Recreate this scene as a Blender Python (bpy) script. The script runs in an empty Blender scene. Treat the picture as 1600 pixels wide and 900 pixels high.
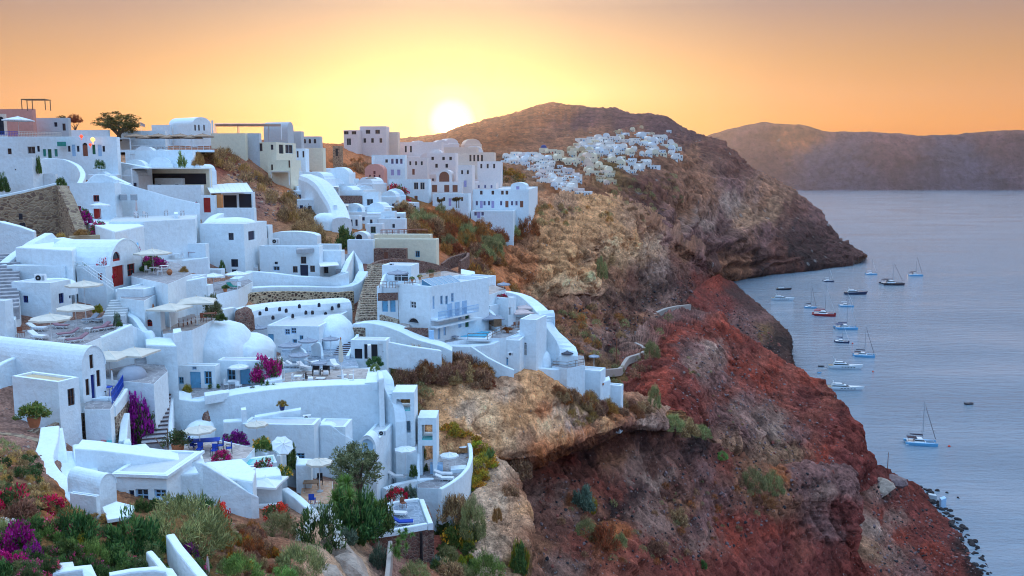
import bpy,bmesh,math,random
import numpy as np
from mathutils import Vector,Matrix
from mathutils.geometry import tessellate_polygon
from mathutils.bvhtree import BVHTree
random.seed(7)
RNG=np.random.default_rng(11)
scene=bpy.context.scene
C=bpy.context.collection
R=math.radians
# camera
F=1386.0
CAM_Z=120.0
PITCH=math.atan(177.0/F)
cam_d=bpy.data.cameras.new('camera');cam=bpy.data.objects.new('camera',cam_d);C.objects.link(cam)
cam.location=(0,0,CAM_Z);cam.rotation_euler=(R(90)-PITCH,0,0)
cam_d.sensor_width=36;cam_d.lens=36*F/1600;cam_d.clip_start=0.5;cam_d.clip_end=60000
scene.camera=cam
scene.view_settings.view_transform='Standard';scene.view_settings.look='None'
scene.view_settings.exposure=0.0;scene.view_settings.gamma=1.0
scene.cycles.use_denoising=True;scene.cycles.filter_width=1.1;scene.cycles.denoising_prefilter='ACCURATE'
scene.cycles.max_bounces=6;scene.cycles.diffuse_bounces=3;scene.cycles.glossy_bounces=2
scene.cycles.transmission_bounces=3;scene.cycles.volume_bounces=0
scene.cycles.caustics_reflective=False;scene.cycles.caustics_refractive=False
# sky and sun
SUN_AZ=math.atan((707-800)/F)
SUN_EL=R(3.35)
SUN_DIR=Vector((math.sin(SUN_AZ)*math.cos(SUN_EL),math.cos(SUN_AZ)*math.cos(SUN_EL),math.sin(SUN_EL)))
def node(nt,typ,**kw):
 n=nt.nodes.new(typ)
 for k,v in kw.items():
  setattr(n,k,v)
 return n
def ramp(nt,fac,stops,interp='LINEAR'):
 n=nt.nodes.new('ShaderNodeValToRGB');cr=n.color_ramp;cr.interpolation=interp
 while len(cr.elements)<len(stops):cr.elements.new(0.5)
 for e,(p,c)in zip(cr.elements,stops):
  e.position=p;e.color=(c[0],c[1],c[2],1)
 nt.links.new(fac,n.inputs[0]);return n.outputs[0]
def mth(nt,op,a,b=None,clamp=False):
 n=nt.nodes.new('ShaderNodeMath');n.operation=op;n.use_clamp=clamp
 for i,v in enumerate((a,b)):
  if v is None:continue
  if isinstance(v,(int,float)):n.inputs[i].default_value=v
  else:nt.links.new(v,n.inputs[i])
 return n.outputs[0]
def mixc(nt,fac,a,b,mode='MIX'):
 n=nt.nodes.new('ShaderNodeMix');n.data_type='RGBA';n.blend_type=mode
 for i,v in((0,fac),(6,a),(7,b)):
  if isinstance(v,(int,float)):n.inputs[i].default_value=v
  elif isinstance(v,(tuple,list)):n.inputs[i].default_value=(v[0],v[1],v[2],1)
  else:nt.links.new(v,n.inputs[i])
 return n.outputs[2]
w=bpy.data.worlds.new('World');scene.world=w;w.use_nodes=True
nt=w.node_tree;nt.nodes.clear()
tc=node(nt,'ShaderNodeTexCoord')
nrm=node(nt,'ShaderNodeVectorMath',operation='NORMALIZE');nt.links.new(tc.outputs['Generated'],nrm.inputs[0])
sep=node(nt,'ShaderNodeSeparateXYZ');nt.links.new(nrm.outputs[0],sep.inputs[0])
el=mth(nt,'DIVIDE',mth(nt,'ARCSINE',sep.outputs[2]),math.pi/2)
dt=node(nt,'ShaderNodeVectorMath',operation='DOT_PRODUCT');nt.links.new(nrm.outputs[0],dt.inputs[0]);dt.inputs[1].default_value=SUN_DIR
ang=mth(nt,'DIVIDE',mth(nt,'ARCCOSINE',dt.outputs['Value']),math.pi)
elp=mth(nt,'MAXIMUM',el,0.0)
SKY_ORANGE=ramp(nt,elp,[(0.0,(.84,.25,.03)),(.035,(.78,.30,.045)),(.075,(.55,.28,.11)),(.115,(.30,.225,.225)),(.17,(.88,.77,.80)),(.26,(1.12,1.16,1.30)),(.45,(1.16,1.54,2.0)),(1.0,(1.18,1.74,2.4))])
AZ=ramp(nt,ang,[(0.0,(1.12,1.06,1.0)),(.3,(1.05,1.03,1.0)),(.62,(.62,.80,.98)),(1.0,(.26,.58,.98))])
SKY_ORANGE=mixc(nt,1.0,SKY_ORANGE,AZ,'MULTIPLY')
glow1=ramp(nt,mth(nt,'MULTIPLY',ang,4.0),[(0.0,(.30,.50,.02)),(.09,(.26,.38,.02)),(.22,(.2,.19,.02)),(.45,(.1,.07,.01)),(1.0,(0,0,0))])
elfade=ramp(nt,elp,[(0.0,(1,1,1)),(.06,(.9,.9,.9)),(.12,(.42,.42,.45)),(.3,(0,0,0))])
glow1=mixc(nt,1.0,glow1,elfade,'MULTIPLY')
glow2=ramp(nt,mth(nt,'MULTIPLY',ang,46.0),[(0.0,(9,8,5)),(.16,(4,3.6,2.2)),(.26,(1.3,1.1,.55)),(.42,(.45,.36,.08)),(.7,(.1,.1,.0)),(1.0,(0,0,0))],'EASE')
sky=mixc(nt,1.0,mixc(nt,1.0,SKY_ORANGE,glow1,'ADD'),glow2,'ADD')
nis=node(nt,'ShaderNodeTexSky',sky_type='NISHITA');nis.sun_disc=False;nis.sun_elevation=SUN_EL;nis.sun_rotation=SUN_AZ
nis.altitude=120
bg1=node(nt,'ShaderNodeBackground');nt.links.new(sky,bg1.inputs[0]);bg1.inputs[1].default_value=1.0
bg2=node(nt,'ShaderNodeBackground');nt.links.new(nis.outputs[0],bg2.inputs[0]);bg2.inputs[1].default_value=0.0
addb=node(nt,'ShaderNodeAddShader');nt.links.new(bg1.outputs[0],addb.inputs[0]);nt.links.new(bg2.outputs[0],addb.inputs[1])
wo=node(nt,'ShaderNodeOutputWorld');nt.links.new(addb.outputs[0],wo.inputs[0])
sun_d=bpy.data.lights.new('sun','SUN');sun=bpy.data.objects.new('sun',sun_d);C.objects.link(sun)
sun_d.energy=3.0;sun_d.angle=R(0.5);sun_d.color=(1.0,.58,.28)
sun.rotation_euler=(-SUN_DIR).to_track_quat('-Z','Y').to_euler()
# rays through the photograph
_cp,_sp=math.cos(PITCH),math.sin(PITCH)
def ray(px,py):
 a,b=(px-800)/F,(450-py)/F
 return Vector((a,_cp+b*_sp,-_sp+b*_cp))
def P(px,py,Y):
 d=ray(px,py);return Vector((0,0,CAM_Z))+d*(Y/d.y)
def PZ(px,py,z):
 d=ray(px,py);return Vector((0,0,CAM_Z))+d*((z-CAM_Z)/d.z)
def S(px,py):return PZ(px,py,0.0)
def ZY(px,py,Y):return P(px,py,Y).z
def proj(v):
 v=np.asarray(v,float);x=v[...,0];y=v[...,1];z=v[...,2]-CAM_Z
 dep=y*_cp-z*_sp;up=y*_sp+z*_cp
 return 800+F*x/dep,450-F*up/dep
def M(npx,Y):return npx*Y/F
# naming
def tag(o,label=None,cat=None,group=None,kind=None):
 if label:o['label']=label
 if cat:o['category']=cat
 if group:o['group']=group
 if kind:o['kind']=kind
 return o
def empty(name,label,cat,loc=(0,0,0),rz=0.0,group=None):
 o=bpy.data.objects.new(name,None);C.objects.link(o);o.location=loc;o.rotation_euler=(0,0,rz)
 o.empty_display_size=.2
 return tag(o,label,cat,group)
def copy_tree(o,parent=None):
 c=o.copy();C.objects.link(c)
 if parent is not None:c.parent=parent
 for ch in KIDS.get(o.name,()):
  copy_tree(ch,c)
 KIDS[c.name]=[x for x in[]]
 return c
KIDS={}
def mesh_obj(name,verts,faces,mat,parent=None,smooth=False,cols=None,loc=None):
 me=bpy.data.meshes.new(name);me.from_pydata([tuple(v)for v in verts],[],faces)
 if mat is not None:me.materials.append(mat)
 if smooth:me.polygons.foreach_set('use_smooth',[True]*len(me.polygons))
 if cols is not None:
  at=me.color_attributes.new('Col','FLOAT_COLOR','POINT')
  at.data.foreach_set('color',np.c_[np.asarray(cols,float),np.ones(len(cols))].ravel().astype(np.float32))
 me.update()
 o=bpy.data.objects.new(name,me);C.objects.link(o)
 if loc is not None:o.location=loc
 if parent is not None:
  o.parent=parent;KIDS.setdefault(parent.name,[]).append(o)
 return o
def link_mesh(name,me,parent=None,loc=None,rz=None,sc=None):
 o=bpy.data.objects.new(name,me);C.objects.link(o)
 if loc is not None:o.location=loc
 if rz is not None:o.rotation_euler=(0,0,rz)
 if sc is not None:o.scale=sc
 if parent is not None:
  o.parent=parent;KIDS.setdefault(parent.name,[]).append(o)
 return o
class MB:
 """collects faces; build() links them as one mesh object"""
 def __init__(s):s.v=[];s.f=[]
 def add(s,vs,fs):
  n=len(s.v);s.v+=[tuple(p)for p in vs];s.f+=[tuple(i+n for i in f)for f in fs];return s
 def quad(s,a,b,c,d):return s.add((a,b,c,d),((0,1,2,3),))
 def box(s,x0,y0,z0,x1,y1,z1,m=None):
  vs=[Vector(p)for p in((x0,y0,z0),(x1,y0,z0),(x1,y1,z0),(x0,y1,z0),(x0,y0,z1),(x1,y0,z1),(x1,y1,z1),(x0,y1,z1))]
  if m is not None:vs=[m@p for p in vs]
  return s.add(vs,((3,2,1,0),(4,5,6,7),(0,1,5,4),(1,2,6,5),(2,3,7,6),(3,0,4,7)))
 def bar(s,a,b,r=.03,n=6,r2=None):
  a,b=Vector(a),Vector(b);r2=r if r2 is None else r2
  d=(b-a);q=d.to_track_quat('Z','Y')
  vs=[]
  for p,rr in((a,r),(b,r2)):
   for i in range(n):
    t=2*math.pi*i/n
    vs.append(p+q@Vector((rr*math.cos(t),rr*math.sin(t),0)))
  fs=[(i,(i+1)%n,n+(i+1)%n,n+i)for i in range(n)]+[tuple(range(n))[::-1],tuple(range(n,2*n))]
  return s.add(vs,fs)
 def lathe(s,prof,n=12,c=(0,0,0),ph=0.0,cap=True):
  vs=[]
  for r,z in prof:
   for i in range(n):
    t=ph+2*math.pi*i/n
    vs.append((c[0]+r*math.cos(t),c[1]+r*math.sin(t),c[2]+z))
  fs=[]
  for k in range(len(prof)-1):
   for i in range(n):
    fs.append((k*n+i,k*n+(i+1)%n,(k+1)*n+(i+1)%n,(k+1)*n+i))
  if cap:fs+=[tuple(range(n))[::-1],tuple(range((len(prof)-1)*n,len(prof)*n))]
  return s.add(vs,fs)
 def prism(s,poly,z0,z1,ch=0.0):
  """vertical prism over a polygon in x, y; ch chamfers the top edge"""
  n=len(poly);poly=[Vector((p[0],p[1]))for p in poly]
  ar=sum(poly[i].x*poly[(i+1)%n].y-poly[(i+1)%n].x*poly[i].y for i in range(n))
  if ar<0:poly.reverse()
  rings=[(poly,z0),(poly,z1)]
  if ch>0:
   rings=[(poly,z0),(poly,z1-ch),(inset(poly,ch*.3),z1-ch*.3),(inset(poly,ch),z1)]
  vs=[(p.x,p.y,z)for r,z in rings for p in r]
  fs=[(k*n+i,k*n+(i+1)%n,(k+1)*n+(i+1)%n,(k+1)*n+i)for k in range(len(rings)-1)for i in range(n)]
  s.add(vs,fs)
  top=[Vector((p.x,p.y,rings[-1][1]))for p in rings[-1][0]]
  s.tess([top])
  return s
 def tess(s,loops):
  """polygon with holes (first loop outer), any plane"""
  flat=[Vector(p)for l in loops for p in l]
  if len(loops)==1 and len(loops[0])<=4:
   return s.add(flat,(tuple(range(len(flat))),))
  tr=tessellate_polygon([[Vector(p)for p in l]for l in loops])
  nrm=Vector((0,0,0));l=loops[0]
  for i in range(len(l)):
   nrm+=Vector(l[i]).cross(Vector(l[(i+1)%len(l)]))
  fs=[]
  for t in tr:
   a,b,c=(flat[i]for i in t)
   fs.append(tuple(t)if(b-a).cross(c-a).dot(nrm)>=0 else tuple(reversed(t)))
  return s.add(flat,fs)
 def build(s,name,mat,parent=None,smooth=False,loc=None):
  return mesh_obj(name,s.v,s.f,mat,parent,smooth,loc=loc)
def inset(poly,d):
 """shrink a counter-clockwise polygon by d"""
 n=len(poly);out=[]
 for i in range(n):
  p0,p1,p2=poly[i-1],poly[i],poly[(i+1)%n]
  e1=(p1-p0);e2=(p2-p1)
  if e1.length<1e-6 or e2.length<1e-6:out.append(p1.copy());continue
  n1=Vector((-e1.y,e1.x)).normalized();n2=Vector((-e2.y,e2.x)).normalized()
  b=n1+n2
  if b.length<.2:out.append(p1+n1*d);continue
  b.normalize();out.append(p1+b*(d/max(.35,b.dot(n1))))
 return out
 # materials
MAT={}
def base_mat(name,rough=.8,spec=.3):
 m=bpy.data.materials.new(name);m.use_nodes=True;MAT[name]=m
 nt=m.node_tree;b=nt.nodes['Principled BSDF']
 b.inputs['Roughness'].default_value=rough;b.inputs['Specular IOR Level'].default_value=spec
 return m,nt,b
def pos(nt,sx=1,sy=1,sz=1,space='world'):
 if space=='world':g=node(nt,'ShaderNodeNewGeometry').outputs['Position']
 else:g=node(nt,'ShaderNodeTexCoord').outputs['Object']
 mp=node(nt,'ShaderNodeMapping');mp.inputs['Scale'].default_value=(sx,sy,sz);nt.links.new(g,mp.inputs[0])
 return mp.outputs[0]
def noise(nt,vec,scale,detail=4,rough=.55,out=0):
 n=node(nt,'ShaderNodeTexNoise');n.inputs['Scale'].default_value=scale;n.inputs['Detail'].default_value=detail
 n.inputs['Roughness'].default_value=rough;nt.links.new(vec,n.inputs['Vector']);return n.outputs[out]
def voro(nt,vec,scale,feature='F1',out='Distance',rand=1.0):
 n=node(nt,'ShaderNodeTexVoronoi');n.feature=feature;n.inputs['Scale'].default_value=scale;n.inputs['Randomness'].default_value=rand
 nt.links.new(vec,n.inputs['Vector']);return n.outputs[out]
def bump(nt,b,h,strength,dist=.05):
 n=node(nt,'ShaderNodeBump');n.inputs['Strength'].default_value=strength;n.inputs['Distance'].default_value=dist
 nt.links.new(h,n.inputs['Height']);nt.links.new(n.outputs[0],b.inputs['Normal']);return n
def sc(c,k):return tuple(x*k for x in c)
def simple(name,col,rough=.7,var=.18,scale=2.0,bstr=.25,bscale=14,space='world',spec=.3,bdist=.03,metal=0.0):
 m,nt,b=base_mat(name,rough,spec)
 v=pos(nt,space=space)
 n=noise(nt,v,scale,5)
 c=ramp(nt,n,[(.3,sc(col,1-var)),(.7,sc(col,1+var))])
 nt.links.new(c,b.inputs['Base Color'])
 b.inputs['Metallic'].default_value=metal
 if bstr>0:bump(nt,b,noise(nt,v,bscale,4),bstr,bdist)
 return m
def plaster(name,col,dirt=(.55,.50,.44),amount=.5):
 """limewashed render: brushed unevenness, faint rain streaks and grey patches"""
 m,nt,b=base_mat(name,.88,.15)
 v=pos(nt);vs=pos(nt,1.6,1.6,.22)
 big=noise(nt,v,.35,5,.6);mid=noise(nt,v,2.2,5,.6);st=noise(nt,vs,1.5,4,.6)
 c=ramp(nt,mid,[(.25,sc(col,.90)),(.75,sc(col,1.04))])
 f1=ramp(nt,st,[(.55,(0,0,0)),(.78,(.55*amount,)*3)])
 f2=ramp(nt,big,[(.52,(0,0,0)),(.72,(.5*amount,)*3)])
 c=mixc(nt,f1,c,sc(tuple(dirt[i]*.5+col[i]*.5 for i in range(3)),1.0))
 c=mixc(nt,f2,c,tuple(dirt[i]*.35+col[i]*.65 for i in range(3)))
 nt.links.new(c,b.inputs['Base Color'])
 h=mth(nt,'ADD',mth(nt,'MULTIPLY',noise(nt,v,1.1,3),3.0),mth(nt,'MULTIPLY',noise(nt,v,7,4),.8))
 bump(nt,b,h,.55,.06)
 return m
def rubble(name,mortar,stone_a,stone_b,scale=1.7,cover=.55):
 """wall of rubble stones set in mortar"""
 m,nt,b=base_mat(name,.9,.2)
 v=pos(nt,1,1,1.35)
 vd=node(nt,'ShaderNodeTexVoronoi');vd.feature='F1';vd.inputs['Scale'].default_value=scale;nt.links.new(v,vd.inputs['Vector'])
 ve=voro(nt,v,scale,'DISTANCE_TO_EDGE','Distance')
 sepc=node(nt,'ShaderNodeSeparateColor');nt.links.new(vd.outputs['Color'],sepc.inputs[0])
 stone=ramp(nt,sepc.outputs[0],[(0,stone_a),(.5,sc(tuple((stone_a[i]+stone_b[i])/2 for i in range(3)),1)),(1,stone_b)])
 f=ramp(nt,ve,[((1-cover)*.18,(0,0,0)),((1-cover)*.18+.08,(1,1,1))])
 mort=ramp(nt,noise(nt,v,2.5,4),[(.3,sc(mortar,.75)),(.7,sc(mortar,1.2))])
 c=mixc(nt,f,mort,stone)
 nt.links.new(c,b.inputs['Base Color'])
 h=mth(nt,'ADD',mth(nt,'MINIMUM',ve,.15),mth(nt,'MULTIPLY',noise(nt,v,9,4),.05))
 bump(nt,b,h,1.0,.5)
 return m
def leafmat(name,trans=.25,rough=.55):
 m,nt,b=base_mat(name,rough,.25)
 a=node(nt,'ShaderNodeAttribute');a.attribute_name='Col'
 oi=node(nt,'ShaderNodeObjectInfo')
 hs=node(nt,'ShaderNodeHueSaturation')
 nt.links.new(a.outputs['Color'],hs.inputs['Color'])
 nt.links.new(mth(nt,'ADD',.475,mth(nt,'MULTIPLY',oi.outputs['Random'],.05)),hs.inputs['Hue'])
 nt.links.new(mth(nt,'ADD',1.0,mth(nt,'MULTIPLY',oi.outputs['Random'],.5)),hs.inputs['Value'])
 nt.links.new(hs.outputs[0],b.inputs['Base Color'])
 tr=node(nt,'ShaderNodeBsdfTranslucent');nt.links.new(hs.outputs[0],tr.inputs[0])
 mx=node(nt,'ShaderNodeMixShader');mx.inputs[0].default_value=trans
 out=nt.nodes['Material Output']
 nt.links.new(b.outputs[0],mx.inputs[1]);nt.links.new(tr.outputs[0],mx.inputs[2]);nt.links.new(mx.outputs[0],out.inputs[0])
 return m
def rockmat(name,fine=1.0,bstr=.8):
 """rock whose colour varies as painted per vertex by rock type, distance haze and sun flare, with grain, pebbles and cracks"""
 m,nt,b=base_mat(name,.92,.15)
 a=node(nt,'ShaderNodeAttribute');a.attribute_name='Col'
 v=pos(nt)
 n1=noise(nt,v,.55*fine,8,.68);n2=noise(nt,v,3.2*fine,6,.7)
 c=mixc(nt,1.0,a.outputs['Color'],ramp(nt,n1,[(.28,(.45,.42,.42)),(.5,(1,1,1)),(.72,(1.55,1.5,1.46))]),'MULTIPLY')
 c=mixc(nt,1.0,c,ramp(nt,n2,[(.32,(.5,.48,.48)),(.5,(1,1,1)),(.68,(1.5,1.47,1.44))]),'MULTIPLY')
 vd=node(nt,'ShaderNodeTexVoronoi');vd.inputs['Scale'].default_value=1.3*fine;nt.links.new(v,vd.inputs['Vector'])
 se=node(nt,'ShaderNodeSeparateColor');nt.links.new(vd.outputs['Color'],se.inputs[0])
 inside=ramp(nt,vd.outputs['Distance'],[(.16,(1,1,1)),(.26,(0,0,0))])
 dark=mth(nt,'MULTIPLY',inside,mth(nt,'GREATER_THAN',se.outputs[0],.72))
 pale=mth(nt,'MULTIPLY',inside,mth(nt,'GREATER_THAN',se.outputs[1],.86))
 c=mixc(nt,mth(nt,'MULTIPLY',dark,.6),c,(.05,.04,.045))
 c=mixc(nt,mth(nt,'MULTIPLY',pale,.5),c,(.42,.38,.36))
 nt.links.new(c,b.inputs['Base Color'])
 h=mth(nt,'ADD',mth(nt,'MULTIPLY',n1,1.6),mth(nt,'ADD',mth(nt,'MULTIPLY',n2,.5),mth(nt,'MULTIPLY',inside,.18)))
 bump(nt,b,h,bstr,.6/fine)
 return m
 # noise in numpy
_perm=np.random.default_rng(3).permutation(256);_perm=np.r_[_perm,_perm,_perm]
_grad=np.random.default_rng(4).normal(size=(256,3));_grad/=np.linalg.norm(_grad,axis=1)[:,None]
def perlin(p):
 i=np.floor(p).astype(int);f=p-i;i&=255
 u=f*f*f*(f*(f*6-15)+10);out=0
 for dx in(0,1):
  wx=u[:,0]if dx else 1-u[:,0]
  for dy in(0,1):
   wy=u[:,1]if dy else 1-u[:,1]
   for dz in(0,1):
    wz=u[:,2]if dz else 1-u[:,2]
    h=_perm[_perm[_perm[(i[:,0]+dx)&255]+((i[:,1]+dy)&255)]+((i[:,2]+dz)&255)]
    g=_grad[h]
    out=out+wx*wy*wz*(g[:,0]*(f[:,0]-dx)+g[:,1]*(f[:,1]-dy)+g[:,2]*(f[:,2]-dz))
 return out*1.5
def fbm(p,octv=4,gain=.5,lac=2.03,ridge=False):
 a=1.0;s=0;t=0
 for k in range(octv):
  n=perlin(p+17.3*k)
  if ridge:n=1-2*np.abs(n)
  s=s+a*n;t+=a;a*=gain;p=p*lac
 return s/t
def cells(p):
 """distance to the nearest and the second nearest cell centre, and a random number per cell"""
 i=np.floor(p).astype(int);f1=np.full(len(p),9.0);f2=f1.copy();idr=np.zeros(len(p))
 for dx in(-1,0,1):
  for dy in(-1,0,1):
   for dz in(-1,0,1):
    c=i+(dx,dy,dz);h=_perm[_perm[_perm[c[:,0]&255]+(c[:,1]&255)]+(c[:,2]&255)]
    d=np.linalg.norm(c+.5+_grad[h]*.45-p,axis=1);nearer=d<f1
    f2=np.where(nearer,f1,np.minimum(f2,d));idr=np.where(nearer,h/255.0,idr);f1=np.where(nearer,d,f1)
 return f1,f2,idr
 # lofted rock surfaces
COL={'sand':(.62,.36,.19),'sandpale':(.70,.49,.31),'sandred':(.46,.19,.09),'brown':(.28,.145,.095),'dbrown':(.15,.07,.06),'purple':(.21,.12,.125),'grey':(.29,.195,.18),'red':(.29,.06,.042),'dred':(.195,.048,.042),'redbr':(.27,.085,.068),'maroon':(.185,.05,.048),'dark':(.075,.042,.045),'black':(.032,.023,.027),'pale':(.44,.34,.31),'olive':(.17,.11,.045),'rust':(.36,.125,.045),'dust':(.38,.24,.165),'haze':(.07,.075,.13),'far':(.11,.06,.075),'mount':(.24,.10,.05),'green':(.10,.115,.04),'greypale':(.52,.40,.31),'white':(.72,.66,.6)}  # haze paints bluish distance haze into the rock, mount the sun's flare warmth
BVH={}
def catmull(a,n):
 """resample a polyline (k, d) to n points, evenly by length, with a smooth curve through the points"""
 a=np.asarray(a,float);k=len(a)
 seg=np.r_[0,np.cumsum(np.hypot(np.diff(a[:,0]),np.diff(a[:,1]))+1e-6)]
 t=np.interp(np.linspace(0,seg[-1],n),seg,np.arange(k));i=np.clip(t.astype(int),0,k-2);f=(t-i)[:,None]
 p0=a[np.maximum(i-1,0)];p1=a[i];p2=a[i+1];p3=a[np.minimum(i+2,k-1)]
 cr=.5*((2*p1)+(-p0+p2)*f+(2*p0-5*p1+4*p2-p3)*f**2+(-p0+3*p1-3*p2+p3)*f**3)
 lin=p1+(p2-p1)*f
 return .5*cr+.5*lin
def loft(name,rows,nu,counts,disp=(),strata=None,cols=(),mat=None,smooth_it=2,warp=22,keep=(),shore=False,smooth_shade=False,kind='structure',power=1.9,crag=(),streak=None,alb=1.0):
 """rows: polylines of (px, py, Y) read off the photograph with an estimated distance; the surface runs through them in space"""
 r3=[]
 for row in rows:
  pts=[(px,py,Y)for px,py,Y in row]
  rr=catmull(pts,nu)
  r3.append(np.array([P(*q)for q in rr]))
 out=[r3[0]]
 rowid=[0]
 for k in range(len(r3)-1):
  c=counts[k]
  for j in range(1,c+1):
   f=j/c;out.append(r3[k]*(1-f)+r3[k+1]*f)
  rowid.append(len(out)-1)
 g=np.array(out);nv=len(g)
 fixed=set(rowid[i]for i in keep)|{0,nv-1}
 for _ in range(smooth_it):
  s=g.copy()
  s[1:-1]=.5*g[1:-1]+.25*(g[:-2]+g[2:])
  s[:,1:-1]=.6*s[:,1:-1]+.2*(s[:,:-2]+s[:,2:])
  for q in fixed:s[q]=g[q]
  g=s
 du=np.gradient(g,axis=1);dv=np.gradient(g,axis=0)
 n=np.cross(du,dv);n/=np.linalg.norm(n,axis=2)[...,None]+1e-9
 tocam=np.array([0,0,CAM_Z])-g
 n*=np.sign((n*tocam).sum(2).mean())
 v=g.reshape(-1,3);nn=n.reshape(-1,3);base=v.copy()
 d=np.zeros(len(v))
 for item in disp:
  wl,amp=item[0],item[1];rid=len(item)>2 and item[2]
  d+=amp*fbm(v/wl+3.7,4,ridge=rid)
 tone=np.ones(len(v))
 if strata:
  wl,amp=strata[:2];zz=v[:,2]+fbm(v/(wl*9),3)*wl*1.6
  q=np.zeros((len(v),3));q[:,2]=zz/wl;q[:,0]=v[:,0]/(wl*40);q[:,1]=v[:,1]/(wl*40)
  steep=np.clip(1.35-np.abs(nn[:,2])*1.3,.15,1)
  band=fbm(q,3,.55);d+=amp*band*steep*2.0;tone=tone*(1+(.55*band+.4*fbm(q*2.6+8,2))*steep)
 for wl,amp,sq in crag:
  q=v/wl*np.array(sq)+np.stack([fbm(v/(wl*1.3)+k*7,2)for k in range(3)],1)*.7
  f1,f2,r_=cells(q);joint=np.exp(-((f2-f1)/.05)**2)
  d+=amp*(r_-.5)-amp*.12*joint;tone*=(1+.3*(r_-.5))*(1-.18*joint)
 if streak:
  wl,amp,ct=streak;q=np.stack([v[:,1]/wl,v[:,0]/(wl*12),v[:,2]/(wl*12)],1)+fbm(v/(wl*6),2)[:,None]*.5
  g_=fbm(q,4,.6);d+=amp*g_;tone*=1+ct*fbm(q*1.7+5,3,.65)
 v=v+nn*d[:,None]
 px,py=proj(base)
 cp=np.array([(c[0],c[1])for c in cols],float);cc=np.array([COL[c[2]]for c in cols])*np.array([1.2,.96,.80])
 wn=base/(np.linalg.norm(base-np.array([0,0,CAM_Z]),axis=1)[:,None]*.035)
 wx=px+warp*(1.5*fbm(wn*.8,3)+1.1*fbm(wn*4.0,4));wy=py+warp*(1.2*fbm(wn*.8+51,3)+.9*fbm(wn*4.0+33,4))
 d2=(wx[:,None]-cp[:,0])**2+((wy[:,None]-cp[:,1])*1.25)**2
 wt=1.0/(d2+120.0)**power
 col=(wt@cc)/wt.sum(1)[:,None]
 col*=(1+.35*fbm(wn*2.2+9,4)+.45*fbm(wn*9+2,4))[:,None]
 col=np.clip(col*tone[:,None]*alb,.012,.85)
 i=np.arange(nu-1)[None,:]+nu*np.arange(nv-1)[:,None]
 f=np.stack([i,i+1,i+nu+1,i+nu],-1).reshape(-1,4)
 me=bpy.data.meshes.new(name)
 a=v[f[:,1]]-v[f[:,0]];b=v[f[:,3]]-v[f[:,0]]
 flip=((np.cross(a,b)*(np.array([0,0,CAM_Z])-v[f[:,0]])).sum(1).mean()<0)
 if flip:f=f[:,::-1]
 me.vertices.add(len(v));me.vertices.foreach_set('co',v.ravel())
 me.loops.add(f.size);me.loops.foreach_set('vertex_index',f.ravel())
 me.polygons.add(len(f));me.polygons.foreach_set('loop_start',np.arange(0,f.size,4));me.polygons.foreach_set('loop_total',np.full(len(f),4))
 me.update(calc_edges=True);me.validate()
 at=me.color_attributes.new('Col','FLOAT_COLOR','POINT')
 at.data.foreach_set('color',np.c_[col,np.ones(len(col))].astype(np.float32).ravel())
 if smooth_shade:me.polygons.foreach_set('use_smooth',[True]*len(me.polygons))
 me.materials.append(mat)
 o=bpy.data.objects.new(name,me);C.objects.link(o);o['kind']=kind
 BVH[name]=BVHTree.FromPolygons([tuple(q)for q in v],[tuple(q)for q in f.tolist()])
 return o
def hit(px,py,names=('town_hillside',)):
 """the nearest rock surface that the photograph shows at this place"""
 o=Vector((0,0,CAM_Z));d=ray(px,py).normalized();best=None
 for nme in names:
  loc,nr,ix,dist=BVH[nme].ray_cast(o,d)
  if loc is not None and(best is None or dist<best[1]):best=(loc,dist)
 return best[0]if best else None
def ground_z(x,y,names=('town_hillside',),default=None):
 z=None
 for nme in names:
  loc,nr,ix,dist=BVH[nme].ray_cast(Vector((x,y,900)),Vector((0,0,-1)))
  if loc is not None and(z is None or loc.z>z):z=loc.z
 return default if z is None else z
rock_near=rockmat('rock_near',1.6,.9)
rock_mid=rockmat('rock_mid',.55,1.0)
rock_far=rockmat('rock_far',.06,1.0)
rock_vfar=rockmat('rock_very_far',.006,.7)
def sl(px,py):
 q=PZ(px,py,-1.5);return(px,py,q.y)
 # sea
m,nt,b=base_mat('sea_water',.13,.5)
b.inputs['Base Color'].default_value=(.20,.27,.34,1);b.inputs['IOR'].default_value=1.40
v=pos(nt)
pv=pos(nt,1,1,1)
wv1=noise(nt,pos(nt,.05,.16,1),1.0,6,.62);wv2=noise(nt,pos(nt,.35,.75,1),1.0,5,.6);wv3=noise(nt,pos(nt,.004,.012,1),1.0,4,.55)
h=mth(nt,'ADD',mth(nt,'MULTIPLY',wv1,2.2),mth(nt,'MULTIPLY',wv2,.75))
calm=ramp(nt,wv3,[(.36,(.35,)*3),(.62,(1,1,1))])
bn=bump(nt,b,h,.55,2.2);nt.links.new(mth(nt,'MULTIPLY',calm,.8),bn.inputs['Strength'])
nt.links.new(ramp(nt,wv3,[(.35,(.06,)*3),(.65,(.17,)*3)]),b.inputs['Roughness'])
sea=mesh_obj('sea',[(-9000,-3000,0),(14000,-3000,0),(14000,9500,0),(-9000,9500,0)],[(0,1,2,3)],m);sea['kind']='structure'
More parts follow.
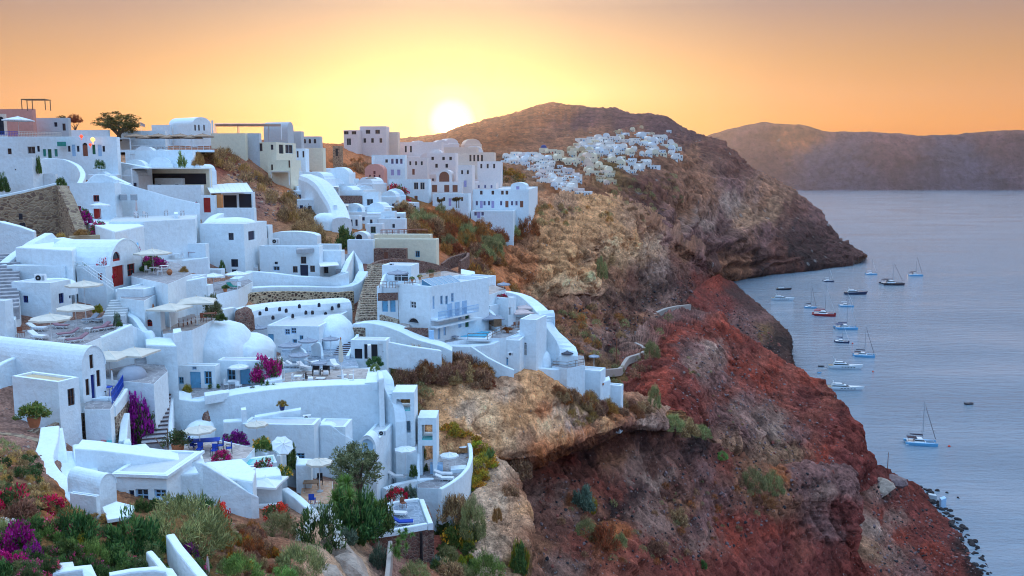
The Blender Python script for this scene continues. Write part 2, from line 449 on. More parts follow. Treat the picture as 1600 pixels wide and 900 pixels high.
# far wall of the caldera
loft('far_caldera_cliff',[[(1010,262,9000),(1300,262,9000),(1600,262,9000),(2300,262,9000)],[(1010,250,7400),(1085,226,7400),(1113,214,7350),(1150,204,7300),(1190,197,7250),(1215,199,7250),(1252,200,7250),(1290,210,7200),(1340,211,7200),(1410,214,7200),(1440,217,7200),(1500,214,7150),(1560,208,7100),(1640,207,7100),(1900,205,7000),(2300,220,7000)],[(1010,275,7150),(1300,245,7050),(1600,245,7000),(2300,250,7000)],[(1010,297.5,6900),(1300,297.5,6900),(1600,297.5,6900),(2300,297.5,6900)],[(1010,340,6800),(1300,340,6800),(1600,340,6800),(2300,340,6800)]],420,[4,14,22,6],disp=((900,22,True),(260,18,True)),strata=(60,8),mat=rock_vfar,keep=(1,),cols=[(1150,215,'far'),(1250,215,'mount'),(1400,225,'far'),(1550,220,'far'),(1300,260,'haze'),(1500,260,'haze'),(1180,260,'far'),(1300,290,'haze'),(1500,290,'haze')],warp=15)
# the mountain and the headland that closes the bay
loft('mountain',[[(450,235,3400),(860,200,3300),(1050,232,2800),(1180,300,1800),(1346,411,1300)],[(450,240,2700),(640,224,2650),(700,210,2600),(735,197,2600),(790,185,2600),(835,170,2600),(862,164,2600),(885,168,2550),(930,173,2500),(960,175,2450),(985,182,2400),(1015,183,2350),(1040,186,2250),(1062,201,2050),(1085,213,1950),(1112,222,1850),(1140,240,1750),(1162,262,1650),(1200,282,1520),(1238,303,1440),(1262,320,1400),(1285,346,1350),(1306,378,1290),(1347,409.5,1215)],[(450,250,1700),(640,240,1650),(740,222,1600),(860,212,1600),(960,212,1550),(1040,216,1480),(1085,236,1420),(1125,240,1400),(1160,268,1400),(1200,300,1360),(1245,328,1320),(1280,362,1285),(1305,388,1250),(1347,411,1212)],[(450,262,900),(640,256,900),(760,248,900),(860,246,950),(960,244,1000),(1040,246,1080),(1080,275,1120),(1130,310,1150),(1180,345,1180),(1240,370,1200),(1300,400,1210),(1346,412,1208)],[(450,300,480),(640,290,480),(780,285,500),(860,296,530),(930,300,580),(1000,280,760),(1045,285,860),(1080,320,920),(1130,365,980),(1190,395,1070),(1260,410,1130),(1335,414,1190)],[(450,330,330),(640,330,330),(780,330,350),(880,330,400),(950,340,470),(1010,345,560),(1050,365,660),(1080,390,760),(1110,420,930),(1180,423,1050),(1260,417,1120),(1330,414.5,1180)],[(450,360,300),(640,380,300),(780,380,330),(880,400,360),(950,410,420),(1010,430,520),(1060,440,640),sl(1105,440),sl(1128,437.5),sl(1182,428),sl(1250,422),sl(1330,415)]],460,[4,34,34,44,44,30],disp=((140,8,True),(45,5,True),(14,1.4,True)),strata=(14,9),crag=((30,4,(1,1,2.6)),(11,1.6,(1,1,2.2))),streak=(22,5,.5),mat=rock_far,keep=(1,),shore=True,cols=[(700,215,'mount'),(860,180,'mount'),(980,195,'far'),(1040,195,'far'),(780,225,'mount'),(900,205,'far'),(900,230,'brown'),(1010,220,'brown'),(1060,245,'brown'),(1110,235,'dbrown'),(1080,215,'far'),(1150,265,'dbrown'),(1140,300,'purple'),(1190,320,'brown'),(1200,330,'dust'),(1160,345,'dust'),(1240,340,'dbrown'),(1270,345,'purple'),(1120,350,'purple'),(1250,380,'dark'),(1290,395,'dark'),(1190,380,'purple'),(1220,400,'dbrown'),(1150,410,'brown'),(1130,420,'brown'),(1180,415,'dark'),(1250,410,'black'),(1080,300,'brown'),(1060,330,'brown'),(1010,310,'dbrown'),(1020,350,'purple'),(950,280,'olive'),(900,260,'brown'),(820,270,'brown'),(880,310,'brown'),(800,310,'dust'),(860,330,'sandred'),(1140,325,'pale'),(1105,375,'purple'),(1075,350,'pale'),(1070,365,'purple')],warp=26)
# the pale cliffs under the middle of the village
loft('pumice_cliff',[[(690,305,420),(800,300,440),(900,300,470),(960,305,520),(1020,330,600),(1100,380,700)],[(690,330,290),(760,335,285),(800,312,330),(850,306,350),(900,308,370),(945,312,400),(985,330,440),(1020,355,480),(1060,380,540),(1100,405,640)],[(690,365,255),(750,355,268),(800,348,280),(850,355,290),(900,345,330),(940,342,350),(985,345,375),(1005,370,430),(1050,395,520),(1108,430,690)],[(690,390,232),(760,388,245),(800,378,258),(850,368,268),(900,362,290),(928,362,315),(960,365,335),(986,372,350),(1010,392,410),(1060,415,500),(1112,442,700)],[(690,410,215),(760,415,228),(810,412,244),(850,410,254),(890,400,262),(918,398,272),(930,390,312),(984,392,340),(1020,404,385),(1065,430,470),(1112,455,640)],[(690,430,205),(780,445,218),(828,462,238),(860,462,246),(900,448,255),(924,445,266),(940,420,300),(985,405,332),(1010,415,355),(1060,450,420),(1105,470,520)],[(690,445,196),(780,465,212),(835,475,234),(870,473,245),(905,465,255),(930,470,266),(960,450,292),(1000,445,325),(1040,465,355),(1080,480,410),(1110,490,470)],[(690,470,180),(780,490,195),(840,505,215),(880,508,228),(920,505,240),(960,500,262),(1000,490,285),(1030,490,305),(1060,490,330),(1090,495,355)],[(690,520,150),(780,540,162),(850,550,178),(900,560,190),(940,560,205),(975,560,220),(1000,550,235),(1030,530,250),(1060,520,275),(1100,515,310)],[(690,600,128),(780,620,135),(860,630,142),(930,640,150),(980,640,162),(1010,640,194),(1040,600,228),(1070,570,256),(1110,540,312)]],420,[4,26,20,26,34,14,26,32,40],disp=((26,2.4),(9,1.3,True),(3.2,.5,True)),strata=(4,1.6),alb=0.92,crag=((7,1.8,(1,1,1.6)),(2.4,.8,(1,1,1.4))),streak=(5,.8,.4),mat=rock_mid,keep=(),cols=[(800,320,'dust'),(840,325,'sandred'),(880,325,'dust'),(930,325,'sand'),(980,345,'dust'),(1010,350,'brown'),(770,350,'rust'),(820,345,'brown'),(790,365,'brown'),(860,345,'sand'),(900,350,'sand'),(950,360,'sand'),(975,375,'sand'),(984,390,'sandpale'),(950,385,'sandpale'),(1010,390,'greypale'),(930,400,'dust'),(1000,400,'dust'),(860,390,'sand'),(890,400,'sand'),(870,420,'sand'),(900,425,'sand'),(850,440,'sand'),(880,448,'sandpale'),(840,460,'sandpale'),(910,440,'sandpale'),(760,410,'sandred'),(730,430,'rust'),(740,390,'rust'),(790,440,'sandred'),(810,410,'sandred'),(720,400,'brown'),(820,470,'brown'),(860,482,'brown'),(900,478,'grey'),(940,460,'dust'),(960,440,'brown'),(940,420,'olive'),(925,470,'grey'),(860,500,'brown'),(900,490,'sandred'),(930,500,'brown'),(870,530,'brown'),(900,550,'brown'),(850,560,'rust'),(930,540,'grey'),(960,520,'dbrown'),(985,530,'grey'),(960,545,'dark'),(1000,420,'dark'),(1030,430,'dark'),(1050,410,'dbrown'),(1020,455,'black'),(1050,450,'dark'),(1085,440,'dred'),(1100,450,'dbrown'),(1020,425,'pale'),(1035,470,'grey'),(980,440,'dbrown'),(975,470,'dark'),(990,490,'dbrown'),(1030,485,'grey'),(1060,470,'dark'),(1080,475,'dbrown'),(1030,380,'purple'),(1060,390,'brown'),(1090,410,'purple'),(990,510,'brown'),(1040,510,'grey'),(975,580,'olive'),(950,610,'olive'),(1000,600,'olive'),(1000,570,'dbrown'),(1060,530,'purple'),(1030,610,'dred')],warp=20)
# the low slope between the red cliff and the bay
loft('bay_slope',[[(990,600,260),(1040,530,300),(1070,470,420),(1095,445,560),(1113,432,760),(1123,431,1000)],[(1060,620,280),(1100,540,340),(1120,500,440),(1125,470,560),(1125,450,760),(1127,434.5,1010)],[(1160,640,330),(1180,590,380),(1190,545,460),(1175,505,570),(1155,470,720),(1131,438,985)],[(1215,650,350),(1228,600,400),(1232,560,480),(1212,512,600),(1184,482,735),(1137,441,960)],[sl(1262,650),sl(1240,600),sl(1228,553),sl(1233,540),sl(1228,522),sl(1205,500),sl(1184,484),sl(1160,461),sl(1140,444)]],240,[26,36,22,8],disp=((30,3.0,True),(9,1.8,True),(3.5,.8)),strata=None,alb=0.86,crag=((4,.5,(1,1,1)),(1.6,.3,(1,1,1))),streak=(9,1.2,.7),mat=rock_mid,shore=True,warp=14,cols=[(1080,450,'dred'),(1110,445,'red'),(1100,470,'dred'),(1130,480,'maroon'),(1150,510,'purple'),(1180,540,'purple'),(1140,560,'maroon'),(1190,500,'purple'),(1200,530,'olive'),(1215,525,'dark'),(1225,540,'black'),(1205,560,'black'),(1180,488,'dark'),(1150,465,'dark'),(1190,580,'dred')])
# the red slope
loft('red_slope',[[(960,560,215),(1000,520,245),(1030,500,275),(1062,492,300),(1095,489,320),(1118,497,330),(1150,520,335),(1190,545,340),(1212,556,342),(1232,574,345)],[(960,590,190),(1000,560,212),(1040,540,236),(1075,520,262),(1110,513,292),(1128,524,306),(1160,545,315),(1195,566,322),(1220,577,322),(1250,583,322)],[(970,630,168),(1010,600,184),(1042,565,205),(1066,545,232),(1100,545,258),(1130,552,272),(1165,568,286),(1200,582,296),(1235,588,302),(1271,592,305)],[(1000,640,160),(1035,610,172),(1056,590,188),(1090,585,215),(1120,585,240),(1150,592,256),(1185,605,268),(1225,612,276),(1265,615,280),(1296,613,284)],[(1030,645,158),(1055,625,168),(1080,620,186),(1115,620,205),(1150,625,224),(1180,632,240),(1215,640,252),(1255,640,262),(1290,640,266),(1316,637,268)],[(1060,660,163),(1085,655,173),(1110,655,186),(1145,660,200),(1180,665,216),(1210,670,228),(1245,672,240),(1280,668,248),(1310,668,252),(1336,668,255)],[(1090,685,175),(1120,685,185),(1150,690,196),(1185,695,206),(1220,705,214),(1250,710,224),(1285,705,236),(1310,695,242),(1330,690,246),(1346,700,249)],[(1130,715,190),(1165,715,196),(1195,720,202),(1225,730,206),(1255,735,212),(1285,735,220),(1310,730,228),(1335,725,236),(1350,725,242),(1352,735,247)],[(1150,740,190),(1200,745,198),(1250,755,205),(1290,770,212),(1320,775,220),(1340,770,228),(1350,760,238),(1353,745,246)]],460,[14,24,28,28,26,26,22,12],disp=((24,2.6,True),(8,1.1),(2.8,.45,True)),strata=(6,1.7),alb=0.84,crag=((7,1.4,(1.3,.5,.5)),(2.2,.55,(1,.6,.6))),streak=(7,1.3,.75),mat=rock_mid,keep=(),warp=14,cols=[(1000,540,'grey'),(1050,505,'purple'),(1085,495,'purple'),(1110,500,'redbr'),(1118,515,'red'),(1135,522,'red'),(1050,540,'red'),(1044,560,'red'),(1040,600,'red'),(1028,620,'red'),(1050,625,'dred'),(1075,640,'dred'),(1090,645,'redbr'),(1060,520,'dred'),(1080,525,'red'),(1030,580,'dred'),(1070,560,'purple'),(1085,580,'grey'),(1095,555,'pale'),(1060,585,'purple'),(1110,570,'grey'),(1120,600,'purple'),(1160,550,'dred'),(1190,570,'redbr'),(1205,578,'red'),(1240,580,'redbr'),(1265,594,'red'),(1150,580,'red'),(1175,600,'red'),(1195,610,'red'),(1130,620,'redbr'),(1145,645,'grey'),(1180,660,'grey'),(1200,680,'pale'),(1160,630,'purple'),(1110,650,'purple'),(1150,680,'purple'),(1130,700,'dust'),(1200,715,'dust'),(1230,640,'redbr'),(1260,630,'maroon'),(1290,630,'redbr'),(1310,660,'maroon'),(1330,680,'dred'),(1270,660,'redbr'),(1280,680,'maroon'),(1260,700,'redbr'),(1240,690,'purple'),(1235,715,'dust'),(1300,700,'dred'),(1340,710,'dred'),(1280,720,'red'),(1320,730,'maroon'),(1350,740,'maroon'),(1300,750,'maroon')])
# the lower red screes that run down to the sea
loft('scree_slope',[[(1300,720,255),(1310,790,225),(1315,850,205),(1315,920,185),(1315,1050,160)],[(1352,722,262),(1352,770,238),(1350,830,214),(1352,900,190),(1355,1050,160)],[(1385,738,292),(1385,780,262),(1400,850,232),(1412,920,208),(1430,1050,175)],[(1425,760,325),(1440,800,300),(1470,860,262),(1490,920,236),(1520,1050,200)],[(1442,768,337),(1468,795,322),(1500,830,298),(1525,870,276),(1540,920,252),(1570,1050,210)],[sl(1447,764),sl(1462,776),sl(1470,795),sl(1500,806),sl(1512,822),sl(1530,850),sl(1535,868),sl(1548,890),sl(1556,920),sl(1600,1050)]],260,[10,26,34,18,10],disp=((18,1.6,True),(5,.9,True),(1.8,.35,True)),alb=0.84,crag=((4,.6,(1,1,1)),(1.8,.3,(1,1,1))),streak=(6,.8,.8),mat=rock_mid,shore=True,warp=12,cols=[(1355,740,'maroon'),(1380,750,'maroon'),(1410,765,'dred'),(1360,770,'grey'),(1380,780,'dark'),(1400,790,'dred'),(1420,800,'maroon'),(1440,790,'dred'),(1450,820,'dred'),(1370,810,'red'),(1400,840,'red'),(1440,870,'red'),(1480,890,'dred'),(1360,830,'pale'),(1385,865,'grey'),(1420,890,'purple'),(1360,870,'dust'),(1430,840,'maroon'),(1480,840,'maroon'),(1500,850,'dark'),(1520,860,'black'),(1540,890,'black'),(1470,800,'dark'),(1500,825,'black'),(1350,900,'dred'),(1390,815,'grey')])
# dark slope under the knoll, down to the red rib
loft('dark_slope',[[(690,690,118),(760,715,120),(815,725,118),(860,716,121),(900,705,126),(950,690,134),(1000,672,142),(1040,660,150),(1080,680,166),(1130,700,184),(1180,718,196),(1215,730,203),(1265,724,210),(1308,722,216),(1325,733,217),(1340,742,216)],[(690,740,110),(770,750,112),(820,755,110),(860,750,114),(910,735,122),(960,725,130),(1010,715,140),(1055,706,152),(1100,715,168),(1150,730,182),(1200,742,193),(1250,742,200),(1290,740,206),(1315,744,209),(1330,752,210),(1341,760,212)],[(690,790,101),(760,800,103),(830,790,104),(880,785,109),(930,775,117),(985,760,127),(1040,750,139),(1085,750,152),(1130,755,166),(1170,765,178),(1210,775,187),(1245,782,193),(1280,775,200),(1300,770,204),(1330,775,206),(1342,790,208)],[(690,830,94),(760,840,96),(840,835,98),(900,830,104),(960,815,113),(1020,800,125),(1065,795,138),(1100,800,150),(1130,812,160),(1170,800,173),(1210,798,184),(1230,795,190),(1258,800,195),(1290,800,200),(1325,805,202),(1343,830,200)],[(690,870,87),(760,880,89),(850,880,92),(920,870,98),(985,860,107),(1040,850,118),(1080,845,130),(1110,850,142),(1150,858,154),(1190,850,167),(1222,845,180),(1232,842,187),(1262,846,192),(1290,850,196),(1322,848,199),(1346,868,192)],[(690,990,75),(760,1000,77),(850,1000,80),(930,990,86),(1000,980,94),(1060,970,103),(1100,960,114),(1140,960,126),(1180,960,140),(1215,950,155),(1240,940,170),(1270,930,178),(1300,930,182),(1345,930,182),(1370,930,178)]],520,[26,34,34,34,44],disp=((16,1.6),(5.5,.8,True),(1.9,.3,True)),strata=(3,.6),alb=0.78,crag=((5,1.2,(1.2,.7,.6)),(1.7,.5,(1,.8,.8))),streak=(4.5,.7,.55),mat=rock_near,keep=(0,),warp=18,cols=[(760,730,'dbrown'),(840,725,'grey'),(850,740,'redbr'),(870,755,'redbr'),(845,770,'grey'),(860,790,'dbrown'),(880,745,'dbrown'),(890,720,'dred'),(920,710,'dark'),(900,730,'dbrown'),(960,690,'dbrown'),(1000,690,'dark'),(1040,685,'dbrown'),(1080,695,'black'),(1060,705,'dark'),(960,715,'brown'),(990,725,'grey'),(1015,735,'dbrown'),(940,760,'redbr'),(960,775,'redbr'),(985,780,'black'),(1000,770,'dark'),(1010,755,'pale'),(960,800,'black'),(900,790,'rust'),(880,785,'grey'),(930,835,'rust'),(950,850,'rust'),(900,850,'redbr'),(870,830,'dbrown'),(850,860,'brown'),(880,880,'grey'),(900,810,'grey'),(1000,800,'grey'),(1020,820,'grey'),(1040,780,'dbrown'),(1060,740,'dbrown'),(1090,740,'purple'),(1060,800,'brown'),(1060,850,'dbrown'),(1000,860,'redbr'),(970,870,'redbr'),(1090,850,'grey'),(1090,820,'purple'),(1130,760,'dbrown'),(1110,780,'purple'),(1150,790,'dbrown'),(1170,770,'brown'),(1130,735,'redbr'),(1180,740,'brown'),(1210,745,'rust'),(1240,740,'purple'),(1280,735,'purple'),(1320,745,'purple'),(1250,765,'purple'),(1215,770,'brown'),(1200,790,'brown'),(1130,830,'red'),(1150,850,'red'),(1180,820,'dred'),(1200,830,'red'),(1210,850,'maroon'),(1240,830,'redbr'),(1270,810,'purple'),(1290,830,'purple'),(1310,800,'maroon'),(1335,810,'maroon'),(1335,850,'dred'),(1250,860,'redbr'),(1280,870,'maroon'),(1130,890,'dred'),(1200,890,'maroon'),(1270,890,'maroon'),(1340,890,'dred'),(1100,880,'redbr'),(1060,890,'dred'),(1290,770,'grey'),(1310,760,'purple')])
# the sandy knoll with its overhang
loft('sandstone_knoll',[[(590,545,118),(660,545,120),(760,560,122),(830,570,126),(900,590,133),(960,612,141),(1010,618,152),(1045,640,158)],[(595,560,106),(650,560,107),(700,553,109),(740,565,111),(780,585,113),(830,580,116),(860,600,121),(900,613,127),(950,622,134),(1000,622,144),(1040,645,152)],[(600,600,100),(650,585,102),(690,588,103),(730,590,104.5),(770,590,107),(810,588,109),(838,583,111),(862,592,115),(905,625,119),(950,635,127),(1000,633,138),(1042,655,149)],[(610,640,97),(655,620,98.5),(690,625,99),(730,630,100),(768,620,102.5),(795,608,105),(830,620,107),(866,628,111),(900,640,115.5),(950,648,123.5),(1000,645,134),(1043,660,147)],[(630,680,94),(665,660,95.5),(700,662,96),(740,665,97),(775,655,98.5),(800,650,100.5),(830,665,102.5),(865,655,108),(900,655,113),(945,655,121),(990,648,131),(1043,662,146)],[(645,715,91.5),(690,690,93.5),(730,695,94.5),(765,700,95),(800,705,96),(833,705,98),(860,692,103),(900,680,109.5),(945,664,118),(985,656,128),(1040,664,145)],[(650,725,91),(700,705,93.5),(750,716,94.5),(790,718,95.5),(836,716,98),(866,700,103),(903,690,109.5),(948,675,117.5),(987,664,127.5),(1040,667,145)],[(680,735,100),(760,730,103),(800,728,106),(840,722,110),(870,706,115),(908,694,121),(950,679,129),(990,667,138),(1040,669,150)],[(680,760,108),(760,755,112),(800,745,116),(840,735,121),(870,720,126),(910,705,132),(950,690,140),(990,675,146),(1040,672,154)]],420,[16,24,26,26,26,8,8,6],disp=((9,.8),(3.2,.3,True),(1.1,.1)),strata=(1.3,.16),crag=((4,.7,(.8,.8,1.8)),(1.2,.22,(1,1,1.4))),mat=rock_near,keep=(1,),warp=16,cols=[(620,580,'dbrown'),(680,570,'olive'),(640,620,'olive'),(700,580,'brown'),(760,580,'dbrown'),(800,590,'dust'),(780,600,'dust'),(830,590,'sand'),(850,610,'sand'),(730,610,'sandpale'),(700,620,'sand'),(730,650,'greypale'),(760,650,'sandpale'),(800,640,'sand'),(790,610,'greypale'),(830,640,'sand'),(855,640,'sandred'),(820,660,'sand'),(860,660,'sandpale'),(690,660,'sand'),(720,680,'sand'),(770,690,'sand'),(790,690,'sandpale'),(820,690,'dust'),(835,700,'sandred'),(880,685,'sand'),(880,645,'greypale'),(900,640,'olive'),(930,650,'greypale'),(900,665,'pale'),(950,655,'sand'),(970,650,'sandred'),(920,675,'sandred'),(870,695,'sandred'),(850,712,'rust'),(890,690,'rust'),(800,712,'dust'),(760,712,'sand'),(940,630,'brown'),(990,630,'brown'),(1020,640,'dust'),(1030,655,'grey'),(980,670,'dbrown'),(900,700,'dbrown'),(950,690,'dbrown'),(850,725,'dbrown'),(800,735,'dbrown'),(740,760,'dbrown'),(840,740,'dark'),(900,712,'dark'),(1015,660,'pale')])
# the smooth pillar below the curved terrace
loft('pumice_pillar',[[(715,740,91),(740,715,93),(765,718,95),(790,725,96),(800,735,96)],[(718,770,88),(745,735,90),(768,726,91.5),(783,730,92.5),(800,745,93.5),(806,750,97)],[(722,800,85),(748,780,86),(772,775,87),(790,775,87.5),(805,765,89.5),(815,775,95)],[(726,830,82),(752,820,83),(775,815,83.5),(797,815,84),(818,790,86.5),(824,800,93)],[(732,870,78),(758,860,79),(780,855,79.5),(800,850,80.5),(822,825,83.5),(828,835,91)],[(740,920,73),(765,905,74),(786,900,75),(802,895,76),(818,860,80.5),(826,870,88)],[(745,990,66),(770,980,67),(790,970,68),(805,950,70),(815,930,74),(822,930,82)]],180,[16,24,24,26,26,30],disp=((5,.55,True),(1.7,.22,True)),crag=((3.5,.5,(1.4,1.4,.5)),(1.0,.18,(1,1,.7))),mat=rock_near,warp=9,cols=[(740,750,'olive'),(770,740,'greypale'),(750,790,'greypale'),(780,790,'greypale'),(800,770,'brown'),(805,790,'dust'),(770,830,'greypale'),(750,850,'greypale'),(790,830,'dust'),(815,820,'dust'),(820,800,'sand'),(820,840,'brown'),(770,880,'pale'),(800,880,'olive')])
# the hill that carries the town, from the ridge road to the garden in front
TOWN_ROWS=[[(-500,235,700),(0,235,700),(330,238,700),(500,238,700),(640,240,720),(740,246,760),(775,246,780)],[(-500,200,200),(0,214,205),(150,216,225),(330,217,260),(480,224,300),(560,228,350),(640,226,400),(740,236,460),(772,244,480)],[(-500,248,165),(0,252,168),(100,252,172),(200,244,180),(330,236,192),(400,250,200),(470,262,220),(520,265,255),(580,280,275),(660,262,310),(740,262,345),(778,268,370)],[(-500,300,138),(0,296,140),(110,302,141),(210,294,158),(300,290,168),(330,262,184),(400,290,188),(450,292,196),(490,300,202),(560,312,220),(640,300,250),(740,312,268),(790,318,285)],[(-500,330,124),(0,330,126),(110,332,128),(210,320,146),(300,322,156),(360,330,166),(400,312,180),(450,320,185),(500,338,185),(560,335,202),(640,330,225),(740,345,245),(800,345,272)],[(-500,368,110),(0,366,114),(110,366,120),(200,352,136),(320,360,146),(400,366,156),(450,360,166),(520,370,168),(580,366,180),(650,372,188),(700,400,190),(780,410,215)],[(-500,440,92),(0,432,95),(110,428,98),(220,424,108),(330,420,122),(430,432,128),(530,424,138),(580,414,145),(640,412,152),(740,442,168),(800,470,180)],[(-500,530,72),(0,522,76),(100,524,79),(200,515,85),(330,504,99),(420,487,114),(550,507,119),(600,516,112),(700,530,117),(780,545,122),(850,570,128)],[(-500,640,55),(0,652,62),(130,664,69),(240,626,79),(330,608,84),(440,600,89),(580,584,97),(640,585,100),(720,600,103),(780,620,103)],[(-500,720,46),(0,706,51),(80,710,56),(140,715,61),(260,716,70),(400,722,74),(500,715,79),(580,705,83),(640,708,88),(700,715,92),(740,740,93)],[(-500,800,38),(0,775,41),(120,805,45),(270,800,51),(400,810,56),(500,800,63),(600,785,76),(660,775,85),(710,775,87),(735,790,87)],[(-500,900,31),(0,850,35),(150,870,38.5),(300,880,42),(400,870,47),(500,865,52),(570,855,66),(650,845,77),(700,840,78),(740,860,78)],[(-600,1050,24),(0,1000,27),(150,1000,29),(300,1010,31),(420,1000,35),(520,1000,40),(600,990,48),(680,980,56),(730,980,62),(760,980,66)]]
_k=[1,1.02,1.05,1.05,1.04,1.04,1.045,1.055,1.06,1.09,1.10,1.06,1.03]
TOWN_ROWS=[[(x,y,Y*k)for x,y,Y in row]for row,k in zip(TOWN_ROWS,_k)]
loft('town_hillside',TOWN_ROWS,460,[5,16,20,16,16,24,30,34,30,26,26,26],disp=((9,.45,True),(3,.28,True),(1.0,.1)),mat=rock_near,keep=(1,),warp=10,cols=[(20,320,'dust'),(80,330,'brown'),(50,350,'brown'),(250,280,'dust'),(330,250,'brown'),(350,260,'redbr'),(370,290,'dust'),(400,270,'brown'),(420,310,'dust'),(440,330,'brown'),(470,320,'sand'),(400,320,'purple'),(450,300,'sandred'),(480,345,'olive'),(540,250,'sandred'),(560,240,'sandred'),(600,245,'sandred'),(530,260,'rust'),(580,255,'brown'),(650,230,'rust'),(720,230,'rust'),(780,260,'rust'),(640,330,'olive'),(680,340,'rust'),(720,360,'rust'),(680,380,'rust'),(740,400,'rust'),(760,440,'rust'),(700,430,'brown'),(780,430,'sandred'),(100,450,'grey'),(300,420,'grey'),(200,520,'grey'),(570,450,'purple'),(420,470,'dust'),(600,480,'brown'),(420,580,'grey'),(600,560,'olive'),(700,600,'olive'),(30,690,'grey'),(10,730,'brown'),(60,740,'grey'),(200,700,'grey'),(400,680,'grey'),(600,700,'grey'),(690,690,'purple'),(720,760,'rust'),(100,790,'rust'),(50,780,'olive'),(120,850,'olive'),(300,830,'olive'),(370,820,'brown'),(380,850,'grey'),(420,870,'brown'),(530,860,'greypale'),(545,890,'greypale'),(600,880,'grey'),(660,860,'redbr'),(700,860,'redbr'),(710,810,'brown'),(700,890,'brown'),(300,900,'olive')])
# materials of the town
WHITE=plaster('white_limewash',(.78,.87,.93),amount=.8);VWHITE=plaster('village_white',(.84,.80,.76))
WHITE2=plaster('white_limewash_worn',(.76,.81,.86),dirt=(.5,.44,.36),amount=1.0)
WARMW=plaster('cream_plaster',(.78,.70,.54))
PINK=plaster('pink_plaster',(.66,.30,.25))
PEACH_FLARE=plaster('peach_and_flare_plaster',(.76,.60,.50))  # own peach colour on some houses, painted sun flare on those below the sun
FLARE_WHITE=plaster('flare_tinted_white',(.78,.68,.66))  # white walls with the sun's warm flare tint painted in
PATHW=plaster('path_stone_wall',(.40,.34,.31));GREYW=plaster('grey_plaster',(.52,.55,.58))
BLUEW=plaster('pale_blue_plaster',(.46,.68,.86))
BEIGE=plaster('beige_plaster',(.60,.46,.30),amount=.9)
ORANGEP=plaster('orange_plaster',(.62,.25,.09))
STONE=rubble('rubble_wall',(.50,.40,.30),(.10,.07,.06),(.33,.22,.16),2.3,.55)
STONED=rubble('dark_rubble_wall',(.30,.20,.16),(.12,.055,.05),(.26,.13,.10),2.6,.7)
STONEB=rubble('pebbled_wall',(.60,.48,.33),(.03,.022,.02),(.14,.09,.07),2.0,.28)
STONER=rubble('rough_ruin_wall',(.42,.30,.20),(.16,.10,.08),(.40,.29,.20),1.5,.5)
def paving(name,c1,c2,joint,s=1.6):
 m,nt,b=base_mat(name,.8,.3);v=pos(nt)
 vd=node(nt,'ShaderNodeTexVoronoi');vd.inputs['Scale'].default_value=s;nt.links.new(v,vd.inputs['Vector'])
 se=node(nt,'ShaderNodeSeparateColor');nt.links.new(vd.outputs['Color'],se.inputs[0])
 ed=voro(nt,v,s,'DISTANCE_TO_EDGE')
 c=mixc(nt,ramp(nt,ed,[(.02,(0,0,0)),(.06,(1,1,1))]),joint,ramp(nt,se.outputs[0],[(0,c1),(1,c2)]))
 c=mixc(nt,1.0,c,ramp(nt,noise(nt,v,1.3,5),[(.3,(.75,)*3),(.7,(1.2,)*3)]),'MULTIPLY')
 nt.links.new(c,b.inputs['Base Color']);bump(nt,b,mth(nt,'MINIMUM',ed,.08),.5,.15);return m
PAVE=paving('grey_paving',(.24,.23,.25),(.33,.31,.33),(.42,.41,.42))
PAVEB=paving('blue_grey_paving',(.20,.25,.32),(.28,.33,.40),(.38,.44,.52))
PAVET=paving('terracotta_paving',(.46,.24,.15),(.56,.33,.21),(.5,.4,.32),2.4)
PAVEP=paving('pale_paving',(.42,.35,.33),(.52,.45,.42),(.36,.30,.28),1.3)
ROOFW=plaster('roof_screed',(.60,.62,.64),dirt=(.42,.38,.32),amount=1.2)
ROOFD=plaster('brown_roof_screed',(.48,.36,.28),dirt=(.3,.22,.18),amount=1.2)
DBLUE=simple('dark_blue_paint',(.012,.03,.20),.45,.12,3,.1)
LBLUE=simple('light_blue_paint',(.15,.42,.66),.5,.1,3,.1)
PBLUE=simple('pale_blue_paint',(.36,.56,.78),.5,.1,3,.1)
LILAC=simple('lilac_paint',(.40,.36,.62),.5,.1,3,.1)
REDP=simple('red_paint',(.34,.022,.018),.5,.15,3,.1)
BROWNP=simple('brown_paint',(.10,.045,.03),.55,.15,3,.1)
TEAL=simple('teal_paint',(.03,.26,.22),.5,.15,3,.1)
GREENP=simple('green_paint',(.02,.12,.06),.5,.15,3,.1)
NAVY=simple('navy_paint',(.02,.03,.07),.5,.15,3,.1)
WHITEP=simple('white_paint',(.76,.80,.84),.5,.06,3,.08)
ORANGEW=simple('orange_painted_board',(.60,.27,.06),.6,.12,3,.1)
WOOD=simple('weathered_wood',(.20,.12,.075),.7,.3,6,.3,30)
WOODR=simple('red_brown_wood',(.24,.085,.05),.6,.25,6,.3,30)
WOODL=simple('light_wood',(.48,.28,.15),.6,.2,6,.3,30)
BLACKM=simple('black_metal',(.02,.02,.025),.4,.1,3,0)
GREYM=simple('grey_metal',(.35,.38,.42),.4,.1,3,0)
CANVAS=simple('cream_canvas',(.66,.60,.52),.85,.08,1.5,.15,40)
CANVASW=simple('white_canvas',(.76,.79,.82),.85,.06,1.5,.15,40)
CANVASG=simple('grey_canvas',(.30,.33,.40),.85,.08,1.5,.15,40)
CANVASB=simple('brown_canvas',(.36,.24,.17),.85,.1,1.5,.15,40)
CANVASD=simple('dark_grey_canvas',(.09,.09,.12),.85,.1,1.5,.15,40)
CANVASP=simple('pinkish_canvas',(.60,.47,.46),.85,.08,1.5,.15,40)
MAUVE=simple('mauve_cushion',(.36,.20,.24),.9,.1,2,.15,30)
CUSHW=simple('white_cushion',(.74,.74,.76),.9,.06,2,.15,30)
CUSHB=simple('blue_cushion',(.02,.07,.42),.9,.1,2,.15,30)
TERRA=simple('terracotta',(.46,.17,.08),.75,.2,3,.2,20)
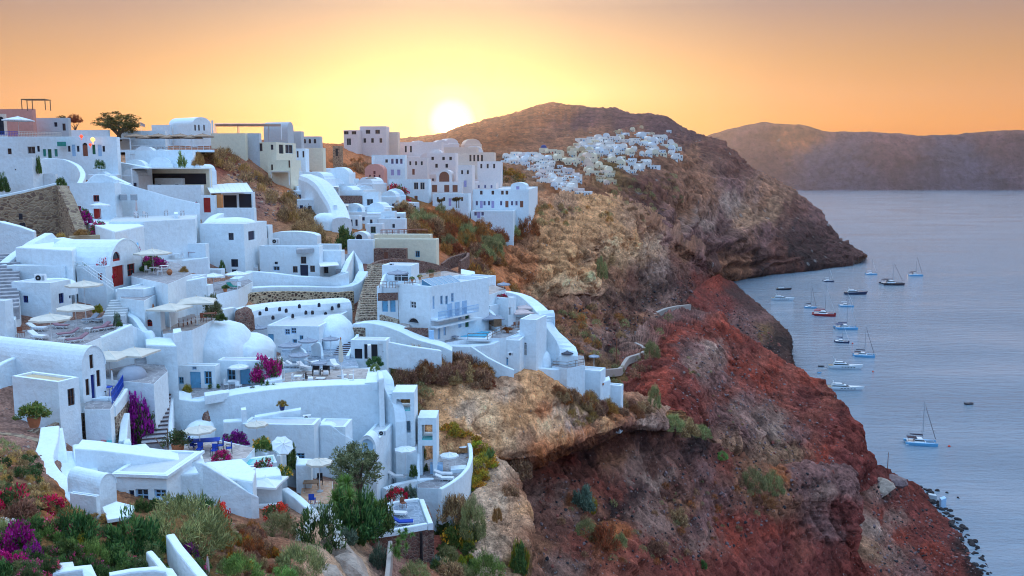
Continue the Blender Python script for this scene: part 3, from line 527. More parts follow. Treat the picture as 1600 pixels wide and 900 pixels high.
BLUEPOT=simple('dark_blue_glaze',(.02,.03,.12),.3,.15,3,.05)
STEPG=simple('grey_step_stone',(.34,.34,.37),.85,.25,2.5,.4,12)
STEPD=simple('dark_step_edge',(.10,.06,.06),.85,.3,2.5,.4,12)
FABRICR=simple('red_cloth',(.55,.03,.03),.9,.1,3,.1)
FABRICT=simple('turquoise_cloth',(.04,.42,.42),.9,.1,3,.1)
FABRICP=simple('pink_cloth',(.55,.06,.16),.9,.1,3,.1)
m,nt,b=base_mat('glass',.06,.5);b.inputs['Base Color'].default_value=(.03,.04,.055,1);GLASS=m
m,nt,b=base_mat('blue_glass',.08,.5);b.inputs['Base Color'].default_value=(.10,.26,.40,1);GLASSB=m
m,nt,b=base_mat('pool_water',.05,.5);b.inputs['Base Color'].default_value=(.02,.48,.72,1);bump(nt,b,noise(nt,pos(nt),2.5,3),.15,.05);POOLW=m
m,nt,b=base_mat('pale_pool_water',.05,.5);b.inputs['Base Color'].default_value=(.12,.55,.55,1);bump(nt,b,noise(nt,pos(nt),2.5,3),.15,.05);POOLP=m
m,nt,b=base_mat('lamp_glow',.5,.3);b.inputs['Base Color'].default_value=(.9,.5,.15,1);b.inputs['Emission Color'].default_value=(1,.42,.08,1);b.inputs['Emission Strength'].default_value=3.0;LAMP=m
m,nt,b=base_mat('lit_red_glow',.5,.3);b.inputs['Base Color'].default_value=(.8,.1,.05,1);b.inputs['Emission Color'].default_value=(1,.08,.03,1);b.inputs['Emission Strength'].default_value=1.2;LAMPR=m
# doors and windows (parts of a building)
def fill_opening(parent,kind,to3,s0,s1,z0,z1,mat,dep,big,arch=False,bars=None):
 """to3(s, z, d): d is how far the point lies behind the wall face"""
 w,h=s1-s0,z1-z0
 fr=min(.09,.16*w)
 def panel(mb,a0,a1,b0,b1,d0,d1):
  vs=[to3(a0,b0,d0),to3(a1,b0,d0),to3(a1,b1,d0),to3(a0,b1,d0),to3(a0,b0,d1),to3(a1,b0,d1),to3(a1,b1,d1),to3(a0,b1,d1)]
  mb.add(vs,((0,1,2,3),(0,4,5,1),(1,5,6,2),(2,6,7,3),(3,7,4,0)))
 zt=z1-w/2 if arch else z1
 if kind=='window':
  mb=MB()
  panel(mb,s0,s0+fr,z0,zt,dep-.07,dep);panel(mb,s1-fr,s1,z0,zt,dep-.07,dep)
  panel(mb,s0+fr,s1-fr,z0,z0+fr,dep-.068,dep);panel(mb,s0+fr,s1-fr,zt-fr,zt,dep-.068,dep)
  nb=bars if bars is not None else((1,1)if big else(1,0))
  for i in range(nb[0]):
   x=s0+w*(i+1)/(nb[0]+1);panel(mb,x-fr*.33,x+fr*.33,z0+fr,zt-fr,dep-.06,dep)
  for i in range(nb[1]):
   zz=z0+(zt-z0)*(i+1)/(nb[1]+1);panel(mb,s0+fr,s1-fr,zz-fr*.3,zz+fr*.3,dep-.056,dep)
  if arch:
   n=8
   for i in range(n):
    a,b_=math.pi*i/n,math.pi*(i+1)/n;c=(s0+s1)/2;r0,r1=w/2,w/2-fr
    mb.add([to3(c+r0*math.cos(a),zt+r0*math.sin(a),dep-.07),to3(c+r0*math.cos(b_),zt+r0*math.sin(b_),dep-.07),to3(c+r1*math.cos(b_),zt+r1*math.sin(b_),dep-.07),to3(c+r1*math.cos(a),zt+r1*math.sin(a),dep-.07)],((0,1,2,3),))
  o=mb.build('window',mat,parent)
  g=MB();loop=[to3(s0,z0,dep),to3(s1,z0,dep)]
  if arch:loop+=[to3((s0+s1)/2+w/2*math.cos(math.pi*i/8),zt+w/2*math.sin(math.pi*i/8),dep)for i in range(0,9)]
  else:loop+=[to3(s1,z1,dep),to3(s0,z1,dep)]
  g.tess([loop]);g.build('pane',GLASS,o)
 elif kind=='door':
  mb=MB();panel(mb,s0,s1,z0,zt,dep-.04,dep)
  if big:
   for k in(0,1):
    for j in(0,1):
     a0=s0+w*(.08+.46*k);a1=a0+w*.38;b0=z0+h*(.06+.48*j);b1=b0+h*.38
     panel(mb,a0,a1,b0,min(b1,zt-.05),dep-.06,dep-.02)
  o=mb.build('door',mat,parent)
  if arch:
   g=MB();g.tess([[to3(s0,zt,dep),to3(s1,zt,dep)]+[to3((s0+s1)/2+w/2*math.cos(math.pi*i/8),zt+w/2*math.sin(math.pi*i/8),dep)for i in range(1,8)]]);g.build('fanlight',GLASS,o)
  if big:
   hb=MB();p=to3(s0+w*.12,z0+h*.48,dep-.07);hb.lathe([(.035,-.05),(.035,.05)],6,p);hb.build('handle',BLACKM,o)
 elif kind=='dark':
  g=MB();loop=[to3(s0,z0,dep),to3(s1,z0,dep)]
  if arch:loop+=[to3((s0+s1)/2+w/2*math.cos(math.pi*i/8),zt+w/2*math.sin(math.pi*i/8),dep)for i in range(0,9)]
  else:loop+=[to3(s1,z1,dep),to3(s0,z1,dep)]
  g.tess([loop]);g.build('doorway',mat,parent)
def hole_loop(s0,s1,z0,z1,arch):
 if not arch:return[(s0,z0),(s1,z0),(s1,z1),(s0,z1)]
 w=s1-s0;zt=z1-w/2;c=(s0+s1)/2
 return[(s0,z0),(s1,z0)]+[(c+w/2*math.cos(math.pi*i/8),zt+w/2*math.sin(math.pi*i/8))for i in range(0,9)]
def corner_house(name,label,cat,c,a,wl,wr,top,ops=(),roof='flat',mat=None,par=.25,spring=.62,group=None,roofmat=None,deep=6.0,L=None,Rr=None,big=None,wob=0.0,over=0.0):
 """a building seen on its corner. c = (px, py, Y) of the near corner's foot, top = py of its head; the left wall runs wl pixels to the
    left, the right wall wr pixels to the right; a = turn of the left wall in degrees (0: it faces the viewer squarely)"""
 mat=mat or WHITE
 O=P(*c);h=P(c[0],top,c[2]).z-O.z;ca,sa=math.cos(R(a)),math.sin(R(a))
 dR=Vector((sa,ca,0));dL=Vector((-ca,sa,0))
 def length(d,tx,dz):
  A=(tx-800)/F;y0=O.y*_cp-(O.z+dz-CAM_Z)*_sp
  den=d.x-A*d.y*_cp
  return(A*y0-O.x)/den
 if L is None:L=length(dL,c[0]-wl,h*.5)if wl else 4.0
 if Rr is None:Rr=length(dR,c[0]+wr,h*.5)if wr else 4.0
 L=abs(L);Rr=abs(Rr)
 big=(c[2]<120)if big is None else big
 root=empty(name,label,cat,O,math.atan2(dR.y,dR.x),group)
 inv=Matrix.Rotation(-math.atan2(dR.y,dR.x),3,'Z')
 def pix(face,px,py):
  d=ray(px,py);n=(Vector((dR.y,-dR.x,0))if face=='R' else Vector((dL.y,-dL.x,0)))
  o=Vector((0,0,CAM_Z));t=(O-o).dot(n)/d.dot(n);q=inv@(o+d*t-O)
  return(q.x if face=='R' else q.y),q.z
 maps={'R':lambda s,z,d:Vector((s,d,z)),'L':lambda s,z,d:Vector((d,s,z))}
 holes={'R':[],'L':[]};fills=[]
 for op in ops:
  kind,face,x0,y0,x1,y1=op[:6];om=op[6]if len(op)>6 else NAVY;arch=kind.endswith('_arch');kind=kind.replace('_arch','')
  xm,ym=(x0+x1)/2,(y0+y1)/2
  sA=pix(face,x0,ym)[0];sB=pix(face,x1,ym)[0];zA=pix(face,xm,y1)[1];zB=pix(face,xm,y0)[1]
  s0,s1=min(sA,sB),max(sA,sB);z0,z1=min(zA,zB),max(zA,zB)
  lim=Rr if face=='R' else L
  s0=max(.06,s0);s1=min(lim-.06,s1);z0=max(z0,.03)
  if roof=='flat' or(roof=='vaultR')!=(face=='R'):z1=min(z1,h*(spring if roof.startswith('vault')else 1)-.1)
  if s1-s0<.15 or z1-z0<.15:continue
  holes[face].append((s0,s1,z0,z1,arch));fills.append((kind,face,s0,s1,z0,z1,om,arch,op[7]if len(op)>7 else None))
 mb=MB();hs=h*spring if roof.startswith('vault')else h;dep=min(.18,.02*c[2]*.1+.1)
 def profile(wd,arched):
  if not arched:return[(0,-deep),(wd,-deep),(wd,hs),(0,hs)]
  n=14;rise=h-hs
  return[(0,-deep),(wd,-deep)]+[(wd/2+wd/2*math.cos(math.pi*i/n),hs+rise*math.sin(math.pi*i/n))for i in range(n+1)]
 for face,wd in(('R',Rr),('L',L)):
  f3=maps[face];arched=roof=='vault'+face
  pr=profile(wd,arched);hl=[hole_loop(*q)for q in holes[face]]
  loops=[[f3(s,z,0)for s,z in pr]]+[[f3(s,z,0)for s,z in l]for l in hl]
  if face=='L':loops=[list(reversed(l))for l in loops]
  mb.tess(loops)
  for l in hl:
   for i in range(len(l)):
    p,q=l[i],l[(i+1)%len(l)]
    mb.quad(f3(p[0],p[1],0),f3(q[0],q[1],0),f3(q[0],q[1],dep),f3(p[0],p[1],dep))
  if arched:
   ln=L if face=='R' else Rr
   arc=pr[2:]
   for i in range(len(arc)-1):
    p,q=arc[i],arc[i+1]
    mb.quad(f3(p[0],p[1],0),f3(q[0],q[1],0),f3(q[0],q[1],ln),f3(p[0],p[1],ln))
   mb.tess([[f3(s,z,ln)for s,z in pr]])
 mb.quad((Rr,0,-deep),(Rr,L,-deep),(Rr,L,hs),(Rr,0,hs));mb.quad((Rr,L,-deep),(0,L,-deep),(0,L,hs),(Rr,L,hs))
 if roof=='flat':
  t=min(.28,Rr*.2,L*.2);o_=[(0,0),(Rr,0),(Rr,L),(0,L)];i_=[(t,t),(Rr-t,t),(Rr-t,L-t),(t,L-t)]
  for k in range(4):
   p,q,r_,s_=o_[k],o_[(k+1)%4],i_[(k+1)%4],i_[k]
   mb.quad((*p,h),(*q,h),(*r_,h),(*s_,h));mb.quad((*s_,h),(*r_,h),(*r_,h-par),(*s_,h-par))
 if over and roof=='flat':
  mb.box(-over,-over,h-.22,Rr+over,-.002,h-.02);mb.box(-over,.0,h-.22,-.002,L,h-.02)
 mb.build('wall',mat,root)
 if roof=='flat':
  rb=MB();rb.quad((t,t,h-par),(Rr-t,t,h-par),(Rr-t,L-t,h-par),(t,L-t,h-par));rb.build('roof',roofmat or ROOFW,root)
 elif big:
  face=roof[-1];f3=maps[face];wd=Rr if face=='R' else L;rb=MB();arc=profile(wd,True)[2:]
  c0=Vector((wd/2,hs))
  for i in range(len(arc)-1):
   p,q=Vector(arc[i]),Vector(arc[i+1]);po=c0+(p-c0)*1.05;qo=c0+(q-c0)*1.05
   rb.quad(f3(*p,-.05),f3(*q,-.05),f3(*qo,-.05),f3(*po,-.05));rb.quad(f3(*po,-.05),f3(*qo,-.05),f3(*qo,.28),f3(*po,.28));rb.quad(f3(*p,-.05),f3(*q,-.05),f3(*q,.01),f3(*p,.01))
  rb.build('gable_lip',mat,root)
 for kind,face,s0,s1,z0,z1,om,arch,bars in fills:
  fill_opening(root,kind,maps[face],s0,s1,z0,z1,om,dep,big,arch,bars)
 root['_dims']=(Rr,L,h)
 return root
 # walls, terraces, stairs
def spline(pts,n):
 a=catmull(np.array(pts,float),n);return[tuple(q)for q in a]
def wall(label,pts,h,t=.35,mat=None,name='garden_wall',cat='wall',n=0,ch=.09,group=None,down=None,parent=None):
 """a masonry wall; pts are (px, py, Y) along the top of its near face, h its height in metres"""
 if n:pts=spline(pts,n)
 p3=[P(*q)for q in pts];k=len(p3)
 off=[]
 for i in range(k):
  d=Vector((0,0))
  if i:e=(p3[i]-p3[i-1]);d+=Vector((e.x,e.y)).normalized()
  if i<k-1:e=(p3[i+1]-p3[i]);d+=Vector((e.x,e.y)).normalized()
  if d.length<1e-4:d=Vector((1,0))
  d.normalize();nn=Vector((-d.y,d.x))
  if nn.y<0 and False:nn=-nn
  off.append(nn)
 sgn=1 if sum(o.y for o in off)>=0 else-1
 base=min(p.z for p in p3)-h
 o0=p3[k//2].copy();o0.z=base
 mb=MB();ring=[]
 for i in range(k):
  nn=off[i]*sgn*t;p=p3[i];q=Vector((p.x+nn.x,p.y+nn.y,p.z));zb=(p.z-h if down is None else down)
  u=Vector((nn.x,nn.y,0));ring.append([Vector((p.x,p.y,zb)),Vector((p.x,p.y,p.z-ch)),p+u*(.28*ch/t),p+u*(ch/t),q-u*(ch/t),q-u*(.28*ch/t),Vector((q.x,q.y,p.z-ch)),Vector((q.x,q.y,zb))])
  for r_ in ring[-1][2:3]+ring[-1][5:6]:r_.z=p.z-ch*.28
 vs=[v-o0 for r_ in ring for v in r_];m_=8;fs=[]
 for i in range(k-1):
  for j in range(m_-1):
   f=(i*m_+j,(i+1)*m_+j,(i+1)*m_+j+1,i*m_+j+1);fs.append(f if sgn>0 else f[::-1])
 for i in(0,k-1):fs.append(tuple(i*m_+j for j in range(m_)))
 mb.add(vs,fs);o=mb.build(name,mat or WHITE,parent,loc=o0)
 if parent is None:tag(o,label,cat,group)
 return o
def block(label,poly,z,h,mat=None,name='white_block',cat='wall',ch=.14,group=None,kind=None,topmat=None):
 """a masonry block with a flat top at height z; poly are the pixels of its top corners"""
 if name=='white_block':h+=5
 p3=[PZ(px,py,z)for px,py in poly];o0=sum(p3,Vector())/len(p3);o0.z=z-h
 mb=MB();mb.prism([(p.x-o0.x,p.y-o0.y)for p in p3],0,h,ch)
 o=mb.build(name,mat or WHITE,loc=o0)
 if topmat is not None:
  o.data.materials.append(topmat)
  for pl in o.data.polygons:
   if pl.normal.z>.98:pl.material_index=1
 tag(o,label,cat,group,kind);return o
def terrace(poly,ref,h=3.5,mat=None,name='terrace_floor',side=None):
 """paved terrace; ref = (px, py, Y) fixes its level; returns the level"""
 z=ref if isinstance(ref,(int,float))else P(*ref).z
 h=h+4 if h>=1 else h
 block(None,poly,z,h,side or WHITE,name,None,0.02,None,'structure',mat or PAVE)
 return z
def ramp_block(label,pts,h,width,mat=None,name='garden_wall',cat='wall'):
 return wall(label,pts,h,width,mat,name,cat)
def stairs(label,a,b,width,n,mat=None,edge=None,side=0.0,yaw=None,group=None):
 """flight of stone steps from the foot a to the head b (px, py, Y); every step is a part"""
 A,B=P(*a),P(*b);d=B-A;run=Vector((d.x,d.y,0));ln=run.length;u=run.normalized();v=Vector((-u.y,u.x,0))
 root=empty('staircase',label,'staircase',A,math.atan2(u.y,u.x),group)
 rise=d.z/n;tread=ln/n;me=None
 mb=MB();mb.box(0,-width/2,-.9,tread+.04,width/2,rise)
 st=MB();st.box(-.04,-width/2-.004,rise-.07,.10,width/2+.004,rise+.012)
 for i in range(n):
  if me is None:
   o=mb.build('step',mat or STEPG,root);me=o.data
   if edge:
    e=st.build('step_edge',edge,o);me2=e.data
  else:
   o=link_mesh('step',me,root)
   if edge:e=link_mesh('step_edge',me2,o)
  o.location=(i*tread,0,i*rise)
 if side:
  for s in(-1,1):
   sb=MB();y0,y1=s*width/2,s*(width/2+.22)
   y0,y1=min(y0,y1),max(y0,y1)
   vs=[(-.2,y0,-.8),(-.2,y1,-.8),(-.2,y0,side),(-.2,y1,side),(ln+.1,y0,d.z-.8),(ln+.1,y1,d.z-.8),(ln+.1,y0,d.z+side),(ln+.1,y1,d.z+side)]
   sb.add(vs,((0,2,3,1),(4,5,7,6),(0,4,6,2),(1,3,7,5),(2,6,7,3)));sb.build('side_wall',WHITE,root)
 return root
def railing(label,pts,h=1.0,mat=None,every=.35,name='railing',group=None,rails=2):
 """railing along points on the floor (px, py, z): posts and rails"""
 p3=[PZ(px,py,z)for px,py,z in pts];o0=p3[0].copy()
 root=empty(name,label,'railing',o0,0,group)
 mb=MB();pb=MB()
 for i in range(len(p3)-1):
  a,b=p3[i]-o0,p3[i+1]-o0
  for r_ in range(rails):
   z=h*(r_+1)/rails;mb.bar(a+Vector((0,0,z)),b+Vector((0,0,z)),.035,5)
  n=max(1,int((b-a).length/every))
  for j in range(n+(1 if i==len(p3)-2 else 0)):
   q=a+(b-a)*(j/n);pb.bar(q,q+Vector((0,0,h)),.025,4)
 mb.build('handrail',mat or WHITEP,root);pb.build('baluster',mat or WHITEP,root)['kind']='stuff'
 return root
 # furniture and small things
PROTO={}
def proto(key,fn):
 if key not in PROTO:PROTO[key]=fn()
 return PROTO[key]
def place(parts,name,label,cat,loc,rz=0.0,s=1.0,group=None):
 """parts: list of (part name, mesh, [sub parts]); every placed thing gets its own objects over shared meshes"""
 root=empty(name,label,cat,loc,rz,group);root.scale=(s,s,s)if not isinstance(s,tuple)else s
 for pn,me,subs in parts:
  o=link_mesh(pn,me,root)
  for sn,sm in subs:link_mesh(sn,sm,o)
 return root
def mk(mb,mat,smooth=False):
 me=bpy.data.meshes.new('part');me.from_pydata(mb.v,[],mb.f);me.materials.append(mat)
 if smooth:me.polygons.foreach_set('use_smooth',[True]*len(me.polygons))
 me.update();return me
def parasol_parts(mat,n=8,pole=2.35,rise=.42,square=False,val=.16):
 c=MB();ph=math.pi/4 if square else math.pi/8;nn=4 if square else n
 rr=1.0 if not square else 1.25
 ring=lambda r_,z,sag=0:[Vector((r_*math.cos(ph+2*math.pi*i/(2*nn))*(1 if i%2==0 else(math.cos(math.pi/nn)*(1-sag))),r_*math.sin(ph+2*math.pi*i/(2*nn))*(1 if i%2==0 else(math.cos(math.pi/nn)*(1-sag))),z-(.02*sag if i%2 else 0)))for i in range(2*nn)]
 rings=[ring(.03,pole+rise*.5),ring(.5*rr,pole+rise*.27,.4),ring(1.0*rr,pole,1.0*.05),ring(1.0*rr,pole-val,.05)]
 vs=[v for r_ in rings for v in r_];k=2*nn
 fs=[(j*k+i,j*k+(i+1)%k,(j+1)*k+(i+1)%k,(j+1)*k+i)for j in range(3)for i in range(k)]
 c.add(vs,fs);c.tess([rings[0]])
 rib=MB()
 for i in range(nn):
  t=ph+2*math.pi*i/nn;rib.bar((0,0,pole+rise*.5-.03),(rr*math.cos(t)*.98,rr*math.sin(t)*.98,pole-.03),.012,4)
 p=MB();p.bar((0,0,0),(0,0,pole+rise*.5+.06),.028,6)
 b_=MB();b_.lathe([(.28,0),(.28,.06),(.05,.09)],10)
 fin=MB();fin.lathe([(.04,pole+rise*.5),(.06,pole+rise*.5+.05),(.01,pole+rise*.5+.12)],6)
 return c,rib,p,b_,fin
def parasol(label,px,py,z,wpx,mat=None,square=False,group='parasols on the terraces',tilt=None,name='parasol',pole=2.35,topy=None):
 """px, py: foot of the pole on the floor at level z; wpx: canopy width in the photograph"""
 loc=PZ(px,py,z);s=M(wpx,loc.y)/2
 if topy is not None:
  pole=max(1.7,(P(px,topy,loc.y).z-loc.z)-.3)
 key=('parasol',(mat or CANVAS).name,square,round(s,1),round(pole,1))
 def f():
  c,rib,p,b_,fin=parasol_parts(mat,pole=pole,rise=.5*max(.8,s),square=square)
  k=round(s,1)
  for mb in(c,rib):mb.v=[(x*k,y*k,zz)for x,y,zz in mb.v]
  return[('canopy',mk(c,mat or CANVAS),[]),('rib',mk(rib,GREYM),[]),('pole',mk(p,WHITEP),[('finial',mk(fin,mat or CANVAS))]),('base',mk(b_,GREYM),[])]
 r_=place(proto(key,f),name,label,'parasol',loc,random.uniform(0,1)if not square else random.uniform(-.2,.4),1.0,group)
 if tilt:r_.rotation_euler=(tilt[0],tilt[1],r_.rotation_euler.z)
 return r_
def closed_parasol(label,px,py,z,hpx,mat=None,group='folded parasols'):
 loc=PZ(px,py,z);h=M(hpx,loc.y)
 def f():
  c=MB();prof=[(.04,.95),(.13,1.0),(.17,1.2),(.14,1.7),(.10,2.2),(.05,2.45),(.015,2.52)]
  n=12;vs=[]
  for r_,zz in prof:
   for i in range(n):t=2*math.pi*i/n;q=r_*(1 if i%2 else .62);vs.append((q*math.cos(t),q*math.sin(t),zz))
  c.add(vs,[(k*n+i,k*n+(i+1)%n,(k+1)*n+(i+1)%n,(k+1)*n+i)for k in range(len(prof)-1)for i in range(n)])
  p=MB();p.bar((0,0,0),(0,0,1.1),.03,6);b_=MB();b_.lathe([(.28,0),(.28,.06),(.05,.09)],10);fin=MB();fin.lathe([(.05,2.5),(.06,2.58),(.02,2.66)],8)
  return[('canopy',mk(c,mat or CANVAS),[]),('pole',mk(p,WHITEP),[]),('base',mk(b_,GREYM),[]),('finial',mk(fin,TERRA),[])]
 return place(proto(('closed',(mat or CANVAS).name),f),'closed_parasol',label,'parasol',loc,random.uniform(0,1),h/2.6,group)
def lounger(label,px,py,z,rz,mat=None,frame=None,group='sun loungers on the terraces',back=.55):
 def f():
  s=MB();s.box(-.30,-.75,.28,.30,.45,.38)
  b_=MB();m_=Matrix.Translation((0,.45,.30))@Matrix.Rotation(back,4,'X');b_.box(-.30,0,0,.30,.72,.10,m_)
  fr=MB();fr.box(-.33,-.78,.22,.33,.62,.27)
  lg=MB()
  for x in(-.28,.28):
   lg.bar((x,-.65,0),(x,-.4,.23),.025,4);lg.bar((x,-.15,0),(x,-.4,.23),.025,4);lg.bar((x,.25,0),(x,.45,.23),.025,4);lg.bar((x,.65,0),(x,.45,.23),.025,4)
  return[('seat',mk(s,mat or MAUVE),[]),('backrest',mk(b_,mat or MAUVE),[]),('frame',mk(fr,frame or WHITEP),[('legs',mk(lg,frame or WHITEP))])]
 return place(proto(('lounger',(mat or MAUVE).name,(frame or WHITEP).name,back),f),'sun_lounger',label,'sun lounger',PZ(px,py,z),rz,1.0,group)
def chair(label,px,py,z,rz,mat=None,seat=None,group='chairs on the terraces',arms=False):
 def f():
  s=MB();s.box(-.23,-.23,.42,.23,.23,.48)
  b_=MB();b_.box(-.22,.18,.5,.22,.23,.92)
  fr=MB()
  for x in(-.21,.21):
   fr.bar((x,-.21,0),(x,-.21,.43),.022,4);fr.bar((x,.22,0),(x,.22,.9),.022,4)
   if arms:fr.bar((x,-.21,.66),(x,.22,.66),.025,4);fr.bar((x,-.21,.43),(x,-.21,.66),.02,4)
  return[('seat',mk(s,seat or mat or WHITEP),[]),('backrest',mk(b_,seat or mat or WHITEP),[]),('frame',mk(fr,mat or WHITEP),[])]
 return place(proto(('chair',(mat or WHITEP).name,(seat or mat or WHITEP).name,arms),f),'chair',label,'chair',PZ(px,py,z),rz,1.0,group)
def table(label,px,py,z,w=.8,d=.8,rz=0,mat=None,leg=None,group='tables on the terraces',round_=False,h=.74,top=None):
 def f():
  t=MB()
  if round_:t.lathe([(w/2,h-.05),(w/2,h)],16)
  else:t.box(-w/2,-d/2,h-.05,w/2,d/2,h)
  l=MB()
  if round_:l.bar((0,0,0),(0,0,h-.05),.03,6);l.lathe([(.22,0),(.2,.03),(.03,.06)],8)
  else:
   for x in(-1,1):
    for y in(-1,1):l.bar((x*w*.43,y*d*.43,0),(x*w*.43,y*d*.43,h-.05),.025,4)
  return[('tabletop',mk(t,mat or WHITEP),[]),('legs',mk(l,leg or mat or WHITEP),[])]
 return place(proto(('table',w,d,round_,h,(mat or WHITEP).name),f),'table',label,'table',PZ(px,py,z),rz,1.0,group)
def air_conditioner(label,px,py,Y,wpx,rz=0.0,group='air conditioning units on the walls'):
 """px, py: foot of the unit's middle"""
 loc=P(px,py,Y);w=M(wpx,Y)
 def f():
  c=MB();c.box(-.5,0,0,.5,.4,.72);fan=MB();fan.lathe([(.27,0),(.27,.02)],16);fan.v=[(x-.12,-.012-zz,y+.36)for x,y,zz in fan.v]
  hub=MB();hub.lathe([(.08,0),(.08,.03)],8);hub.v=[(x-.12,-.03-zz,y+.36)for x,y,zz in hub.v]
  gr=MB()
  for k in range(6):gr.box(.24,-.02,.12+.08*k,.46,0,.16+.08*k)
  return[('casing',mk(c,WHITEP),[]),('fan',mk(fan,BLACKM),[('hub',mk(hub,GREYM))]),('grille',mk(gr,GREYM),[])]
 return place(proto('ac',f),'air_conditioner',label,'air conditioner',loc,rz,w,group)
def dish(label,px,py,Y,wpx,rz=0.0,mat=None,group='satellite dishes',elev=.5,stand=.5):
 loc=P(px,py,Y);d=M(wpx,Y)
 def f():
  c=MB();prof=[(.02,.02),(.2,.035),(.36,.08),(.5,.16)];n=20;q=Matrix.Rotation(math.pi/2-elev,4,'X')
  c.lathe(prof,n,cap=False);c.v=[tuple(q@Vector(v))for v in c.v]
  arm=MB();arm.bar(q@Vector((0,-.42,.13)),q@Vector((0,0,.5)),.015,4);arm.box(-.03,-.03,-.04,.03,.03,.05,Matrix.Translation(q@Vector((0,0,.5))))
  st=MB();st.bar((0,.12,-stand),(0,.1,.05),.03,6)
  return[('reflector',mk(c,mat or GREYW,True),[]),('feed_arm',mk(arm,GREYM),[]),('mast',mk(st,GREYM),[])]
 return place(proto(('dish',elev,stand,(mat or GREYW).name),f),'satellite_dish',label,'satellite dish',loc,rz,d,group)
def pot(label,px,py,z,wpx,mat=None,plant=None,group='pots of plants',hs=1.0,name='flower_pot',kind='round'):
 loc=PZ(px,py,z)if z is not None else px;w=M(wpx,loc.y)
 def f():
  c=MB()
  if kind=='jar':c.lathe([(.22,0),(.44,.35),(.5,.6),(.42,.85),(.24,1.0),(.28,1.08),(.22,1.08),(.18,1.0)],14)
  else:c.lathe([(.34,0),(.46,.45),(.5,.72),(.5,.82),(.43,.82),(.42,.72)],12)
  soil=MB();soil.lathe([(.2 if kind=='jar' else .43,.74),(.1,.76)],10)
  return[('pot',mk(c,mat or TERRA,False),[('soil',mk(soil,STEPD))])]
 r_=place(proto(('pot',kind,(mat or TERRA).name),f),name,label,'flower pot' if kind!='jar' else 'jar',loc,0,w,group)
 if plant:
  fol,size=plant;o=link_mesh('plant',veg(fol)[0],r_,(0,0,.78));o.scale=(size,size,size*hs);o.rotation_euler=(0,0,random.uniform(0,6))
 return r_
def pergola(label,corners,z,h,mat=None,roofmat=None,slats=10,thick=.12,name='pergola',posts=True,slope=0.0,cat='pergola',solid=True):
 """roof on posts; corners: four floor pixels, going round"""
 p3=[PZ(px,py,z)for px,py in corners];o0=p3[0].copy();q=[p-o0 for p in p3]
 root=empty(name,label,cat,o0)
 if posts:
  me=None
  for v in q:
   if me is None:o=MB().box(-.07,-.07,-.5,.07,.07,h).build('post',mat or WHITEP,root);me=o.data
   else:o=link_mesh('post',me,root)
   o.location=v
 up=[v+Vector((0,0,h+(slope if i in(2,3)else 0)))for i,v in enumerate(q)]
 if solid:
  rb=MB();top=[v+Vector((0,0,thick))for v in up]
  rb.add(up+top,((3,2,1,0),(4,5,6,7),(0,1,5,4),(1,2,6,5),(2,3,7,6),(3,0,4,7)));rb.build('roof',roofmat or mat or WHITEP,root)
 if slats:
  me=None
  a,b_,c_,d_=(v+Vector((0,0,thick+.006))for v in up)
  for k in range(slats+1):
   f=k/slats;s0=a+(b_-a)*f;s1=d_+(c_-d_)*f
   sb=MB();sb.bar(s0,s1,.05,4);sb.build('slat',mat or WHITEP,root)
 return root
 # plants
LEAF=leafmat('foliage');TWIG=leafmat('dry_twigs',.1,.8);PETAL=leafmat('petals',.35,.6)
BARK=simple('bark',(.12,.085,.06),.9,.3,8,.5,20,space='object')
def cloud_mesh(n,size,cols,elong=3.0,shape='dome',clumps=26,crad=.26,up=.4,seed=1,wide=1.0,mat=None,droop=0.0,hollow=.55,vjit=.35):
 rng=np.random.default_rng(seed)
 d=rng.normal(size=(clumps,3));d/=np.linalg.norm(d,axis=1)[:,None]
 if shape in('dome','low'):d[:,2]=np.abs(d[:,2])*.95+.02
 rad=hollow+(1-hollow)*rng.random(clumps)**.6
 cen=d*rad[:,None]*(1-crad*.6)
 crs=crad*(.6+.8*rng.random(clumps));tone=.72+.56*rng.random(clumps)
 k=rng.integers(0,clumps,n)
 o=rng.normal(size=(n,3));o/=np.linalg.norm(o,axis=1)[:,None];rr=rng.random(n)**.45
 p=cen[k]+o*(rr*crs[k])[:,None]
 if shape=='dome':p[:,2]=np.maximum(p[:,2],.01+.1*rng.random(n))
 if shape=='low':p[:,2]=np.maximum(p[:,2],.01)*.5
 if shape=='crown':p[:,2]=p[:,2]*.72
 out=p/(np.linalg.norm(p,axis=1)[:,None]+1e-6)
 a=out*.6+o*.5+rng.normal(size=(n,3))*.6;a[:,2]+=up-droop;a/=np.linalg.norm(a,axis=1)[:,None]
 b_=np.cross(a,rng.normal(size=(n,3)));b_/=np.linalg.norm(b_,axis=1)[:,None]+1e-9
 s=size*(.6+.8*rng.random(n));l=(s)[:,None]*a;w_=(s/elong)[:,None]*b_*wide
 v=np.stack([p-l*.5,p+w_*.5,p+l*.5,p-w_*.5],1).reshape(-1,3)
 cc=np.array(cols)[rng.integers(0,len(cols),n)]*(1+vjit*(rng.random(n)-.5)*2)[:,None]*tone[k][:,None]
 col=np.repeat(np.clip(cc,.005,.9),4,axis=0)
 f=np.arange(4*n).reshape(n,4)
 me=bpy.data.meshes.new('foliage');me.vertices.add(4*n);me.vertices.foreach_set('co',v.astype(np.float32).ravel())
 me.loops.add(4*n);me.loops.foreach_set('vertex_index',f.ravel());me.polygons.add(n)
 me.polygons.foreach_set('loop_start',np.arange(0,4*n,4));me.polygons.foreach_set('loop_total',np.full(n,4));me.update(calc_edges=True)
 at=me.color_attributes.new('Col','FLOAT_COLOR','POINT');at.data.foreach_set('color',np.c_[col,np.ones(4*n)].astype(np.float32).ravel())
 me.materials.append(mat or LEAF);return me
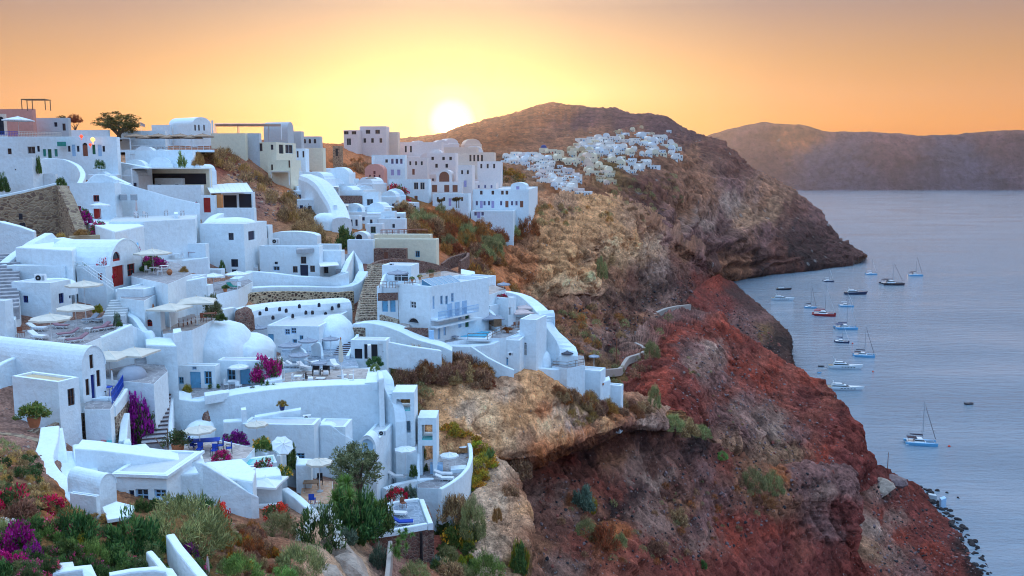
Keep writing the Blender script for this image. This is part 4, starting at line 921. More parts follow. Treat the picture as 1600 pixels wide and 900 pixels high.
G1=[(.045,.11,.03),(.08,.15,.045),(.03,.07,.025),(.11,.17,.05)]
KINDS_={'oleander':(dict(n=3600,size=.16,cols=G1,elong=4,clumps=40,crad=.22,up=.7),None),'whiteflower':(dict(n=3200,size=.15,cols=G1,elong=4,clumps=36,crad=.24,up=.6),dict(n=800,size=.055,cols=[(.85,.85,.80)],elong=1.1,clumps=26,crad=.16,hollow=.95)),'pinkflower':(dict(n=3000,size=.15,cols=[(.06,.12,.04),(.09,.13,.05),(.13,.14,.06)],elong=4,clumps=36,crad=.24,up=.6),dict(n=260,size=.08,cols=[(.55,.05,.14),(.62,.10,.22)],elong=1.1,clumps=22,crad=.16,hollow=.95)),'orangeflower':(dict(n=2600,size=.15,cols=[(.09,.16,.04),(.14,.20,.05),(.2,.2,.05)],elong=2.5,clumps=32,crad=.26,up=.5),dict(n=170,size=.11,cols=[(.75,.26,.03),(.7,.35,.05)],elong=1.1,clumps=20,crad=.16,hollow=.95)),'bougainvillea':(dict(n=1300,size=.12,cols=[(.05,.10,.03),(.09,.13,.04)],elong=2,clumps=30,crad=.28),dict(n=2600,size=.10,cols=[(.50,.012,.20),(.40,.01,.19),(.60,.04,.26),(.32,.008,.12)],elong=1.3,clumps=34,crad=.26,hollow=.7)),'purplebloom':(dict(n=1500,size=.12,cols=[(.05,.10,.03),(.10,.14,.05),(.07,.10,.04)],elong=2,clumps=30,crad=.28),dict(n=2100,size=.10,cols=[(.26,.012,.24),(.20,.01,.20),(.36,.03,.30)],elong=1.3,clumps=30,crad=.24,hollow=.75)),'redbloom':(dict(n=1100,size=.12,cols=[(.05,.10,.03),(.1,.1,.04)],elong=2,clumps=24,crad=.3),dict(n=1000,size=.10,cols=[(.46,.012,.05),(.55,.03,.10)],elong=1.2,clumps=22,crad=.22,hollow=.8)),'dry':(dict(n=3800,size=.20,cols=[(.34,.19,.10),(.27,.14,.08),(.42,.25,.12),(.18,.10,.06)],elong=7,clumps=44,crad=.26,up=.35,mat='T'),None),'drygold':(dict(n=3400,size=.20,cols=[(.40,.22,.07),(.34,.17,.06),(.24,.12,.05)],elong=9,clumps=36,crad=.24,up=.7,mat='T'),None),'dome':(dict(n=5200,size=.13,cols=[(.22,.23,.09),(.29,.28,.12),(.15,.165,.07),(.35,.32,.14)],elong=7,clumps=60,crad=.19,up=.7,hollow=.8),None),'greendome':(dict(n=4800,size=.14,cols=[(.16,.26,.06),(.23,.32,.09),(.10,.17,.045)],elong=7,clumps=50,crad=.2,up=.9,hollow=.75),None),'yellowbush':(dict(n=3600,size=.14,cols=[(.42,.28,.03),(.32,.22,.03),(.22,.17,.04)],elong=4,clumps=40,crad=.22,up=.6),None),'succulent':(dict(n=2800,size=.15,cols=[(.22,.26,.03),(.33,.30,.03),(.12,.19,.03),(.42,.24,.03)],elong=2.5,clumps=36,crad=.24,up=.8,shape='low'),None),'rustmat':(dict(n=2800,size=.15,cols=[(.42,.13,.02),(.50,.22,.03),(.26,.09,.025),(.25,.20,.04)],elong=2.5,clumps=36,crad=.24,up=.8,shape='low'),None),'orangedry':(dict(n=3400,size=.18,cols=[(.42,.14,.035),(.34,.11,.035),(.25,.09,.035),(.2,.12,.05)],elong=7,clumps=40,crad=.22,up=.6,mat='T'),None),'olivecrown':(dict(n=6500,size=.10,cols=[(.11,.12,.055),(.16,.16,.08),(.07,.08,.035),(.20,.19,.10)],elong=3.2,clumps=60,crad=.2,up=.3,shape='crown',hollow=.35),None),'darkcrown':(dict(n=6000,size=.09,cols=[(.08,.075,.025),(.12,.10,.03),(.05,.05,.02),(.17,.11,.03)],elong=2.4,clumps=54,crad=.2,up=.3,shape='crown',hollow=.35),None),'shrubgreen':(dict(n=3400,size=.14,cols=[(.08,.14,.035),(.13,.18,.05),(.05,.09,.03)],elong=2.5,clumps=40,crad=.23,up=.4),None),'bluegreen':(dict(n=3000,size=.16,cols=[(.12,.17,.12),(.16,.21,.15),(.08,.12,.08)],elong=3.5,clumps=36,crad=.23,up=.5),None),'pale_agave':(dict(n=260,size=.75,cols=[(.14,.19,.06),(.20,.24,.08)],elong=9,clumps=6,crad=.2,up=1.0,hollow=.1),None),}
VEG={}
def veg(kind):
 """foliage (and blossom) meshes of a kind of plant, radius about 1"""
 if kind=='yucca':return[yucca()]
 v=random.randrange(3)if kind not in('olivecrown',)else 0
 if(kind,v)not in VEG:
  a,f=KINDS_[kind];a=dict(a);seed=abs(sum(ord(q)*(i+3)for i,q in enumerate(kind)))+101*v
  if a.get('mat')=='T':a['mat']=TWIG
  ms=[cloud_mesh(seed=seed,**a)]
  if f:ms.append(cloud_mesh(seed=seed+7,mat=PETAL,**f))
  VEG[(kind,v)]=ms
 return VEG[(kind,v)]
def yucca():
 if 'yucca' not in VEG:
  rng=random.Random(5);mb=MB();cols=[]
  for h in range(7):
   c=Vector((rng.uniform(-.6,.6),rng.uniform(-.6,.6),rng.uniform(.35,1.0)))if h else Vector((0,0,.9))
   for i in range(60):
    t=rng.uniform(0,6.28);e=rng.uniform(-.5,1.4);d=Vector((math.cos(t)*math.cos(e),math.sin(t)*math.cos(e),math.sin(e)));l=rng.uniform(.34,.52)
    sd=d.cross(Vector((0,0,1))).normalized()*.028;tip=c+d*l-Vector((0,0,.07));mid=c+d*l*.5
    mb.add((c-sd*.5,mid-sd,tip,mid+sd,c+sd*.5),((0,1,2,3,4),));k=rng.uniform(.7,1.4);cols+=[(.10*k,.17*k,.035*k)]*5
  me=bpy.data.meshes.new('fronds');me.from_pydata(mb.v,[],mb.f);at=me.color_attributes.new('Col','FLOAT_COLOR','POINT')
  at.data.foreach_set('color',np.c_[np.array(cols),np.ones(len(cols))].astype(np.float32).ravel());me.materials.append(LEAF);me.update();VEG['yucca']=me
 return VEG['yucca']
BROWNG='shrubs on the slopes'
ALL_ROCK=['town_hillside','pumice_cliff','sandstone_knoll','dark_slope','red_slope','bay_slope','scree_slope','pumice_pillar','mountain']
def shrub(label,kind,px,py,wpx,hpx,Y=None,name='shrub',cat='shrub',group=None,on=ALL_ROCK,deep=None,sink=.12):
 """px, py: the foot of the plant's middle in the photograph"""
 loc=P(px,py,Y)if Y else hit(px,py,on)
 if loc is None:return None
 D=loc.y;w_=M(wpx,D)/2;h=M(hpx,D)
 ms=veg(kind);top=.5 if kind in('succulent','rustmat')else(1.1 if kind=='yucca' else .95)
 if kind in('pale_agave',):top=.7
 sc_=(w_,deep or w_,h/top)
 if len(ms)==1:
  o=link_mesh(name,ms[0],None,loc-Vector((0,0,h*sink)),random.uniform(0,6.28)if abs(sc_[0]-sc_[1])<.01 else 0,sc_)
  return tag(o,label,cat,group)
 root=empty(name,label,cat,loc-Vector((0,0,h*sink)),0,group);root.scale=sc_;root.rotation_euler=(0,0,random.uniform(0,6.28))
 link_mesh('leaves',ms[0],root);link_mesh('blossoms',ms[1],root);return root
def tree(label,kind,px,py,wpx,hpx,Y,name='tree',cat='tree',group=None,trunk=.35,lean=0):
 loc=P(px,py,Y);w_=M(wpx,Y)/2;h=M(hpx,Y);root=empty(name,label,cat,loc,0,group)
 ch=h*(1-trunk);cz=h-ch/2
 mb=MB();rng=random.Random(int(px*7+py))
 mb.bar((0,0,-.6),(lean*.3,0,h*trunk*.7),w_*.11,7,w_*.08)
 for k in range(7):
  t=k*.9+rng.random();e=Vector((lean+math.cos(t)*w_*.62,math.sin(t)*w_*.62,cz+rng.uniform(-.25,.3)*ch));s0=Vector((lean*.3,0,h*trunk*.66));m_=(s0+e)/2+Vector((0,0,.1*ch))
  mb.bar(s0,m_,w_*.055,5,w_*.035);mb.bar(m_,e,w_*.035,5,w_*.01)
 mb.build('trunk',BARK,root)
 o=link_mesh('crown',veg(kind)[0],root,(lean,0,cz),rng.uniform(0,6),(w_,w_,ch/2/.72));return root
def palm(label,px,py,hpx,wpx,Y,group=None):
 loc=P(px,py,Y);h=M(hpx,Y);w_=M(wpx,Y)/2;root=empty('palm_tree',label,'palm tree',loc,0,group)
 MB().bar((0,0,-.5),(0,0,h*.72),.13,6,.09).build('trunk',BARK,root)
 o=link_mesh('crown',cloud_mesh(420,.9,[(.16,.10,.03),(.22,.12,.03),(.10,.08,.03)],12,'crown',3,.2,.2,3,hollow=0.05)if 'palm' not in VEG else VEG['palm'],root,(0,0,h*.8),0,(w_,w_,w_));VEG['palm']=o.data
 return root
def in_poly(x,y,poly):
 c=False;j=len(poly)-1
 for i in range(len(poly)):
  (xi,yi),(xj,yj)=poly[i],poly[j]
  if(yi>y)!=(yj>y)and x<(xj-xi)*(y-yi)/(yj-yi)+xi:c=not c
  j=i
 return c
def scatter(label,kinds,poly,n,size,group,name='shrub',flat=.62,on=ALL_ROCK,seed=0,cat='shrub',tall=None):
 """separate plants over a patch of ground; size in pixels (low, high); small ones that read as one cover are joined"""
 rng=random.Random(seed or int(sum(x+y for x,y in poly)));xs=[p[0]for p in poly];ys=[p[1]for p in poly];k=tries=0;joined=size[1]<=30;acc={}
 while k<n and tries<n*30:
  tries+=1;x,y=rng.uniform(min(xs),max(xs)),rng.uniform(min(ys),max(ys))
  if not in_poly(x,y,poly):continue
  s=rng.uniform(*size);kk=rng.choice(kinds);k+=1
  if not joined:shrub(label,kk,x,y+s*.2,s,s*flat*rng.uniform(.8,1.25)*(tall or 1),None,name,cat,group,on);continue
  q=hit(x,y+s*.2,on)
  if q is None:continue
  if kk not in VLOW:
   a=dict(KINDS_[kk][0]);a.pop('mat',None);a['n']=420;a['size']*=1.9;me=cloud_mesh(seed=9,**a);co=np.empty(len(me.vertices)*3,np.float32);me.vertices.foreach_get('co',co);cl=np.empty(len(me.vertices)*4,np.float32);me.color_attributes['Col'].data.foreach_get('color',cl);VLOW[kk]=(co.reshape(-1,3),cl.reshape(-1,4)[:,:3])
  co,cl=VLOW[kk];t=rng.uniform(0,6.28);w_=M(s,q.y)/2;rot=np.array([[math.cos(t),-math.sin(t),0],[math.sin(t),math.cos(t),0],[0,0,1]])
  v=co@rot.T*np.array([w_,w_,w_*2*flat*rng.uniform(.8,1.25)])+np.array(q);acc.setdefault('all',[]).append((v,cl*rng.uniform(.75,1.3)))
 if acc:
  v=np.concatenate([a for a,_ in acc['all']]);c=np.concatenate([b_ for _,b_ in acc['all']])
  mesh_obj('low_scrub',v,np.arange(len(v)).reshape(-1,4).tolist(),LEAF,cols=c)['kind']='stuff'
VLOW={}
# boats in the bay
HULLW=simple('white_gelcoat',(.72,.78,.82),.3,.05,2,0);HULLN=simple('navy_gelcoat',(.02,.04,.10),.3,.1,2,0);HULLD=simple('dark_gelcoat',(.03,.03,.045),.3,.1,2,0)
HULLR=simple('red_gelcoat',(.34,.02,.03),.35,.08,2,0);HULLC=simple('pale_blue_gelcoat',(.13,.40,.64),.3,.06,2,0);DECKT=simple('teak_deck',(.36,.25,.16),.7,.15,5,.1)
SAILB=simple('dark_sail_cover',(.05,.035,.05),.8,.15,3,.2);SAILR=simple('red_sail_cover',(.42,.02,.03),.8,.12,3,.2);SAILBL=simple('blue_sail_cover',(.03,.05,.14),.8,.12,3,.2)
ALU=simple('mast_aluminium',(.30,.33,.38),.35,.06,3,0);BUOYR=simple('red_buoy',(.65,.06,.03),.5,.1,3,0);RUBBER=simple('grey_rubber',(.09,.08,.09),.7,.1,3,.1)
def hull_mb(L,B,H,y0=0.0,bow=.30,rake=.08,n=13,stern=.8,draft=.35,sheer=.18):
 """hull along +X, stations of a deck edge, chine and keel"""
 mb=MB();rows=[]
 for i in range(n):
  f=i/(n-1);x=-L/2+L*f
  bf=stern+(1-stern)*min(1,f/.35)if f<.35 else 1.0
  if f>1-bow:g=(f-(1-bow))/bow;bf=max(.02,1-g**1.9)
  hb=B/2*bf;z=H*(1+sheer*f*f);xr=x+rake*L*max(0,f-.7)/.3
  rows.append([(xr,y0+hb,z),(x+rake*L*.5*max(0,f-.7)/.3,y0+hb*.92,H*.45),(x,y0+hb*.74,-.02),(x,y0,-draft),(x,y0-hb*.74,-.02),(x+rake*L*.5*max(0,f-.7)/.3,y0-hb*.92,H*.45),(xr,y0-hb,z)])
 vs=[p for r_ in rows for p in r_];m_=7
 fs=[(i*m_+j,i*m_+j+1,(i+1)*m_+j+1,(i+1)*m_+j)for i in range(n-1)for j in range(m_-1)]
 fs+=[(i*m_+6,i*m_,(i+1)*m_,(i+1)*m_+6)for i in range(n-1)];fs+=[tuple(range(7))[::-1]]
 mb.add(vs,fs);return mb
def cabin_mb(x0,x1,w,z0,z1,fwd=.35,aft=.1,nar=.8,y=0):
 """deckhouse with raked ends"""
 L=x1-x0;mb=MB();b=[(x0,-w/2),(x1-fwd*L*.25,-w/2),(x1,-w*.28),(x1,w*.28),(x1-fwd*L*.25,w/2),(x0,w/2)]
 t=[(x0+aft*L,-w/2*nar),(x1-fwd*L,-w/2*nar),(x1-fwd*L*.8,-w*.22),(x1-fwd*L*.8,w*.22),(x1-fwd*L,w/2*nar),(x0+aft*L,w/2*nar)]
 vs=[(px,py+y,z0)for px,py in b]+[(px,py+y,z1)for px,py in t];n=6
 mb.add(vs,[(i,(i+1)%n,n+(i+1)%n,n+i)for i in range(n)]+[tuple(range(n,2*n)),tuple(range(n))[::-1]]);return mb
def band_mb(x0,x1,w,z0,z1,zb0,zb1,fwd=.35,aft=.1,nar=.8,proud=.03):
 """window band wrapped round a deckhouse"""
 L=x1-x0;b=[(x0,-w/2),(x1-fwd*L*.25,-w/2),(x1,-w*.28),(x1,w*.28),(x1-fwd*L*.25,w/2),(x0,w/2)]
 t=[(x0+aft*L,-w/2*nar),(x1-fwd*L,-w/2*nar),(x1-fwd*L*.8,-w*.22),(x1-fwd*L*.8,w*.22),(x1-fwd*L,w/2*nar),(x0+aft*L,w/2*nar)]
 def lv(z):
  f=(z-z0)/(z1-z0);c=((x0+x1)/2,0);o=[]
  for p,q in zip(b,t):
   x=p[0]+(q[0]-p[0])*f;y=p[1]+(q[1]-p[1])*f;o.append((x+proud*(1 if x>c[0]else-.0),y+proud*(1 if y>0 else-1),z))
  return o
 lo,hi=lv(zb0),lv(zb1);mb=MB()
 for i in range(5):mb.quad(lo[i],lo[i+1],hi[i+1],hi[i])
 return mb
def rig(root,L,mastx,mh,deck,boom,sail,boomdir=-1):
 MB().bar((mastx,0,deck),(mastx,0,mh),.13,6,.07).build('mast',ALU,root)
 b_=MB();b_.bar((mastx,0,deck+1.5),(mastx+boomdir*boom,0,deck+1.75),.09,6);bo=b_.build('boom',ALU,root)
 s=MB();s.bar((mastx+boomdir*.2,0,deck+1.85),(mastx+boomdir*boom*.97,0,deck+1.95),.34,7,.2);s.build('sail_cover',sail,bo)
 r_=MB();r_.bar((mastx,0,mh*.95),(L*.48,0,deck),.03,3);r_.bar((mastx,0,mh*.98),(-L*.47,0,deck),.02,3)
 for y in(-1,1):r_.bar((mastx,0,mh*.9),(mastx-.3,y*L*.16,deck),.02,3)
 r_.build('rigging',BLACKM,root)
 sp=MB();sp.bar((mastx,-1.2,mh*.62),(mastx,1.2,mh*.62),.05,4);sp.build('spreader',ALU,root)
 f=MB();f.bar((mastx+.6,0,mh*.86),(L*.46,0,deck+.3),.10,5);f.build('furled_jib',SAILB if sail is SAILB else CANVASW,root)
def catamaran(label,px,py,wpx,hd,hull=None,sail=None,mastpx=None,bimini=True,group='sailing boats at anchor in the bay',cat='catamaran',k=None):
 """px, py: middle of the waterline; hd: heading of the bow in degrees, 0 to the right, 90 away"""
 loc=S(px,py);D=loc.y;hd_=R(hd);ext=abs(math.cos(hd_))+.5*abs(math.sin(hd_));L=min(24,M(wpx,D)/ext)
 root=empty('catamaran',label,cat,loc,hd_,group);hull=hull or HULLC
 B=L*.52;H=L*.10
 h2=hull_mb(L,L*.13,H,B/2-L*.065,.45,.02,stern=.75);h1=hull_mb(L,L*.13,H,-B/2+L*.065,.45,.02,stern=.75)
 h1.build('hull',hull,root);h2.build('hull',hull,root)
 MB().box(-L*.42,-B/2+L*.05,H*.55,L*.14,B/2-L*.05,H*1.06).build('bridge_deck',HULLW,root)
 t_=MB()
 for i in range(7):y=-B/2+L*.13+(B-L*.26)*i/6;t_.bar((L*.14,y,H*1.05),(L*.42,y,H*1.1),.05,4)
 t_.bar((L*.42,-B/2+L*.05,H*1.1),(L*.42,B/2-L*.05,H*1.1),.12,6);t_.build('trampoline',GREYM,root)
 c0=(-L*.22,L*.16,B*.62,H*1.05,H*2.1);cb=cabin_mb(*c0).build('deckhouse',HULLW,root)
 band_mb(*c0,H*1.38,H*1.82).build('window_band',GLASS,cb)
 if bimini:
  bm=MB();bm.box(-L*.42,-B*.27,H*2.25,-L*.13,B*.27,H*2.36)
  for x in(-L*.40,-L*.16):
   for y in(-B*.25,B*.25):bm.bar((x,y,H),(x,y,H*2.26),.05,4)
  bm.build('bimini',sail or SAILB,root)
 st=MB();st.box(-L*.5,-B/2+L*.02,.12,-L*.40,-B/2+L*.11,H*.55);st.box(-L*.5,B/2-L*.11,.12,-L*.40,B/2-L*.02,H*.55);st.build('stern_step',HULLW,root)
 mh=M(mastpx,D)if mastpx else L*1.35
 rig(root,L,L*.06,mh,H*1.9,L*.42,sail or SAILB);return root
def yacht(label,px,py,wpx,hd,hull=None,fly=True,group='motor yachts at anchor in the bay',trim=None,flat=False):
 loc=S(px,py);D=loc.y;hd_=R(hd);ext=abs(math.cos(hd_))+.25*abs(math.sin(hd_));L=M(wpx,D)/ext
 root=empty('motor_yacht',label,'motor yacht',loc,hd_,group);hull=hull or HULLW;B=L*.24;H=L*(.085 if flat else .10)
 ho=hull_mb(L*.93,B,H,0,.5,.09,stern=.88,sheer=.45).build('hull',hull,root)
 pw=MB()
 for s in(-1,1):
  for i in range(5):x=-L*.1+i*L*.085;pw.quad((x,s*(B/2*1.004),H*.62),(x+L*.05,s*(B/2*1.004),H*.62),(x+L*.05,s*(B/2*1.02),H*.82),(x,s*(B/2*1.02),H*.82))
 pw.build('porthole',GLASS,ho)
 c0=(-L*.33,L*.20,B*.80,H*1.0,H*1.75);cb=cabin_mb(*c0,.42,.05,.82).build('deckhouse',HULLW,root);band_mb(*c0,H*1.22,H*1.58,.42,.05,.82).build('window_band',GLASS,cb)
 MB().box(-L*.46,-B*.40,H*.98,-L*.33,B*.40,H*1.06).build('aft_deck',DECKT,root)
 if fly:
  c1=(-L*.30,L*.06,B*.62,H*1.72,H*2.15);fb=cabin_mb(*c1,.4,.05,.85).build('flybridge',HULLW,root);band_mb(*c1,H*1.92,H*2.1,.4,.05,.85).build('windscreen',GLASS,fb)
  ar=MB();ar.bar((-L*.24,-B*.28,H*2.1),(-L*.28,-B*.22,H*2.75),.12,5);ar.bar((-L*.24,B*.28,H*2.1),(-L*.28,B*.22,H*2.75),.12,5);ar.bar((-L*.28,-B*.24,H*2.75),(-L*.28,B*.24,H*2.75),.16,6);ar.lathe([(.35,H*2.78),(.3,H*2.95),(.05,H*3.0)],8,(-L*.28,0,0));ar.bar((-L*.3,0,H*2.8),(-L*.33,0,H*3.7),.05,4);ar.build('radar_arch',trim or HULLW,root)
 else:
  ar=MB();ar.bar((-L*.2,0,H*1.75),(-L*.24,0,H*2.5),.08,5);ar.build('radar_mast',ALU,root)
 rl=MB();pr=None
 for s in(-1,1):
  pr=None
  for i in range(8):
   f=.55+.4*i/7;g=max(0,(f-.5)/.5);p=Vector((-L*.465+L*.93*f+.06*L*max(0,f-.7)/.3,s*B/2*max(.05,1-g**1.9)*.96,H*(1+.45*f*f)))
   rl.bar(p,p+Vector((0,0,.7)),.03,3)
   if pr is not None:rl.bar(pr+Vector((0,0,.7)),p+Vector((0,0,.7)),.035,3)
   pr=p
 rl.build('bow_rail',ALU,root)['kind']='stuff';return root
def dinghy(label,px,py,wpx,hd=0,mat=None,group='small boats in the bay'):
 loc=S(px,py);D=loc.y;L=max(2.2,M(wpx,D));root=empty('dinghy',label,'dinghy',loc,R(hd),group)
 hull_mb(L,L*.38,L*.11,0,.4,.05,n=9).build('hull',mat or RUBBER,root)
 t_=MB();t_.bar((-L*.5,L*.17,L*.13),(L*.3,L*.17,L*.16),L*.045,6);t_.bar((-L*.5,-L*.17,L*.13),(L*.3,-L*.17,L*.16),L*.045,6);t_.bar((L*.3,L*.17,L*.16),(L*.5,0,L*.17),L*.045,6);t_.bar((L*.3,-L*.17,L*.16),(L*.5,0,L*.17),L*.045,6);t_.build('tube',mat or RUBBER,root)
 MB().box(-L*.1,-L*.15,L*.12,L*.02,L*.15,L*.16).build('thwart',WOOD,root)
 m_=MB();m_.box(-L*.56,-L*.05,L*.05,-L*.48,L*.05,L*.25);m_.build('outboard_motor',BLACKM,root);return root
def buoy(label,px,py,wpx,mat=None):
 loc=S(px,py);r_=max(.35,M(wpx,loc.y)/2);mb=MB();mb.lathe([(r_*.3,-r_*.4),(r_*.85,-r_*.1),(r_,r_*.3),(r_*.75,r_*.8),(r_*.3,r_*1.1),(r_*.12,r_*1.3)],10)
 tag(mb.build('buoy',mat or BUOYR,None,True,loc),label,'buoy','mooring buoys');return
catamaran('large white catamaran with dark sail cover, nearest of the boats, in open water',1438,694,52,-14,HULLC,SAILB,72)
catamaran('white catamaran with dark boom cover just beyond the two motor yachts',1349,557,36,-18,HULLC,SAILB,50)
catamaran('white catamaran with dark awning over its cockpit, in the middle of the fleet',1321,514,36,-8,HULLC,SAILBL,56)
catamaran('red hulled catamaran with red sail cover',1287,493,39,-20,HULLR,SAILR,48)
catamaran('white catamaran close behind the stern of the red one',1266,481,20,-25,HULLC,SAILB,36,bimini=False)
catamaran('white sailing yacht with cabin lying between red catamaran and dark yacht',1322,479,24,-15,HULLC,CANVASW,24,bimini=False)
catamaran('slim dark hulled sailing boat lying below the awning catamaran',1315,535,25,-22,HULLN,SAILBL,30,bimini=False)
catamaran('lone sailing boat with blue hull, nearest the dark headland',1294,440,17,-5,HULLN,CANVASW,22,bimini=False)
catamaran('white catamaran far out off the tip of the headland',1361,429,18,-10,HULLC,CANVASW,24,bimini=False)
catamaran('large dark hulled sailing catamaran with crowded deck, far out',1393,445,38,-8,HULLD,SAILB,38)
catamaran('white catamaran with dark sail cover, farthest to the right',1430,431,23,-12,HULLC,SAILB,32)
yacht('white motor yacht with flybridge, nearer of two beyond the red cliff edge',1319,576,54,-8,HULLW)
yacht('long white motor yacht with row of portholes half hidden by the red cliff',1318,609,60,-8,HULLW,flat=True)
yacht('white motor yacht with tall flybridge lying in the shadow of the headland',1222,469,36,-8,HULLW)
yacht('black motor yacht lying behind the white flybridge yacht',1224,453,24,-6,HULLD,fly=False)
yacht('dark blue motor yacht with white superstructure in the middle of the bay',1336,460,36,-5,HULLN)
yacht('small white motor boat close under the headland cliff',1224,424,9,20,HULLW,fly=False)
dinghy('brown inflatable dinghy alone in the open water',1514,632,14,5)
dinghy('dark dinghy moored inshore of the flybridge yacht',1283,573,9,0)
dinghy('pale blue dinghy moored near the red cliff',1280,583,7,10,HULLC)
buoy('red mooring buoy beside the nearest catamaran',1483,698,4.5)
buoy('red mooring buoy off the bow of the flybridge yacht',1364,581,3)
buoy('red mooring buoy beside the slim dark sailing boat',1332,537,3)
# THE TOWN, from the front rows to the ridge
W_,D_,DK,WA,DA='window','door','dark','window_arch','door_arch'
def dark_mat():return BLACKR
m,nt,b=base_mat('dark_room',.9,.1);b.inputs['Base Color'].default_value=(.035,.035,.045,1);BLACKR=m
def mound(label,px,py,Y,wpx,hpx,depth,mat=None,name='white_vault',cat='roof dome',seed=1,wob=.12,n=28):
 """a hand built whitewashed hump: rounded, uneven, open at the foot"""
 loc=P(px,py,Y);a,c=M(wpx,Y)/2,M(hpx,Y);vs=[];fs=[];k=n;rws=max(12,n//3)
 for j in range(rws+1):
  e=1.5707*j/rws
  for i in range(k):
   t=2*math.pi*i/k;vs.append((a*math.cos(t)*math.cos(e)**.8,depth*(1+math.sin(t)*math.cos(e)**.8),c*math.sin(e)**.9))
 v=np.array(vs);nz=fbm(v/(a*.8)+seed*5.1,3,.5)+.22*fbm(v/(a*.35)+seed,3,ridge=True);v+=(v-np.array([0,depth,0]))*(wob*nz)[:,None];v[:k,2]-=min(3,c)
 fs=[(j*k+i,j*k+(i+1)%k,(j+1)*k+(i+1)%k,(j+1)*k+i)for j in range(rws)for i in range(k)]
 o=mesh_obj(name,v,fs,mat or WHITE,None,True,loc=loc);return tag(o,label,cat)
def slab(label,poly,z,th=.18,mat=None,name='roof_slab',cat='roof'):
 return block(label,poly,z,th,mat or WHITE,name,cat,.03)
def group_of(n,fn,*a):[fn(i,*a)for i in range(n)]
# row 1: the long house in front (bottom left)
wall('white parapet with rounded shoulder at the bottom edge of the picture, left',[(82,897,33.5),(100,893,33.6),(128,889,33.8),(131,905,33.4)],2,.5)
block('square chimney stub with grey lid rising from the bottom left parapet',[(92,879),(114,877),(117,887),(94,889)],P(92,879,34.5).z,2.2,WHITE2,'chimney','chimney',.04)
wall('low white wall curving along the bottom edge among the flowers',[(172,899,34.2),(205,893,34.6),(240,890,34.8),(258,893,34.8),(264,905,34.4)],2,.4)
wall('narrow blue white wall running downhill beside the bottom left garden',[(228,862,38.5),(240,876,37.0),(250,889,35.8),(262,906,34.2)],1.6,.3)
wall('longer white wall running downhill right of the narrow garden wall',[(259,836,41.5),(272,856,39.5),(290,878,37.6),(312,906,35.4)],1.6,.42)
closed_parasol('folded pink white parasol with orange knob standing at the bottom edge',326,914,P(326,914,41).z,52,CANVASP)
wall('tall white back wall with gently sloping crest behind the lowest long house',[(117,701,57),(150,703,57.3),(195,708,58),(240,714,58.7),(285,719,59.4),(320,724,60)],5.5,2.2,name='house_wall')
wall('white sloping wall running down to the right from the long house corner',[(316,724,58.5),(340,738,58.7),(365,754,59),(392,771,59.5),(404,776,60)],3.6,.5)
wall('jagged white buttress left of the round dish, dropping to the rocks',[(63,668,60.5),(60,690,58.5),(52,712,56.5),(52,726,55.0),(62,742,53.4),(78,757,51.8),(98,772,50.5),(112,786,49)],2.6,1.2,name='buttress',n=18)
wall('white upper buttress beside the stone retaining wall',[(76,671,61),(80,700,59),(84,730,57.5)],3.5,.9,name='buttress')
wall('white curved buttress right of the round dish',[(113,695,60.5),(116,715,58.5),(124,735,56.8),(128,752,55.5)],4,1.1,name='buttress')
block('white sloping plinth between the two buttresses',[(82,704),(114,704),(128,752),(92,760)],P(90,735,56.5).z,3,name='white_block')
corner_house('white_house','small white vaulted outhouse below the long wall, gable turned right','house',(158,806,49.5),28,52,24,745,roof='vaultR',spring=.7)
corner_house('white_house','lowest white cube with sloping front among the bottom left shrubs','house',(152,812,47.5),18,42,5,776,roof='flat',par=.05)
block('white terrace block in front of the long wall, left',[(127,742),(158,736),(160,752),(120,758)],P(140,745,55).z,2.5)
corner_house('white_house','flat white house with pale blue glazed front under the long wall','house',(262,790,56),6,84,52,741,[(W_,'L',241,765,271,779,PBLUE),(D_,'L',202,766,210,786,NAVY),(W_,'L',212,764,232,785,PBLUE)],par=.12,over=.22)
block('small white parapet house above the slatted roof with dark slot',[(231,726),(275,720),(276,736),(232,742)],P(235,728,58.6).z,1.4)
block('long dark slot window frame on the small parapet house',[(238,737.5),(268,733.5),(268,736),(238,740)],P(240,737,57.9).z,.5,BLACKR,'slot_window','window')
pergola('white slatted shade roof leaning on the long house',[(230,757),(274,750),(275,737),(233,742)],P(230,757,56.8).z,.1,slats=12,posts=False,solid=False,name='slatted_shade')
block('white flat roof slab at the right end of the long house',[(277,731),(305,727),(311,738),(276,742)],P(290,736,58.6).z,2.6)
slab('tilted white roof of a little shed half buried in the shrubs',[(160,792),(182,783),(210,790),(205,806),(168,812)],P(180,795,48.5).z,.2)
dish('large pale round satellite dish between the white buttresses',95,698,60,20,.1,stand=.9)
z=terrace([(352,790),(437,784),(440,764),(362,770)],(395,786,65),3,PAVEB)
wall('white front parapet below the square white parasol',[(354,793,62.5),(395,789.5,63.5),(437,787,64.5)],3.4,.35)
wall('white wall running down from the flower tower to the oleanders',[(440,764,67),(460,778,65.5),(486,802,63.5)],2.8,.6)
parasol('square white parasol with pointed top over the sunken terrace',416,786,z,62,CANVASW,True,topy=746)
table('long low bench with mauve cover on the sunken terrace',403,780,z,2.4,.8,0,MAUVE,h=.4)
block('white house block stepping down left of the square parasol',[(318,722),(378,716),(400,735),(395,752),(352,745)],P(350,728,63).z,4)
block('white flat block under the little pool, carrying an air conditioner',[(350,734),(437,728),(440,742),(375,750)],P(390,737,66).z,4)
air_conditioner('air conditioner with black fan below the little pool',387,747.5,64.5,22,0)
